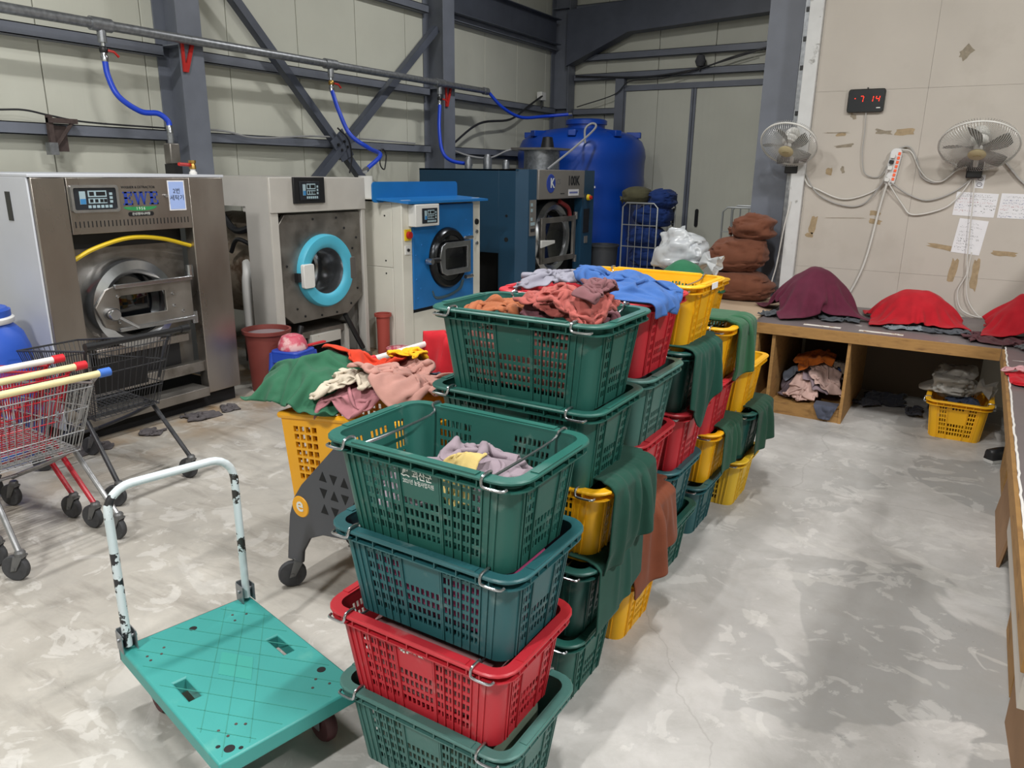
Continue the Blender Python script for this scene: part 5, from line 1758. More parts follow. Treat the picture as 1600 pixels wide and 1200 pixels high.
pp = [(0.035, 0.45), (0.085, 0.52), (0.30, 0.74), (0.66, 0.80), (0.66, 0.34), (0.36, 0.33), (0.20, 0.31), (0.115, 0.27), (0.065, 0.19), (0.055, 0.13), (-0.035, 0.13), (-0.02, 0.24), (0.0, 0.36)]
for y0, y1 in ((-0.022, -0.002), (YW + 0.002, YW + 0.022)):
    sp = MB().prism(pp[::-1], y0, y1, 'y').build('side_panel', M_GRPH, t, bevel=0.004)
    if y0 < 0:
        MB().lathe([(0.0, -0.004), (0.047, -0.004), (0.05, 0.0)], (0.075, -0.022, 0.415), 'y', 32).build('logo_disc', M_YEL, sp)
        text_mesh('logo_letter', 'e', 0.095, M_PRINT, sp, (0.075, -0.0275, 0.425), ROT_YFACE, 'CENTER', 0.0006, 1.0, 0.0012)
        # triangular lattice openings along the upper edge
        for k in range(7):
            u0 = 0.16 + k * 0.062
            zz = 0.40 + k * 0.0
            for j in range(3):
                sgn = 1 if (k + j) % 2 else -1
                zc = 0.44 + j * 0.075
                tri = [(u0 - 0.022, zc - sgn * 0.02), (u0 + 0.022, zc - sgn * 0.02), (u0, zc + sgn * 0.024)]
                if u0 > 0.2:
                    MB().prism(tri if sgn > 0 else tri[::-1], -0.0232, -0.022, 'y').build('lattice_opening', M_DARK, sp)
for (x, y, a) in ((0.01, 0.0, 0.9), (0.01, YW, 0.4), (0.62, 0.02, 0.2), (0.62, YW - 0.02, 0.2)):
    castor(t, x, y, a)
for y in (0.02, YW - 0.02):
    MB().box((0.58, y - 0.02, 0.14), (0.66, y + 0.02, 0.45)).build('rear_leg', M_GRPH, t)

# ------------------------------------------------------------------ drum, stool, buckets and basins
M_DRUM = mat('blue_drum_plastic', '#2a55b8', 0.45, var=0.06, vscale=5)
t = thing('plastic_drum', 'blue plastic drum with a white lid ring behind the nested carts', 'drum', (-5.22, 2.13, 0))
MB().lathe([(0, 0.0), (0.25, 0.0), (0.27, 0.05), (0.27, 0.28), (0.28, 0.30), (0.27, 0.32), (0.27, 0.55), (0.28, 0.57), (0.27, 0.6), (0.27, 0.72), (0.24, 0.82), (0.19, 0.88), (0.19, 0.97), (0.17, 0.97)], (0, 0, 0), 'z', 40).build('drum_body', M_DRUM, t)
MB().lathe([(0.18, 0.89), (0.20, 0.89), (0.205, 0.90), (0.205, 0.92), (0.19, 0.93)], (0, 0, 0), 'z', 36).build('lid_ring', M_WHITE, t)
MB().lathe([(0.0, 0.985), (0.17, 0.985), (0.19, 0.96)], (0, 0, 0), 'z', 36).build('drum_lid', M_DRUM, t)

M_STOOL = mat('blue_stool_plastic', '#2447ac', 0.4)
t = thing('plastic_stool', 'small blue plastic stool near the cyan ring washer', 'stool', (-4.63, 4.12, 0), 0.2)
MB().prism(rrect(0.27, 0.27, 0.05, 6), 0.40, 0.425, 'z').build('seat', M_STOOL, t, bevel=0.008)
MB().ring(rrect(0.28, 0.28, 0.05, 6), rrect(0.25, 0.25, 0.04, 6), 0.33, 0.405, 'z').build('apron', M_STOOL, t)
for s1 in (-1, 1):
    for s2 in (-1, 1):
        MB().tube([(s1 * 0.115, s2 * 0.115, 0.40), (s1 * 0.15, s2 * 0.15, 0.0)], [0.026, 0.018], 8).build('leg', M_STOOL, t)
M_BASIN = mat('faded_red_plastic', '#c8566a', 0.5, col2='#dfb4b4', patch=(14, 0.47, 0.6), var=0.1)
t = thing('plastic_ladle', 'faded red plastic ladle bowl upside down on the blue stool', 'ladle', (-4.63, 4.12, 0.425))
MB().lathe([(0.115, 0.0), (0.12, 0.012), (0.11, 0.06), (0.085, 0.105), (0.045, 0.122), (0.0, 0.125)], (0, 0, 0), 'z', 32).build('bowl', M_BASIN, t)
MB().box((0.03, 0.09, 0.004), (0.065, 0.31, 0.02)).build('handle', M_REDCAP, t, bevel=0.004)
def pail(name, label, loc, rt, rb, h, m, inner=None):
    t = thing(name, label, 'bucket', loc)
    MB().lathe([(0.0, 0.0), (rb, 0.0), (rt - 0.01, h - 0.03), (rt + 0.012, h - 0.03), (rt + 0.014, h), (rt - 0.004, h), (rb - 0.008, 0.02), (0.0, 0.02)], (0, 0, 0), 'z', 32).build('bucket_body', m, t)
    if inner:
        MB().lathe([(0.0, h * 0.93), (rt * 0.985 - 0.014, h * 0.93)], (0, 0, 0), 'z', 32).build('contents', inner, t)
    return t
M_BRBK = mat('brown_rubber_bucket', '#74352f', 0.6, var=0.08, vscale=6)
pail('bucket', 'tall brown rubber bucket between the stainless washer and the cyan ring washer', (-5.03, 4.20, 0), 0.19, 0.15, 0.53, M_BRBK, mat('grey_water', '#8b8588', 0.2))
pail('bucket', 'slim red-brown bucket between the cyan ring washer and the cream washer', (-5.10, 5.76, 0), 0.075, 0.065, 0.42, mat('red_brown_bucket', '#a1443a', 0.55))
t = thing('plastic_basin', 'small faded red basin on the floor by the cream washer', 'basin', (-4.83, 5.68, 0.0))
MB().lathe([(0.0, 0.0), (0.06, 0.0), (0.10, 0.05), (0.115, 0.10), (0.12, 0.10), (0.105, 0.045), (0.065, 0.006), (0.0, 0.006)], (0, 0, 0), 'z', 28).build('bowl', M_BASIN, t)
MB().lathe([(0.115, 0.10), (0.128, 0.102), (0.128, 0.108), (0.115, 0.106)], (0, 0, 0), 'z', 28).build('bowl_rim', M_BASIN, t)
# ------------------------------------------------------------------ work bench
M_MDF = mat('raw_mdf_edge', '#9a7442', 0.75, var=0.12, vscale=12, col2='#7a5731', patch=(7, 0.55, 0.7), stretch=(1, 1, 4))
M_TOP = mat('dark_bench_laminate', '#6f6768', 0.4, var=0.07, vscale=3, col2='#b9b4b2', patch=(5, 0.66, 0.74), roughvar=0.1)
M_TOPL = mat('pale_ply_top', '#b59f86', 0.6, var=0.08, vscale=4)
M_CHIPW = mat('chipped_pale_edge', '#d9d4cc', 0.8, col2='#9a7442', patch=(20, 0.55, 0.6))
BT = 0.725
t = thing('work_bench', 'long timber work bench with a dark laminate top along the partition', 'bench', (-1.40, 5.95, 0))
MB().box((0.0, 0.012, BT - 0.022), (1.66, 1.24, BT)).build('bench_top', M_TOP, t)
MB().box((0.0, 0.0, BT - 0.085), (1.66, 0.012, BT - 0.001)).build('front_edge', M_MDF, t, bevel=0.002)
MB().box((0.0, 0.02, BT - 0.08), (1.66, 0.06, BT - 0.022)).build('front_rail', M_MDF, t)
for (x, nm) in ((0.02, 'end_panel'), (0.70, 'divider_panel')):
    MB().box((x, 0.02, 0.0), (x + 0.022, 1.22, BT - 0.08)).build(nm, M_MDF, t)
MB().box((-0.02, -0.006, BT - 0.13), (0.012, 0.06, BT - 0.0)).build('corner_block', M_TOPL, t)
MB().box((0.145, 0.03, 0.0), (0.17, 1.2, BT - 0.08)).build('divider_panel', M_MDF, t)
MB().box((0.042, 0.05, 0.055), (0.70, 1.2, 0.075)).build('bottom_shelf', M_MDF, t)
MB().box((0.17, 0.028, 0.0), (0.70, 0.05, 0.105)).build('kick_board', M_MDF, t)
MB().box((0.20, 1.19, 0.0), (1.6, 1.21, BT - 0.03)).build('back_panel', mat('bench_back_board', '#5f5144', 0.8), t)
for (xa, xb, yy) in ((0.35, 0.62, 0.10), (0.75, 1.05, 0.09)):
    MB().box((xa, yy, BT), (xb, yy + 0.05, BT + 0.0012)).build('scraped_patch', M_CHIPW, t)

t = thing('side_board', 'pale plywood board extending the bench beside the brown sacks', 'board', (-2.05, 6.15, 0))
MB().box((0.0, 0.0, BT - 0.03), (0.63, 1.22, BT - 0.002)).build('top', M_TOPL, t)
for (x, y) in ((0.05, 0.1), (0.05, 1.1), (0.55, 1.1)):
    MB().box((x, y, 0), (x + 0.06, y + 0.06, BT - 0.03)).build('leg', M_MDF, t)

t = thing('side_bench', 'dark topped bench with a raw MDF edge along the right side', 'bench', (0.262, 2.05, 0))
MB().box((0.016, 0.0, BT - 0.022), (1.3, 5.12, BT)).build('bench_top', M_TOP, t)
MB().box((0.0, 0.0, BT - 0.085), (0.016, 3.90, BT + 0.0008)).build('front_edge', M_MDF, t, bevel=0.002)
MB().box((0.016, -0.012, BT - 0.085), (1.3, 0.0, BT)).build('end_edge', M_MDF, t, bevel=0.002)
MB().box((0.012, 0.02, BT - 0.20), (0.03, 1.2, BT - 0.085)).build('apron_board', M_BOARD, t)
b = MB()
rr = random.Random(3)
y = 0.02
pv = 0.02
strip = []
while y < 5.0:
    strip.append((0.018 + 0.006 * rr.random(), y))
    y += 0.05
pts = [(p[0] + 0.004, p[1]) for p in strip] + [(p[0] - 0.004 - 0.002 * rr.random(), p[1]) for p in strip[::-1]]
b.prism(pts, BT, BT + 0.0012, 'z')
b.build('chipped_line', mat('white_chipping', '#e2dfdb', 0.8), t)
for (ya, yb, x) in ((3.02, 3.05, 0.05), (3.55, 3.57, 0.05), (2.5, 2.53, 0.09)):
    MB().prism([(x, ya), (x + 0.12, ya + 0.01), (x + 0.3, yb + 0.03), (x + 0.1, yb)], BT, BT + 0.001, 'z').build('chip_mark', mat('white_chipping', '#e2dfdb', 0.8), t)
for y in (0.9, 3.0):
    MB().box((0.10, y, 0), (0.14, y + 0.5, BT - 0.03)).build('trestle_panel', M_MDF, t)
    MB().box((0.9, y, 0), (0.94, y + 0.5, BT - 0.03)).build('trestle_panel', M_MDF, t)
M_CARD = mat('cardboard', '#8a6a4c', 0.85, var=0.08, vscale=6)
t = thing('cardboard_box', 'open brown cardboard box under the near end of the side bench', 'box', (0.56, 2.55, 0), 0.06)
for nm, a, c in (('box_side', (-0.2, -0.25, 0.0), (-0.195, 0.25, 0.30)), ('box_side', (0.195, -0.25, 0), (0.2, 0.25, 0.30)), ('box_end', (-0.195, -0.25, 0), (0.195, -0.245, 0.30)), ('box_end', (-0.195, 0.245, 0), (0.195, 0.25, 0.30)), ('box_floor', (-0.195, -0.245, 0.0), (0.195, 0.245, 0.005))):
    MB().box(a, c).build(nm, M_CARD, t)
MB().add([(-0.2, -0.25, 0.30), (-0.2, 0.25, 0.30), (-0.24, 0.25, 0.43), (-0.24, -0.25, 0.41), (-0.196, -0.25, 0.30), (-0.196, 0.25, 0.30), (-0.236, 0.25, 0.43), (-0.236, -0.25, 0.41)],
         [(0, 1, 2, 3), (7, 6, 5, 4), (0, 4, 5, 1), (1, 5, 6, 2), (2, 6, 7, 3), (3, 7, 4, 0)]).build('box_flap', M_CARD, t)
t = thing('cardboard_sheet', 'folded cardboard sheet leaning under the middle of the side bench', 'cardboard', (0.33, 4.05, 0))
MB().box((0.0, 0.0, 0.0), (0.012, 0.75, 0.30), Matrix.Rotation(0.12, 4, 'Y')).build('sheet', M_CARD, t)
MB().box((0.014, 0.05, 0.0), (0.024, 0.7, 0.27), Matrix.Rotation(0.12, 4, 'Y')).build('inner_fold', M_CARD, t)
# shoe under the bench corner
t = thing('shoe', 'black slip-on shoe on the floor under the bench corner', 'shoe', (0.37, 5.76, 0), 0.9)
M_SOLE = mat('white_sole', '#b9b9b6', 0.6)
sh = [(-0.13, 0), (-0.125, -0.035), (-0.05, -0.04), (0.05, -0.045), (0.12, -0.035), (0.145, 0), (0.12, 0.035), (0.05, 0.045), (-0.05, 0.04), (-0.125, 0.035)]
MB().prism(sh, 0.0, 0.025, 'z').build('sole', M_SOLE, t, bevel=0.004)
b = MB()
lay = [(0.025, 1.0, 0.0), (0.05, 0.97, 0.0), (0.072, 0.85, -0.02), (0.09, 0.62, -0.05)]
V, F_ = [], []
for (z, s, dx) in lay:
    V += [(p[0] * s + dx, p[1] * s, z) for p in sh]
n = len(sh)
for i in range(len(lay) - 1):
    for k in range(n):
        F_.append((i * n + k, i * n + (k + 1) % n, (i + 1) * n + (k + 1) % n, (i + 1) * n + k))
b.add(V, F_ + [tuple((len(lay) - 1) * n + k for k in range(n))])
b.build('upper', M_BLACK, t, smooth=80)

# ------------------------------------------------------------------ fans, clock, power strip, notices on the partition
M_FANW = mat('fan_white_plastic', '#d6d5d0', 0.4)
M_FANWIRE = mat('fan_wire', '#b9b9b6', 0.35, 0.3)
M_BLADE = mat('smoked_fan_blade', '#77746e', 0.25, trans=0.55, alpha=0.75)
M_HUB = mat('fan_hub_beige', '#b8ac88', 0.5)
def wall_fan(label, x, z, R_, tilt, turn):
    """bracket on the wall, motor, five blades, front and rear guard; fan looks towards -Y and down"""
    t = thing('wall_fan', label, 'fan', (x, YP - 0.002, z - 0.16), 0, 'wall fans on the partition')
    MB().box((-0.055, -0.06, -0.06), (0.055, 0.0, 0.08)).build('wall_bracket', M_BLACK, t, bevel=0.008)
    MB().cyl((0, -0.05, 0.03), (0, -0.10, 0.14), 0.018, 10).build('bracket_arm', M_FANW, t)
    Mx = Matrix.Translation((0, -0.25, 0.18)) @ Matrix.Rotation(turn, 4, 'Z') @ Matrix.Rotation(tilt, 4, 'X')
    head = bpy.data.objects.new('fan_head', MB().lathe([(0.0, 0.16), (0.045, 0.155), (0.062, 0.12), (0.065, 0.03), (0.05, 0.005), (0.0, 0.0)], (0, 0, 0), 'y', 24).mesh('fan_head', M_FANW))
    COL.objects.link(head)
    head.parent = t
    head.matrix_local = Mx
    def guard(prof_, n, name, m):
        b = MB()
        for k in range(n):
            a = 2 * PI * k / n
            b.tube([(r * math.cos(a + tw), y, r * math.sin(a + tw)) for r, y, tw in prof_], 0.0016, 3, cap=False)
        return b.build(name, m, head)
    guard([(0.055, -0.085, 0.0), (R_ * 0.45, -0.09, 0.15), (R_ * 0.8, -0.07, 0.3), (R_ * 0.97, -0.03, 0.36), (R_, 0.0, 0.38)], 84, 'front_guard', M_FANWIRE)
    guard([(0.06, 0.06, 0.0), (R_ * 0.6, 0.07, 0.0), (R_ * 0.95, 0.045, 0.0), (R_, 0.0, 0.0)], 84, 'rear_guard', M_FANWIRE)
    MB().tube([(R_ * math.cos(a), 0.0, R_ * math.sin(a)) for a in [2 * PI * i / 48 for i in range(48)]], 0.0075, 8, closed=True).build('guard_ring', M_FANW, head)
    MB().lathe([(0.0, -0.098), (0.05, -0.096), (0.062, -0.088), (0.062, -0.08)], (0, 0, 0), 'y', 28).build('badge', M_HUB, head)
    MB().tube([(-0.025, -0.1, 0.0), (0.0, -0.1, 0.006), (0.028, -0.1, -0.001)], 0.002, 5).build('badge_script', mat('badge_gold', '#6c5a2d', 0.5), head)
    MB().lathe([(0.0, -0.07), (0.03, -0.065), (0.035, -0.02), (0.0, -0.01)], (0, 0, 0), 'y', 16).build('blade_hub', M_FANW, head)
    for k in range(5):
        a0 = k * 2 * PI / 5 + 0.3
        V, F_ = [], []
        NR_, NA = 6, 5
        for i in range(NR_):
            r = 0.03 + (R_ * 0.88 - 0.03) * i / (NR_ - 1)
            wd = (0.25 + 0.55 * math.sin(PI * (0.15 + 0.75 * i / (NR_ - 1)))) * 0.75
            for j in range(NA):
                q = j / (NA - 1) - 0.5
                a = a0 + q * wd + 0.25 * i / (NR_ - 1)
                V.append((r * math.cos(a), -0.03 + 0.045 * q, r * math.sin(a)))
        for i in range(NR_ - 1):
            for j in range(NA - 1):
                F_.append((i * NA + j, i * NA + j + 1, (i + 1) * NA + j + 1, (i + 1) * NA + j))
        bl = MB().add(V, F_).build('blade', M_BLADE, head, smooth=80)
        so = bl.modifiers.new('thickness', 'SOLIDIFY')
        so.thickness = 0.002
    MB().tube([(0.0, -0.04, -0.02), (0.0, -0.05, -0.20)], 0.0012, 4).build('pull_cord', M_WHITE, t)
    return t
wall_fan('white wall fan at the left edge of the timber partition', -1.50, 2.08, 0.235, 0.80, -0.08)
wall_fan('white wall fan above the paper notices on the partition', -0.10, 2.06, 0.27, 0.92, 0.0)

M_CLK = mat('clock_black_gloss', '#121317', 0.15, coat=0.4)
M_LED = mat('red_led', '#ff2a1a', 0.5, emit='#ff3018', estr=1.6)
t = thing('digital_clock', 'black digital wall clock showing red digits 7 14', 'clock', (-0.965, YP, 2.45))
MB().prism(rrect(0.285, 0.185, 0.022, 6), -0.035, 0.0, 'y').build('case', M_CLK, t, bevel=0.004)
MB().prism(rrect(0.265, 0.165, 0.018, 6), -0.0365, -0.035, 'y').build('face', mat('clock_face_smoke', '#1c1f26', 0.2), t)
SEG = {'7': 'abc', '1': 'bc', '4': 'bcfg'}
def digit(ch, cx, cz, h):
    w_ = h * 0.55
    tk = 0.005
    S = {'a': ((-w_ / 2, h / 2), (w_ / 2, h / 2)), 'b': ((w_ / 2, h / 2), (w_ / 2, 0)), 'c': ((w_ / 2, 0), (w_ / 2, -h / 2)), 'f': ((-w_ / 2, h / 2), (-w_ / 2, 0)), 'g': ((-w_ / 2, 0), (w_ / 2, 0))}
    for s in SEG[ch]:
        (x0, z0), (x1, z1) = S[s]
        sl = 0.12
        x0 += z0 * sl
        x1 += z1 * sl
        d = Vector((x1 - x0, 0, z1 - z0)).normalized() * 0.003
        MB().tube([(cx + x0 + d.x, -0.038, cz + z0 + d.z), (cx + x1 - d.x, -0.038, cz + z1 - d.z)], tk / 2, 6).build('led_segment', M_LED, t)
digit('7', -0.035, 0.012, 0.046)
digit('1', 0.040, 0.012, 0.046)
digit('4', 0.088, 0.012, 0.046)
MB().lathe([(0.0, -0.0385), (0.004, -0.038)], (-0.085, 0, 0.018), 'y', 8).build('led_dot', M_LED, t)
MB().box((0.085, -0.0375, -0.062), (0.115, -0.037, -0.054)).build('maker_mark', M_PRINT, t)
MB().cyl((0.0, -0.01, 0.09), (0.0, -0.01, 0.105), 0.006, 8).build('hanging_nail', M_BLACK, t)

M_STRIP = mat('power_strip_white', '#d8d8d8', 0.4)
M_ORNG = mat('orange_switch', '#e8643c', 0.45, emit='#e84a20', estr=0.12)
t = thing('power_strip', 'white power strip with a row of orange switches hung upright on the partition', 'power strip', (-0.69, YP, 1.92))
Mt = Matrix.Rotation(0.11, 4, 'Y')
b = MB()
b.prism(rrect(0.088, 0.30, 0.04, 7), -0.05, 0.0, 'y')
o = b.build('body', M_STRIP, t, bevel=0.006)
o.matrix_local = Mt
for k in range(7):
    MB().box((0.016, -0.056, 0.098 - k * 0.034), (0.036, -0.05, 0.122 - k * 0.034)).build('switch', M_ORNG, o, bevel=0.002)
for k in range(5):
    MB().lathe([(0.018, -0.047), (0.018, -0.051), (0.021, -0.051), (0.022, -0.048)], (-0.014, 0, 0.085 - k * 0.047), 'y', 16).build('socket', M_STRIP, o)
for k, m_ in ((0, M_WHITE), (1, M_BLACK), (2, M_WHITE), (4, M_WHITE)):
    MB().prism(rrect(0.034, 0.03, 0.008, 4, -0.016, 0.085 - k * 0.047), -0.085, -0.05, 'y').build('plug', m_, o)
CW_ = mat('white_flex', '#cfcdc8', 0.5)
CG_ = mat('grey_flex', '#a5a3a0', 0.5)
def wcable(label, pts, r=0.006, m=CW_, y=YP - 0.02):
    pts = [(p[0], y + (p[2] if len(p) > 2 else 0.0), p[1]) for p in pts]
    return cable('flex_cable', label, pts, r, m, 'cable', 'cables on the partition')
wcable('white cable from the left fan to the power strip, upper loop', [(-1.44, 1.96), (-1.36, 1.78), (-1.27, 1.73), (-1.03, 1.65), (-0.79, 1.74), (-0.72, 1.90, -0.05)])
wcable('grey cable from the left fan to the power strip, lower loop', [(-1.42, 1.93), (-1.27, 1.70), (-1.05, 1.60), (-0.87, 1.62), (-0.72, 1.84, -0.05)], 0.006, CG_)
wcable('thin grey cable hanging from the digital clock', [(-0.955, 2.36), (-0.945, 2.21), (-0.94, 2.03), (-0.90, 1.87), (-0.79, 1.84), (-0.73, 1.93, -0.05)], 0.0045, CG_)
wcable('grey cable arching from the top of the power strip to the right', [(-0.665, 2.07), (-0.59, 2.08), (-0.52, 1.98), (-0.47, 1.85), (-0.37, 1.80), (-0.28, 1.84), (-0.22, 1.93), (-0.15, 1.95)], 0.006, CG_)
wcable('white cable arching from the top of the power strip to the right', [(-0.66, 2.065), (-0.57, 2.04), (-0.50, 1.92), (-0.42, 1.83), (-0.32, 1.81), (-0.22, 1.90), (-0.14, 1.93)], 0.005, CW_, YP - 0.028)
wcable('grey cable sagging from the power strip to the right fan', [(-0.69, 1.80, -0.04), (-0.54, 1.70), (-0.39, 1.66), (-0.22, 1.73), (-0.10, 1.85), (-0.09, 1.89)], 0.006, CG_)
wcable('white cable sagging lowest from the power strip to the right fan', [(-0.71, 1.80, -0.04), (-0.58, 1.62), (-0.49, 1.54), (-0.29, 1.59), (-0.19, 1.68), (-0.11, 1.83)])
wcable('thick white cable hanging from the power strip down to the maroon pile', [(-0.715, 1.79, -0.03), (-0.75, 1.56), (-0.79, 1.2), (-0.84, 0.98), (-0.92, 0.79), (-1.0, 0.745, -0.06)], 0.010)
wcable('grey cable running right from the right fan off the edge', [(0.09, 1.97), (0.17, 1.88), (0.24, 1.81), (0.5, 1.6)], 0.008, CG_)
wcable('white pull cord pair hanging from the right fan, left strand', [(-0.09, 1.86), (-0.08, 1.73), (-0.045, 1.23), (-0.03, 1.08), (-0.07, 0.94), (-0.03, 0.80), (0.07, 0.745), (0.18, 0.738)], 0.005, CW_, YP - 0.03)
wcable('white pull cord pair hanging from the right fan, right strand', [(-0.02, 1.26), (-0.02, 1.05), (0.01, 0.88), (0.10, 0.755), (0.17, 0.742)], 0.005, CW_, YP - 0.03)
cable('flex_cable', 'white cable hanging in front of the white partition post', [(-1.47, YP - 0.06, 1.62), (-1.50, YP - 0.08, 1.39), (-1.53, YP - 0.08, 1.05), (-1.55, YP - 0.10, 0.90), (-1.53, YP - 0.12, 0.84)], 0.006, CW_, 'cable', 'cables on the partition')

# notices: the writing on them is too small to read in the photo, so each line is a row of pen strokes
I_B = mat('ink_blue', '#3c4a86', 0.6)
I_R = mat('ink_red', '#a33a46', 0.6)
I_G = mat('ink_grey', '#6c6c72', 0.6)
def stroke_line(sheet, x0, z, ln, h, m, seed, bold=0.0011):
    rr = random.Random(seed)
    b = MB()
    x = x0
    while x < x0 + ln:
        for _ in range(rr.randint(2, 5)):
            for k in range(rr.randint(2, 4)):
                ax, az = x + rr.random() * h * 0.75, z + (rr.random() - 0.5) * h
                if rr.random() < 0.5:
                    c = (ax + h * 0.5 * rr.random(), az)
                else:
                    c = (ax, az - h * 0.5 * rr.random())
                b.box((ax, -0.0022, az - bold / 2), (c[0] + bold, -0.0016, c[1] + bold / 2))
            x += h * 0.9
            if x > x0 + ln:
                break
        x += h * 0.6
    return b.build('written_line', m, sheet, smooth=0)
def notice(label, x, z, w_, h_, ang, lines, m=M_PAPER):
    t = thing('paper_notice', label, 'notice', (x, YP - 0.001, z), 0, 'notices on the partition')
    sh_ = MB().box((-w_ / 2, -0.0015, -h_ / 2), (w_ / 2, 0.0, h_ / 2)).build('sheet', m, t)
    sh_.rotation_euler = (0, ang, 0)
    for k, (tx, tz, ln, s, mm) in enumerate(lines):
        stroke_line(sh_, tx, tz, ln, s, mm, int(1000 * (x + 3)) + k, 0.0019 if s < 0.016 else 0.0026)
    return t
notice('landscape printed notice with coloured lines below the right fan', -0.055, 1.635, 0.29, 0.185, 0.04,
       [(-0.09, 0.075, 0.18, 0.011, M_INKB), (-0.10, 0.062, 0.20, 0.006, I_G), (-0.13, 0.042, 0.11, 0.012, I_R), (-0.02, 0.042, 0.15, 0.014, M_INKB), (-0.13, 0.017, 0.24, 0.013, I_R),
        (-0.135, -0.006, 0.05, 0.013, I_B), (-0.065, -0.006, 0.11, 0.015, M_INKB), (0.06, -0.006, 0.07, 0.016, M_INKB), (-0.135, -0.026, 0.05, 0.013, I_B), (0.06, -0.028, 0.06, 0.018, M_INKB), (-0.135, -0.052, 0.10, 0.013, I_R), (-0.01, -0.056, 0.07, 0.016, M_INKB)])
notice('landscape printed notice at the right edge of the photo', 0.255, 1.63, 0.29, 0.19, 0.02,
       [(-0.11, 0.07, 0.07, 0.012, I_G), (-0.04, 0.07, 0.15, 0.014, M_INKB), (-0.13, 0.045, 0.25, 0.013, I_B), (-0.13, 0.022, 0.25, 0.013, I_B), (-0.135, -0.002, 0.24, 0.013, I_R), (-0.135, -0.026, 0.06, 0.013, I_R), (-0.05, -0.026, 0.09, 0.018, M_INKB), (-0.135, -0.055, 0.24, 0.014, I_G), (-0.135, -0.08, 0.20, 0.014, I_B)])
notice('handwritten white sheet taped below the printed notices', -0.055, 1.38, 0.205, 0.275, 0.09,
       [(-0.06, 0.105, 0.09, 0.014, I_G), (-0.085, 0.075, 0.16, 0.013, I_G), (-0.02, 0.066, 0.03, 0.02, M_INKB), (-0.085, 0.035, 0.10, 0.012, I_G), (-0.08, 0.008, 0.14, 0.014, M_INKB), (-0.085, -0.018, 0.15, 0.014, M_INKB), (-0.085, -0.038, 0.07, 0.013, M_INKB), (-0.09, -0.062, 0.13, 0.013, M_INKB), (-0.09, -0.087, 0.13, 0.013, M_INKB), (-0.06, -0.11, 0.05, 0.012, I_G)])
t = notice('small white sheet with two round drawings under the right fan', -0.05, 1.815, 0.062, 0.105, 0.05, [])
sh_ = t.children[0]
for k, zz in enumerate((0.022, -0.024)):
    MB().tube([(0.018 * math.cos(a), -0.0022, zz + 0.015 * math.sin(a)) for a in [2 * PI * i / 20 for i in range(20)]], 0.0022, 4, closed=True).build('round_drawing', I_G, sh_)
    MB().tube([(-0.012, -0.0022, zz), (0.0, -0.0022, zz + 0.006), (0.012, -0.0022, zz - 0.002)], 0.0018, 4).build('drawing_stroke', I_G, sh_)

# ------------------------------------------------------------------ far end: roll cages, bin
M_CAGE = mat('cage_zinc', '#a9adae', 0.4, 0.6)
def roll_cage(label, loc, rz):
    t = thing('roll_cage', label, 'roll cage', loc, rz, 'wire roll cages by the back doors')
    w_, d_, h_ = 0.56, 0.66, 1.42
    for s in (-1, 1):
        x = s * d_ / 2
        pts = [(x, -w_ / 2, 0.16), (x, -w_ / 2, h_ - 0.06), (x, -w_ / 2 + 0.06, h_), (x, w_ / 2 - 0.06, h_), (x, w_ / 2, h_ - 0.06), (x, w_ / 2, 0.16)]
        MB().tube(pts, 0.013, 8).build('side_frame', M_CAGE, t)
        for k in range(1, 5):
            y = -w_ / 2 + w_ * k / 5
            MB().cyl((x, y, 0.2), (x, y, h_), 0.005, 6).build('upright_wire', M_CAGE, t)
        for z in (0.45, 0.78, 1.1):
            MB().cyl((x, -w_ / 2, z), (x, w_ / 2, z), 0.009, 6).build('cross_wire', M_CAGE, t)
    MB().box((-d_ / 2, -w_ / 2, 0.15), (d_ / 2, w_ / 2, 0.175)).build('base_tray', M_CAGE, t)
    for s1 in (-1, 1):
        for s2 in (-1, 1):
            castor(t, s1 * 0.27, s2 * 0.22, 0.3 * s1)
    return t
roll_cage('wire roll cage packed with blue sacks in front of the doors', (-4.30, 10.95, 0), PI / 2 - 0.05)
roll_cage('wire roll cage standing behind the brown sacks', (-2.72, 10.6, 0), PI / 2 + 0.08)
pail('waste_bin', 'big black plastic bin beside the navy machine', (-4.83, 10.52, 0.0), 0.22, 0.18, 0.80, mat('black_bin_plastic', '#3a3d42', 0.55))
# crate under the bench
t = crate(0, 0, 0, 'yellow', 'yellow crate with a crumpled plastic bag under the bench', 'stacked plastic laundry crates', PI / 2)
t.location = (0.075, 5.985 + 0.335, 0)
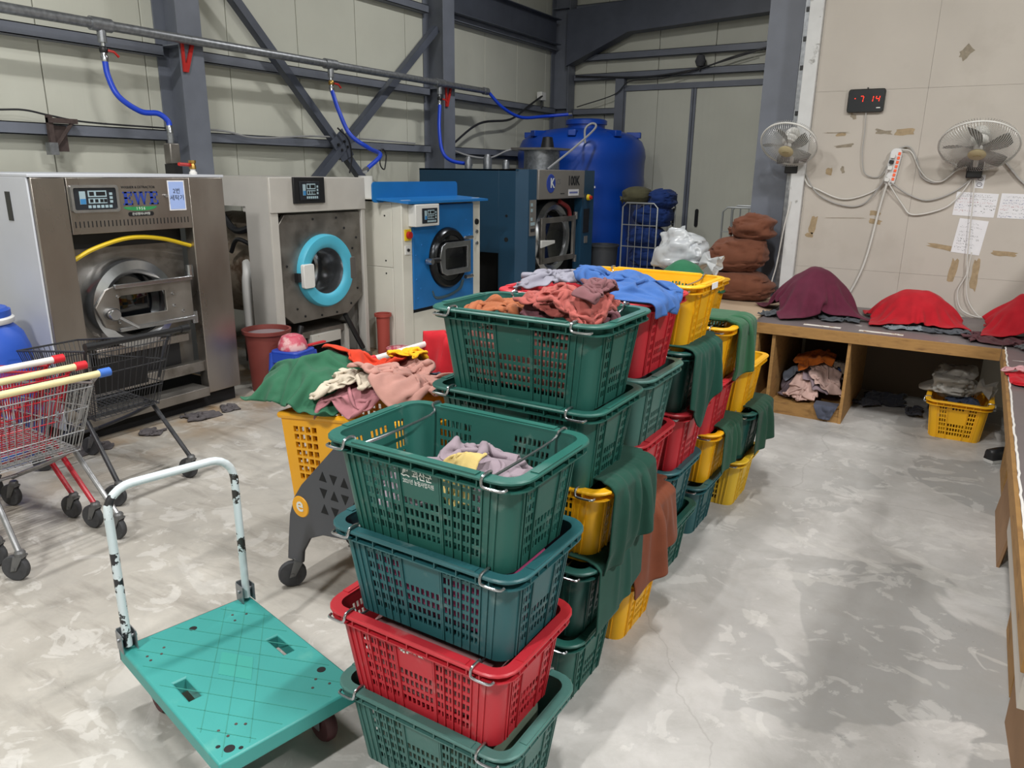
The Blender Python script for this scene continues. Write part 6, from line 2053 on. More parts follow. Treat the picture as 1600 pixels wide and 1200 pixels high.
# ------------------------------------------------------------------ laundry in the crates
def crate_in(x, y, k):
    """inner box of a crate given its right front rim corner and level index: (x0,x1,y0,y1), base z"""
    cx_, cy_ = x - CL / 2, y + CW / 2
    return (cx_ - 0.264, cx_ + 0.264, cy_ - 0.152, cy_ + 0.152), k * PITCH + 0.012
def filler(label, s_, k, col, h, seed):
    """crumpled laundry that fills a crate and shows through its slots"""
    c_, x, y, cn = STK[s_][k]
    inn, z0 = crate_in(x, y, k)
    rs = np.random.RandomState(seed)
    n = 26
    cx_, cy_ = (inn[0] + inn[1]) / 2, (inn[2] + inn[3]) / 2
    # closed lumpy bundle: superellipsoid pushed in and out by noise
    V, F_ = [], []
    nu, nv = 36, 14
    bump_ = vnoise(nv + 1, nu, 7, rs)
    bump_[:, -1] = bump_[:, 0]
    b2 = vnoise(nv + 1, nu, 14, rs)
    for j in range(nv + 1):
        ph = -PI / 2 + PI * j / nv
        for i in range(nu):
            th = 2 * PI * i / nu
            ce_, se = math.cos(th), math.sin(th)
            cp_, sp = math.cos(ph), math.sin(ph)
            e = 0.35
            sg = lambda v: math.copysign(abs(v) ** e, v)
            taper = 0.86 + 0.10 * (0.5 + 0.5 * sp)
            d = 1 - 0.07 * abs(bump_[j, i]) - 0.03 * abs(b2[j, i])
            V.append((0.278 * taper * d * sg(ce_) * abs(cp_) ** e, 0.163 * taper * d * sg(se) * abs(cp_) ** e, h / 2 + h / 2 * sg(sp) * (1 - 0.12 * abs(bump_[j, i]))))
    for j in range(nv):
        for i in range(nu):
            F_.append((j * nu + i, j * nu + (i + 1) % nu, (j + 1) * nu + (i + 1) % nu, (j + 1) * nu + i))
    o = MB().add(V, F_).build('laundry_bundle', cloth_mat(col), None, smooth=80, loc=(cx_, cy_, z0))
    return tag(o, label, 'laundry', 'laundry filling the stacked crates')
FILL = [(1, 0, '#5d6b5c', 0.25), (1, 1, '#8d6a6a', 0.22), (1, 2, '#a0446c', 0.25), (2, 0, '#3c5a50', 0.24), (2, 1, '#2f5244', 0.25), (2, 2, '#2f5b49', 0.25), (2, 3, '#5a5450', 0.23), (2, 4, '#9a6058', 0.20),
        (3, 0, '#7a6a40', 0.25), (3, 1, '#7a4a35', 0.25), (3, 2, '#3c4f93', 0.25), (3, 3, '#6b6570', 0.25), (3, 4, '#77707d', 0.20), (4, 0, '#3f5a50', 0.24), (4, 1, '#6b5a55', 0.25), (4, 2, '#86706f', 0.24),
        (4, 3, '#2f5b49', 0.25), (4, 4, '#a06a50', 0.18), (5, 0, '#4f5f5c', 0.24), (5, 1, '#2f5b49', 0.25), (5, 2, '#8a6460', 0.24), (5, 3, '#4d7a5a', 0.24), (6, 0, '#8b7a4c', 0.24), (6, 1, '#2f5b49', 0.25), (6, 2, '#6a3448', 0.20)]
for s_, k, c_, h in FILL:
    filler('crumpled laundry inside the %s crate, %s, in the %s stack' % (STK[s_][k][3], ['bottom level', 'second level', 'third level', 'fourth level', 'fifth level'][k], ORD[s_]), s_, k, c_, h, s_ * 10 + k)

def garment(name, label, hf, coll, center, size, comp, seed, col, rot=0.0, amp=0.05, z=0.08, steps=55, n=30, cat='cloth', group=None, cells=5, sheen=0.3, m=None, th=0.004, bend=0.45, ruff=0.02, hfmask=None):
    P, du, dv = crumple(center, size, comp, seed, n, n, rot, amp, z, cells)
    if hf is not None and ruff:
        hf.ruffle(seed, ruff, 0.10, hfmask)
    P = cloth_sim(P, du, dv, coll, steps, bend=bend, stick=0.8)
    if hf is not None:
        hf.lay(P)
    return cloth_obj(name, P, m or cloth_mat(col, sheen), label, cat, group, th=th)

# --- nearest stack: lilac towels and a yellow cloth low in the top crate
inn, z0 = crate_in(-0.827, 1.393, 3)
hf = HF(inn[0], inn[1], inn[2], inn[3], z0)
hf.bump(-1.12, 1.62, 0.30, 0.2, 0.165)
cb = col_bin(hf, inn, z0 + 0.27)
zt = z0 + 0.1
garment('cloth', 'lilac grey cloth at the left in the printed green crate', hf, cb, (-1.20, 1.64, zt + 0.08), (0.66, 0.50), 0.58, 12, '#8f818a', 0.5, 0.05)
garment('cloth', 'lilac grey cloth at the right in the printed green crate', hf, cb, (-1.02, 1.62, zt + 0.09), (0.60, 0.46), 0.52, 13, '#857880', -0.5, 0.05)
garment('cloth', 'pale yellow cloth low in the printed green crate', hf, cb, (-1.12, 1.475, zt + 0.06), (0.26, 0.22), 0.7, 11, '#b9a468', 0.3, 0.04)

# --- second stack, top crate: brown and coral cloths heaped above the rim
inn, z0 = crate_in(-0.890, 1.967, 4)
hf = HF(inn[0], inn[1], inn[2], inn[3], z0)
hf.bump(-1.25, 2.18, 0.40, 0.24, 0.245, 4)
cb = col_bin(hf, inn, z0 + 0.27)
zt = z0 + 0.24
garment('cloth', 'tan brown cloth at the left of the green crate topping the second stack', hf, cb, (-1.40, 2.17, zt + 0.02), (0.54, 0.44), 0.55, 22, '#96593a', 0.4, 0.06)
garment('cloth', 'dark mauve cloth under the coral towels on the second stack', hf, cb, (-1.10, 2.20, zt + 0.02), (0.5, 0.4), 0.55, 24, '#6d454c', 0.1, 0.06)
garment('cloth', 'coral towel at the left on top of the second stack', hf, cb, (-1.13, 2.14, zt + 0.05), (0.48, 0.42), 0.55, 23, '#99504a', -0.3, 0.06)
garment('cloth', 'coral towel folded over at the right on top of the second stack', hf, cb, (-1.04, 2.12, zt + 0.06), (0.42, 0.34), 0.6, 25, '#9c524c', 0.5, 0.05)
garment('cloth', 'mauve corner of cloth at the right end on top of the second stack', hf, cb, (-0.96, 2.16, zt + 0.06), (0.34, 0.28), 0.55, 26, '#6f4a4e', 0.2, 0.05)

# --- third stack, top red crate: lilac towel and bright blue cloth slumping over the right rim
inn, z0 = crate_in(-0.915, 2.425, 4)
hf = HF(inn[0] - 0.35, inn[1] + 0.35, inn[2] - 0.3, inn[3] + 0.3, 0.0)
ins = (hf.X > -1.58) & (hf.X < -0.92) & (hf.Y > 2.43) & (hf.Y < 2.855)
lump = np.clip(1 - np.abs((hf.X + 1.25) / 0.34) ** 2 - np.abs((hf.Y - 2.64) / 0.24) ** 2, 0, 1)
hf.h = np.where(ins, z0 + 0.255 + 0.06 * np.sqrt(lump), 0.0)
cb = col_boxes([(-1.585, -0.915, 2.425, 2.86, z0, z0 + 0.279)], 0.0, hf)
zt = z0 + 0.28
ms = ins * 1.0
garment('towel', 'fluffy lilac grey towel in the red crate on the third stack', hf, cb, (-1.37, 2.62, zt + 0.03), (0.46, 0.42), 0.55, 31, '#83828e', 0.2, 0.06, sheen=0.4, hfmask=ms)
garment('cloth', 'bright blue cloth spilling over the red crate on the third stack', hf, cb, (-1.09, 2.60, zt + 0.05), (0.52, 0.40), 0.72, 32, '#395d98', -0.12, 0.05, n=36, cells=4, hfmask=ms)
# --- fourth stack, top yellow crate: a salmon cloth
inn, z0 = crate_in(-0.920, 2.935, 4)
hf = HF(inn[0], inn[1], inn[2], inn[3], z0 + 0.13)
cb = col_bin(hf, inn, z0 + 0.27)
garment('cloth', 'salmon cloth inside the yellow crate on the fourth stack', hf, cb, (-1.38, 3.15, z0 + 0.22), (0.4, 0.4), 0.6, 41, '#c77a52', 0.3, 0.07)
inn, z0 = crate_in(-0.915, 3.96, 2)
hf = HF(inn[0], inn[1], inn[2], inn[3], z0 + 0.2)
cb = col_bin(hf, inn, z0 + 0.36)
garment('cloth', 'maroon cloth in the yellow crate on the farthest stack', hf, cb, (-1.02, 4.18, z0 + 0.27), (0.5, 0.4), 0.5, 42, '#6b2f44', 0.3, 0.07)

# ------------------------------------------------------------------ cloths hanging over the right-hand ends of crates
def stack_boxes(s_, n=None):
    out = []
    for k, (c_, x, y, cn) in enumerate(STK[s_]):
        z = k * PITCH
        out.append((x - CL, x + 0.003, y, y + CW, z + 0.06, z + CH + 0.007))
        out.append((x - CL + 0.04, x - 0.045, y + 0.035, y + CW - 0.035, z, z + CH))
    return out
def hang(label, s_, k, ya, yb, down, col, seed, inset=0.10, comp=0.72, wave=0.03, n=34, m=26, steps=40, hem=None, thick=0.005, name='cloth', sheen=0.3, flare=0.0):
    """cloth caught under the crate above level k and hanging over the right rim of crate k;
    hem(v) = how far down the cloth reaches along its width (v 0 near .. 1 far)"""
    c_, x, y, cn = STK[s_][k]
    zr = k * PITCH + CH + 0.017
    rs = np.random.RandomState(seed)
    wid = (yb - ya) / comp
    P = np.zeros((n, m, 3))
    UV = np.zeros((n, m, 2))
    nz = vnoise(n, m, 6, rs)
    v = np.linspace(0, 1, m)
    hm = np.ones(m) if hem is None else np.array([hem(q) for q in v])
    ni = max(3, int(round(n * inset / (inset + down))))
    for i in range(n):
        yy = ya + (yb - ya) * v
        if i < ni:
            s = np.full(m, inset * i / ni)
            P[i, :, 0] = x - inset + s
            P[i, :, 1] = yy
            P[i, :, 2] = zr
        else:
            q = (i - ni) / (n - 1 - ni)
            s = inset + down * hm * q
            f = min(1.0, down * q / 0.2)
            wv = wave * np.sin(2 * PI * (v * (1.2 + 0.5 * (seed % 3)) + 0.13 * seed)) + wave * 0.6 * nz[i]
            P[i, :, 0] = x + 0.014 + np.abs(wv) * f + 0.02 * f
            P[i, :, 1] = (yy - (ya + yb) / 2) * (1 + flare * f) + (ya + yb) / 2 + 0.02 * nz[i] * f
            P[i, :, 2] = zr - (s - inset)
        UV[i, :, 0] = s
        UV[i, :, 1] = wid * v
    pin = np.zeros((n, m), bool)
    pin[:max(2, int(ni * 0.8))] = True
    bx_ = stack_boxes(s_)
    for q in (s_ - 1, s_ + 1):
        if q in STK:
            bx_ += stack_boxes(q)
    P = cloth_sim(P, 0.01, 0.01, col_boxes(bx_), steps, pin=pin, bend=0.5, iters=10, g=2.5, stick=0.5, settle=10, uv=UV)
    return cloth_obj(name, P, cloth_mat(col, sheen), label, 'cloth', 'cloths hanging from the crates', th=thick)
hang('dark green cloth hanging over the yellow crate in the second stack', 2, 2, 2.10, 2.45, 0.30, '#1d4338', 51, 0.14, 0.70, 0.05, hem=lambda v: 1.0 - 0.35 * v)
hang('dark green cloth hanging over the dark crate below the yellow one in the second stack', 2, 1, 2.05, 2.40, 0.24, '#214a40', 52, 0.12, 0.90, 0.014, hem=lambda v: 1.0 - 0.3 * v)
hang('reddish brown cloth bulging from the third stack above the yellow crate', 3, 1, 2.46, 2.90, 0.31, '#74402c', 53, 0.16, 0.74, 0.10, flare=0.12, hem=lambda v: 1.0 - 0.45 * v ** 1.5)
hang('dark green cloth with a drooping corner under the yellow crate of the fourth stack', 4, 3, 2.97, 3.37, 0.36, '#1a453a', 54, 0.14, 0.74, 0.06, hem=lambda v: 0.62 + 0.38 * math.exp(-((v - 0.35) / 0.2) ** 2) - 0.12 * v)
hang('fluffy green towel over the top yellow crate of the fifth stack', 5, 3, 3.68, 3.95, 0.28, '#2f5a3f', 55, 0.30, 0.66, 0.06, thick=0.016, name='towel', sheen=0.5, hem=lambda v: 1.0 - 0.25 * v)
hang('green cloth hanging over the yellow crate low in the fifth stack', 5, 1, 3.67, 3.97, 0.22, '#274b3a', 56, 0.12, 0.72, 0.05, hem=lambda v: 1.0 - 0.3 * v)
hang('dark green cloth hanging over the middle crate of the farthest stack', 6, 1, 4.10, 4.42, 0.24, '#234335', 57, 0.12, 0.70, 0.05, hem=lambda v: 1.0 - 0.3 * v)

# ------------------------------------------------------------------ laundry on the yellow cart and the red cart
hf = HF(-3.0, -1.5, 1.85, 3.2, 0.45)
hf.h[(hf.X > -2.45) & (hf.X < -1.62) & (hf.Y > 2.09) & (hf.Y < 2.51)] = 0.80
hf.h = np.maximum(hf.h, 0.45 + 0.50 * np.sqrt(np.clip(1 - ((hf.X + 2.03) / 0.52) ** 4 - ((hf.Y - 2.32) / 0.34) ** 4, 0, 1)))
cartbox = [(-2.44, -1.64, 2.06, 2.10, 0.3, 0.88), (-2.44, -1.64, 2.49, 2.54, 0.3, 0.88), (-2.47, -2.43, 2.07, 2.53, 0.42, 0.82)]
inbox = (-2.50, -1.56, 1.9, 3.1)
cb = col_boxes(cartbox, 0.0, hf, None)
zt = 0.97
garment('cloth', 'teal cloth at the back of the yellow cart', hf, cb, (-1.98, 2.56, zt), (0.5, 0.4), 0.6, 61, '#2f5f5f', 0.2, 0.05)
garment('cloth', 'slate blue cloth at the far right of the yellow cart', hf, cb, (-1.80, 2.50, zt + 0.02), (0.46, 0.36), 0.6, 68, '#5d6474', 0.4, 0.06)
garment('cloth', 'mauve pink cloth low at the side of the yellow cart', hf, cb, (-2.02, 2.17, zt - 0.06), (0.6, 0.3), 0.6, 67, '#a06a70', 0.1, 0.04)
garment('cloth', 'cream white cloth beside the green one on the yellow cart', hf, cb, (-2.13, 2.22, zt + 0.05), (0.46, 0.38), 0.6, 65, '#b9ae9d', 0.4, 0.05)
garment('cloth', 'dusty pink towel heaped on the yellow cart', hf, cb, (-1.92, 2.30, zt + 0.07), (0.72, 0.56), 0.55, 66, '#a87c72', -0.2, 0.07, n=36, sheen=0.5)
# green cloth bulging over the nose of the cart
hfg = HF(-3.0, -1.5, 1.7, 3.2, 0.0)
hfg.h = hf.h.copy()[:hfg.nx, :hfg.ny] if False else hfg.h
gx = np.clip(1 - np.abs((hfg.X + 2.40) / 0.27) ** 2.6 - np.abs((hfg.Y - 2.28) / 0.26) ** 2.6, 0, 1)
hfg.h = np.where(gx > 0, 0.80 + 0.21 * np.sqrt(gx), 0.0)
hfg.ruffle(77, 0.05, 0.17, (gx > 0.05) * 1.0)
n = 38
rs = np.random.RandomState(64)
nz = vnoise(n, n, 6, rs)
u = np.linspace(-0.5, 0.5, n)
U, Vv = np.meshgrid(u, u, indexing='ij')
P = np.stack([-2.37 + U * 0.46, 2.27 + Vv * 0.46, 1.09 + 0.03 * nz], -1)
P = cloth_sim(P, 0.62 / (n - 1), 0.64 / (n - 1), col_boxes([], 0.0, hfg), 20, bend=0.4, stick=0.6, g=3.0, iters=6)
hf.lay(P)
cloth_obj('cloth', P, cloth_mat('#2c5c44'), 'big dark green cloth bulging over the nose of the yellow cart', 'cloth')
garment('cloth', 'orange red cloth on the yellow cart behind the green one', hf, cb, (-2.24, 2.44, zt + 0.10), (0.50, 0.34), 0.72, 63, '#bf3a22', 0.15, 0.04)
garment('cloth', 'bright yellow cloth at the back of the yellow cart', hf, cb, (-2.06, 2.50, zt + 0.10), (0.34, 0.34), 0.55, 62, '#d9a51a', 0.5, 0.05)
# red cart contents
hf2 = HF(-2.6, -1.5, 2.5, 3.3, 0.50)
hf2.h = np.maximum(hf2.h, 0.5 + 0.34 * np.sqrt(np.clip(1 - ((hf2.X + 1.88) / 0.36) ** 2 - ((hf2.Y - 2.86) / 0.22) ** 2, 0, 1)))
cb2 = col_bin(hf2, (-2.25, -1.62, 2.68, 3.04), 0.8, True)
garment('cloth', 'slate blue cloth in the red wire cart', hf2, cb2, (-1.92, 2.78, 0.95), (0.55, 0.45), 0.55, 71, '#5d6474', 0.3, 0.06)
# red cloth slung over the far end of the red cart handle
n, m = 26, 18
rs = np.random.RandomState(72)
nz = vnoise(n, m, 5, rs)
P = np.zeros((n, m, 3))
for i in range(n):
    s = -0.30 + 0.60 * i / (n - 1)
    for j in range(m):
        v = j / (m - 1)
        if abs(s) < 0.06:
            a_ = s / 0.06 * PI / 2
            yy, zz = 3.08 + 0.04 * math.sin(a_), 0.975 + 0.04 * math.cos(a_)
        else:
            yy, zz = 3.08 + math.copysign(0.04, s) * (1 + 0.5 * (abs(s) - 0.06)), 0.975 - (abs(s) - 0.06)
        P[i, j] = (-2.45 + 0.24 * v + 0.015 * nz[i, j], yy + 0.02 * math.sin(v * 9 + s * 4) * min(1, abs(s) / 0.2) + 0.015 * nz[i, j], zz + 0.01 * nz[i, j])
cloth_obj('cloth', P, cloth_mat('#b3202a'), 'bright red cloth slung over the far end of the red cart handle', 'cloth')

# ------------------------------------------------------------------ piles on the benches
def mound(label_cov, col, cx_, cy_, rx, ry, h, seed, size, rags, rot=0.0):
    hf = HF(cx_ - 0.7, cx_ + 0.7, cy_ - 0.7, cy_ + 0.7, BT + 0.001)
    for k, (lab, c_, dx, dy, sz) in enumerate(rags):
        hfl = HF(cx_ - 0.7, cx_ + 0.7, cy_ - 0.7, cy_ + 0.7, BT + 0.001)
        garment('folded_cloth', lab, hfl, col_boxes([], BT + 0.002, hfl), (cx_ + dx, cy_ + dy, BT + 0.02), sz, 0.72, seed * 7 + k, c_, 0.2 * k, 0.025, 0.03, 40, cells=6)
        hf.h = np.maximum(hf.h, hfl.h)
    hf.bump(cx_, cy_, rx, ry, h, 1.35)
    hf.ruffle(seed, 0.035, 0.22, np.clip((hf.h - BT - 0.05) / 0.1, 0, 1))
    n = 36
    rs = np.random.RandomState(seed)
    nz = vnoise(n, n, 5, rs)
    u = np.linspace(-0.5, 0.5, n)
    U, Vv = np.meshgrid(u, u, indexing='ij')
    c, s = math.cos(rot), math.sin(rot)
    X_, Y_ = U * size[0] * 0.94, Vv * size[1] * 0.94
    P = np.stack([cx_ + c * X_ - s * Y_, cy_ + s * X_ + c * Y_, BT + h + 0.03 + 0.02 * nz], -1)
    wallb = [(-1.4, 2.0, YP - 0.004, YP + 0.3, 0, 3)]
    P = cloth_sim(P, size[0] / (n - 1), size[1] / (n - 1), col_boxes(wallb, BT + 0.004, hf), 60, bend=0.35)
    cloth_obj('cover_cloth', P, cloth_mat(col), label_cov, 'cloth', 'cloths covering piles on the bench')
mound('maroon cloth draped over a laundry pile at the left of the bench', '#5c2438', -1.10, 6.62, 0.31, 0.36, 0.36, 81, (0.86, 0.92),
      [('dark grey folded cloths under the left edge of the maroon cloth', '#4e5257', -0.20, -0.30, (0.42, 0.30)), ('dark grey cloths under the right edge of the maroon cloth', '#4a4f55', 0.26, -0.18, (0.42, 0.36))], 0.5)
mound('red cloth draped over a laundry pile in the middle of the bench', '#b01c28', -0.33, 6.66, 0.31, 0.32, 0.24, 82, (0.78, 0.76),
      [('pale grey cloths under the front of the red cloth', '#7c858c', -0.05, -0.34, (0.36, 0.26)), ('dark grey cloth trailing right of the red cloth', '#4c4f55', 0.24, -0.34, (0.42, 0.26))], 0.2)
mound('red cloth draped over a brown pile at the right end of the bench', '#a81a26', 0.42, 6.50, 0.30, 0.32, 0.30, 83, (0.70, 0.72),
      [('dark brown cloths spreading from under the right red cloth', '#543338', -0.14, -0.28, (0.62, 0.46)), ('dark brown cloth at the left of the right red cloth', '#4f3035', -0.28, -0.14, (0.34, 0.26)), ('small grey cloth in front of the brown pile', '#55585c', 0.0, -0.50, (0.2, 0.18))], 0.0)
hfl = HF(0.0, 1.4, 3.5, 6.2, BT + 0.001)
garment('cloth', 'red cloth lying on the side bench near its edge', hfl, col_boxes([], BT + 0.002, hfl), (0.50, 5.05, BT + 0.03), (0.50, 0.40), 0.85, 91, '#c0222e', 0.15, 0.015, 0.03, 40)
garment('cloth', 'pale pink strip of cloth at the edge of the side bench', hfl, col_boxes([], BT + 0.002, hfl), (0.30, 5.16, BT + 0.03), (0.16, 0.10), 0.8, 92, '#d0a0a4', 0.1, 0.01, 0.03, 30, n=14)

# --- clothes in the bench cubby and on the floor below
hfc = HF(-1.23, -0.71, 6.0, 7.1, 0.077)
hfc.bump(-0.95, 6.55, 0.30, 0.40, 0.20)
cbc = col_bin(hfc, (-1.22, -0.715, 6.01, 7.1), 0.6)
CUB = [('mauve grey cloth at the left in the bench cubby', '#6d6068', -1.08, 6.32, 0.12, 0.45), ('pale blue grey cloth at the left in the bench cubby', '#8b93a3', -1.13, 6.45, 0.14, 0.36), ('pale pink cloth at the front of the bench cubby', '#c3a49b', -1.03, 6.18, 0.12, 0.34), ('lilac cloth in the middle of the bench cubby', '#85757c', -0.92, 6.32, 0.14, 0.44),
       ('beige pink cloth in the middle of the bench cubby', '#b59a92', -0.86, 6.26, 0.16, 0.36), ('navy cloth at the right in the bench cubby', '#27365f', -0.80, 6.5, 0.2, 0.4), ('grey brown cloth at the right back of the bench cubby', '#786c62', -0.80, 6.42, 0.26, 0.34), ('orange cloth on top of the heap in the bench cubby', '#b55f20', -0.98, 6.40, 0.30, 0.42)]
for k, (lab, c_, x, y, z, sz) in enumerate(CUB):
    garment('cloth', lab, hfc, cbc, (x, y, z), (sz, sz), 0.58, 400 + k, c_, 0.5 * k, 0.04, 0.06, 45, n=24, group='clothes in the bench cubby')
n = 20
P = np.zeros((n, n, 3))
rs = np.random.RandomState(5)
nz = vnoise(n, n, 4, rs)
for i in range(n):
    s = 0.34 * i / (n - 1)
    for j in range(n):
        v = j / (n - 1) - 0.5
        if s < 0.12:
            P[i, j] = (-0.80 + v * 0.17, 6.07 - s, 0.13)
        else:
            P[i, j] = (-0.80 + v * 0.17 * (1 - 0.5 * (s - 0.12) / 0.22), 5.955 - 0.012 * abs(nz[i, j]), 0.13 - (s - 0.12) * 0.5)
cloth_obj('cloth', P, cloth_mat('#4a4e5c'), 'slate cloth hanging over the front board of the bench cubby', 'cloth', 'clothes in the bench cubby')
hff = HF(-0.68, 0.3, 5.9, 7.2, 0.0)
for k, (lab, c_, x, y, sz) in enumerate((('dark cloth on the floor deep under the bench', '#2b2c33', -0.45, 6.85, 0.5), ('dark cloth against the divider on the floor under the bench', '#3a3b42', -0.58, 6.6, 0.3), ('dark cloth on the floor left of the yellow crate under the bench', '#33343b', -0.20, 6.55, 0.3))):
    garment('cloth', lab, hff, col_boxes([(-0.7, -0.66, 5.9, 7.2, 0, 0.7), (-0.15, 0.3, 5.95, 6.7, 0, 0.3)], 0.003, hff), (x, y, 0.05), (sz, sz), 0.6, 450 + k, c_, k, 0.03, 0.05, 40, n=22, group='cloths on the floor under the bench')

# --- plastic bags
M_PBAG = mat('translucent_bag', '#dfe4e8', 0.25, trans=0.45, spec=0.6, alpha=0.86)
M_PBAGD = mat('translucent_bag_dull', '#b9b5ae', 0.35, trans=0.35, spec=0.5, alpha=0.9)
def bag(name, label, c, r, seed, m, lump=0.16, pinch=None, cells=(8, 12), cat='bag', group=None, flat=1.0, sub=1):
    """stuffed bag or sack: closed lumpy shell with creases, optional tied neck"""
    rs = np.random.RandomState(seed)
    nu, nv = 64, 36
    a1 = vnoise(nv + 1, nu + 1, cells[0], rs)
    a2 = vnoise(nv + 1, nu + 1, cells[1] * 2, rs)
    for a in (a1, a2):
        w_ = np.linspace(0, 1, nu + 1)
        a[:] = a * np.minimum(1, 4 * np.minimum(w_, 1 - w_))[None, :] + (1 - np.minimum(1, 4 * np.minimum(w_, 1 - w_)))[None, :] * a[:, :1]
    V, F_ = [], []
    for j in range(nv + 1):
        ph = -PI / 2 + PI * j / nv
        for i in range(nu):
            th = 2 * PI * i / nu
            e = 0.72
            sg = lambda v, e=e: math.copysign(abs(v) ** e, v)
            d = 1 + lump * 0.4 * a1[j, i] - lump * 0.9 * max(0.0, 1 - 2.2 * abs(a2[j, i])) ** 2 * math.cos(ph) ** 0.5 * 0.6
            z_ = sg(math.sin(ph), 0.8)
            x_, y_ = sg(math.cos(th)) * math.cos(ph) ** 0.8 * d, sg(math.sin(th)) * math.cos(ph) ** 0.8 * d
            if math.cos(ph) < 1e-6:
                x_ = y_ = 0.0
            V.append((x_ * r[0], y_ * r[1], max(-1.0, z_ * (1 + lump * 0.3 * a1[j, i])) * r[2] + r[2]))
    for j in range(nv):
        for i in range(nu):
            F_.append((j * nu + i, j * nu + (i + 1) % nu, (j + 1) * nu + (i + 1) % nu, (j + 1) * nu + i))
    b = MB().add(V, F_)
    if pinch is None:
        o = b.build(name, m, None, smooth=80, loc=c)
        return tag(o, label, cat, group)
    t = thing(name, label, cat, c, 0, group)
    b.build('sack_body', m, t, smooth=80)
    px_, py_, pz_, ln, rad = pinch
    d = Vector((px_, py_, pz_)).normalized()
    base = Vector((px_ * r[0] * 0.9, py_ * r[1] * 0.9, r[2] + pz_ * r[2] * 0.9))
    fr_ = MB()
    side_ = d.orthogonal().normalized()
    up_ = d.cross(side_)
    V, F_ = [], []
    for q, (ll, rr_) in enumerate(((0.0, rad * 1.4), (ln * 0.3, rad * 0.45), (ln * 0.6, rad * 0.8), (ln, rad * 1.3))):
        for i in range(18):
            a = 2 * PI * i / 18
            k = 1 + (0.35 * math.sin(a * 5 + seed) if q else 0.1 * math.sin(a * 5))
            V.append(base + d * ll + (side_ * math.cos(a) + up_ * math.sin(a)) * rr_ * k)
    for q in range(3):
        for i in range(18):
            F_.append((q * 18 + i, q * 18 + (i + 1) % 18, (q + 1) * 18 + (i + 1) % 18, (q + 1) * 18 + i))
    fr_.add(V, F_)
    fr_.build('tied_neck', m, t, smooth=80)
    return t
M_SACKB = cloth_mat('#6f4534')
M_SACKN = cloth_mat('#20376f')
M_SACKO = cloth_mat('#565440')
bag('laundry_sack', 'bottom brown sack of the pile beside the partition post', (-1.82, 7.02, BT - 0.002), (0.30, 0.22, 0.135), 501, M_SACKB, 0.20, group='brown laundry sacks')
bag('laundry_sack', 'middle brown sack of the pile beside the partition post', (-1.84, 7.0, BT + 0.245), (0.27, 0.20, 0.165), 502, M_SACKB, 0.24, group='brown laundry sacks')
bag('laundry_sack', 'top brown sack with a tied corner beside the partition post', (-1.74, 7.02, BT + 0.54), (0.19, 0.17, 0.12), 503, M_SACKB, 0.24, (-1, 0, -0.3, 0.05, 0.03), group='brown laundry sacks')
for k, (x, y, z, rx, rz_) in enumerate(((-4.30, 10.93, 0.178, 0.30, 0.16), (-4.27, 10.97, 0.47, 0.29, 0.16), (-4.31, 10.93, 0.76, 0.30, 0.16), (-4.24, 11.0, 1.05, 0.28, 0.17), (-4.13, 11.02, 1.34, 0.21, 0.14))):
    bag('laundry_sack', 'navy blue sack, %s of the pile in the roll cage' % ['lowest', 'second from the bottom', 'middle', 'second from the top', 'topmost'][k], (x, y, z), (rx, 0.24, rz_), 510 + k, M_SACKN, 0.22, group='navy sacks in the roll cage')
bag('laundry_sack', 'olive sack on the top left of the roll cage', (-4.50, 10.93, 1.38), (0.22, 0.20, 0.135), 520, M_SACKO, 0.12, (-1, 0, -0.35, 0.06, 0.04))
# crate behind the far stack carrying the dome of green cloth and the knotted plastic bag
t = crate(-1.46, 5.0, 0.0, 'green', 'green crate on the floor hidden behind the farthest stack')
t = crate(-1.46, 5.0, PITCH, 'red', 'red crate second from the floor behind the farthest stack')
t = crate(-1.46, 5.0, 2 * PITCH, 'green', 'green crate third from the floor behind the farthest stack')
t = crate(-1.46, 5.0, 3 * PITCH, 'yellow', 'yellow crate at the top behind the farthest stack')
bag('laundry_bundle', 'brown bundle under the green cloth behind the yellow crate', (-1.80, 5.20, 3 * PITCH + 0.02), (0.27, 0.16, 0.15), 530, M_SACKB, 0.12, cat='laundry')

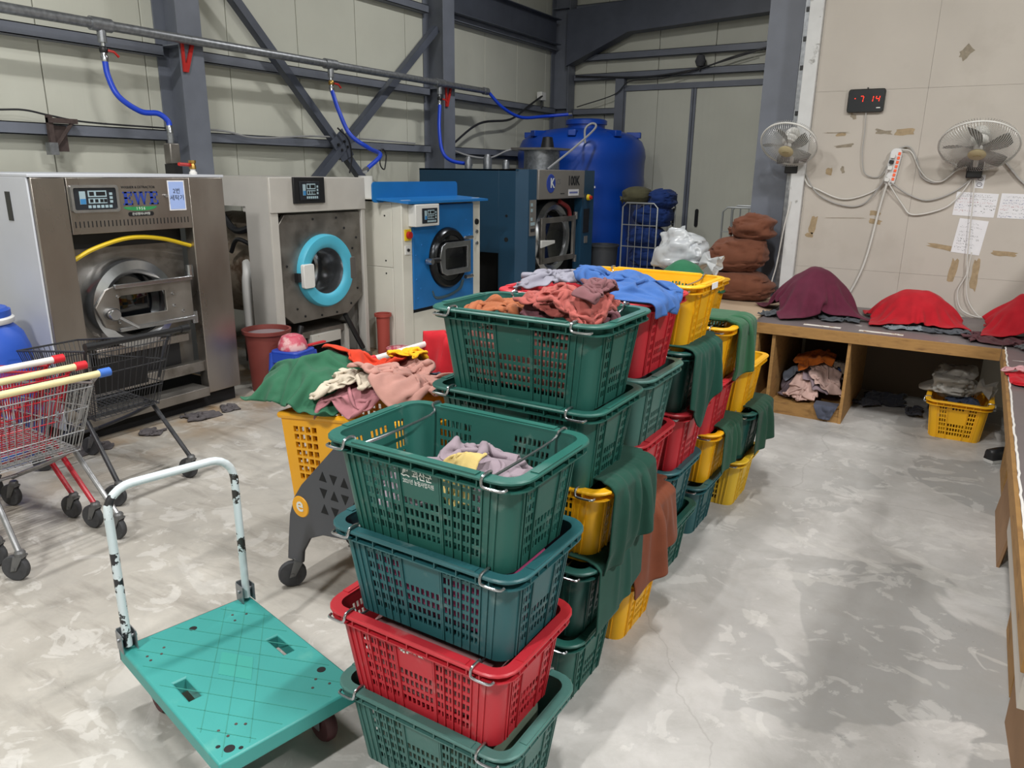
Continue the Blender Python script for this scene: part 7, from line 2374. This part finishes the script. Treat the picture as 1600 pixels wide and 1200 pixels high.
hfd = HF(-2.3, -1.3, 4.7, 5.8, 0.5)
zb = 3 * PITCH
hfd.h = np.maximum(hfd.h, np.where((np.abs(hfd.X + 1.795) < 0.3) & (np.abs(hfd.Y - 5.22) < 0.19), zb + 0.2, 0))
hfd.h = np.maximum(hfd.h, zb + 0.42 * np.sqrt(np.clip(1 - ((hfd.X + 1.74) / 0.22) ** 2 - ((hfd.Y - 5.15) / 0.19) ** 2, 0, 1)))
hfd.ruffle(9, 0.015)
n = 30
u = np.linspace(-0.5, 0.5, n)
U, Vv = np.meshgrid(u, u, indexing='ij')
P = np.stack([-1.74 + U * 0.50, 5.13 + Vv * 0.42, zb + 0.47 + 0.02 * vnoise(n, n, 5, np.random.RandomState(4))], -1)
P = cloth_sim(P, 0.60 / (n - 1), 0.5 / (n - 1), col_boxes([], 0.0, hfd), 30, bend=0.35, g=3.0)
cloth_obj('cloth', P, cloth_mat('#2e6a4c'), 'green cloth domed over the bundle behind the yellow crate', 'cloth')
bag('plastic_bag', 'knotted translucent plastic bag behind the domed green cloth', (-1.84, 5.42, zb + 0.28), (0.19, 0.13, 0.16), 541, M_PBAG, 0.4, (1, -0.2, -0.25, 0.12, 0.05))
bag('laundry_bundle', 'pale bundle inside the knotted plastic bag', (-1.84, 5.42, zb + 0.30), (0.13, 0.09, 0.11), 542, cloth_mat('#b9bcc6'), 0.2, cat='laundry')
# contents of the crate under the bench
hfy = HF(-0.15, 0.3, 6.0, 6.65, 0.012)
hfy.bump(0.075, 6.3, 0.19, 0.3, 0.24, 4)
cby = col_bin(hfy, (-0.09, 0.24, 6.04, 6.6), 0.28)
garment('cloth', 'navy cloth in the yellow crate under the bench', hfy, cby, (0.10, 6.20, 0.30), (0.40, 0.40), 0.6, 551, '#2a3244', 0.2, 0.04)
bag('plastic_bag', 'crumpled plastic bag on the yellow crate under the bench', (0.03, 6.36, 0.255), (0.17, 0.20, 0.11), 552, M_PBAGD, 0.45, (1, -0.3, -0.1, 0.10, 0.05))

flush_texts()
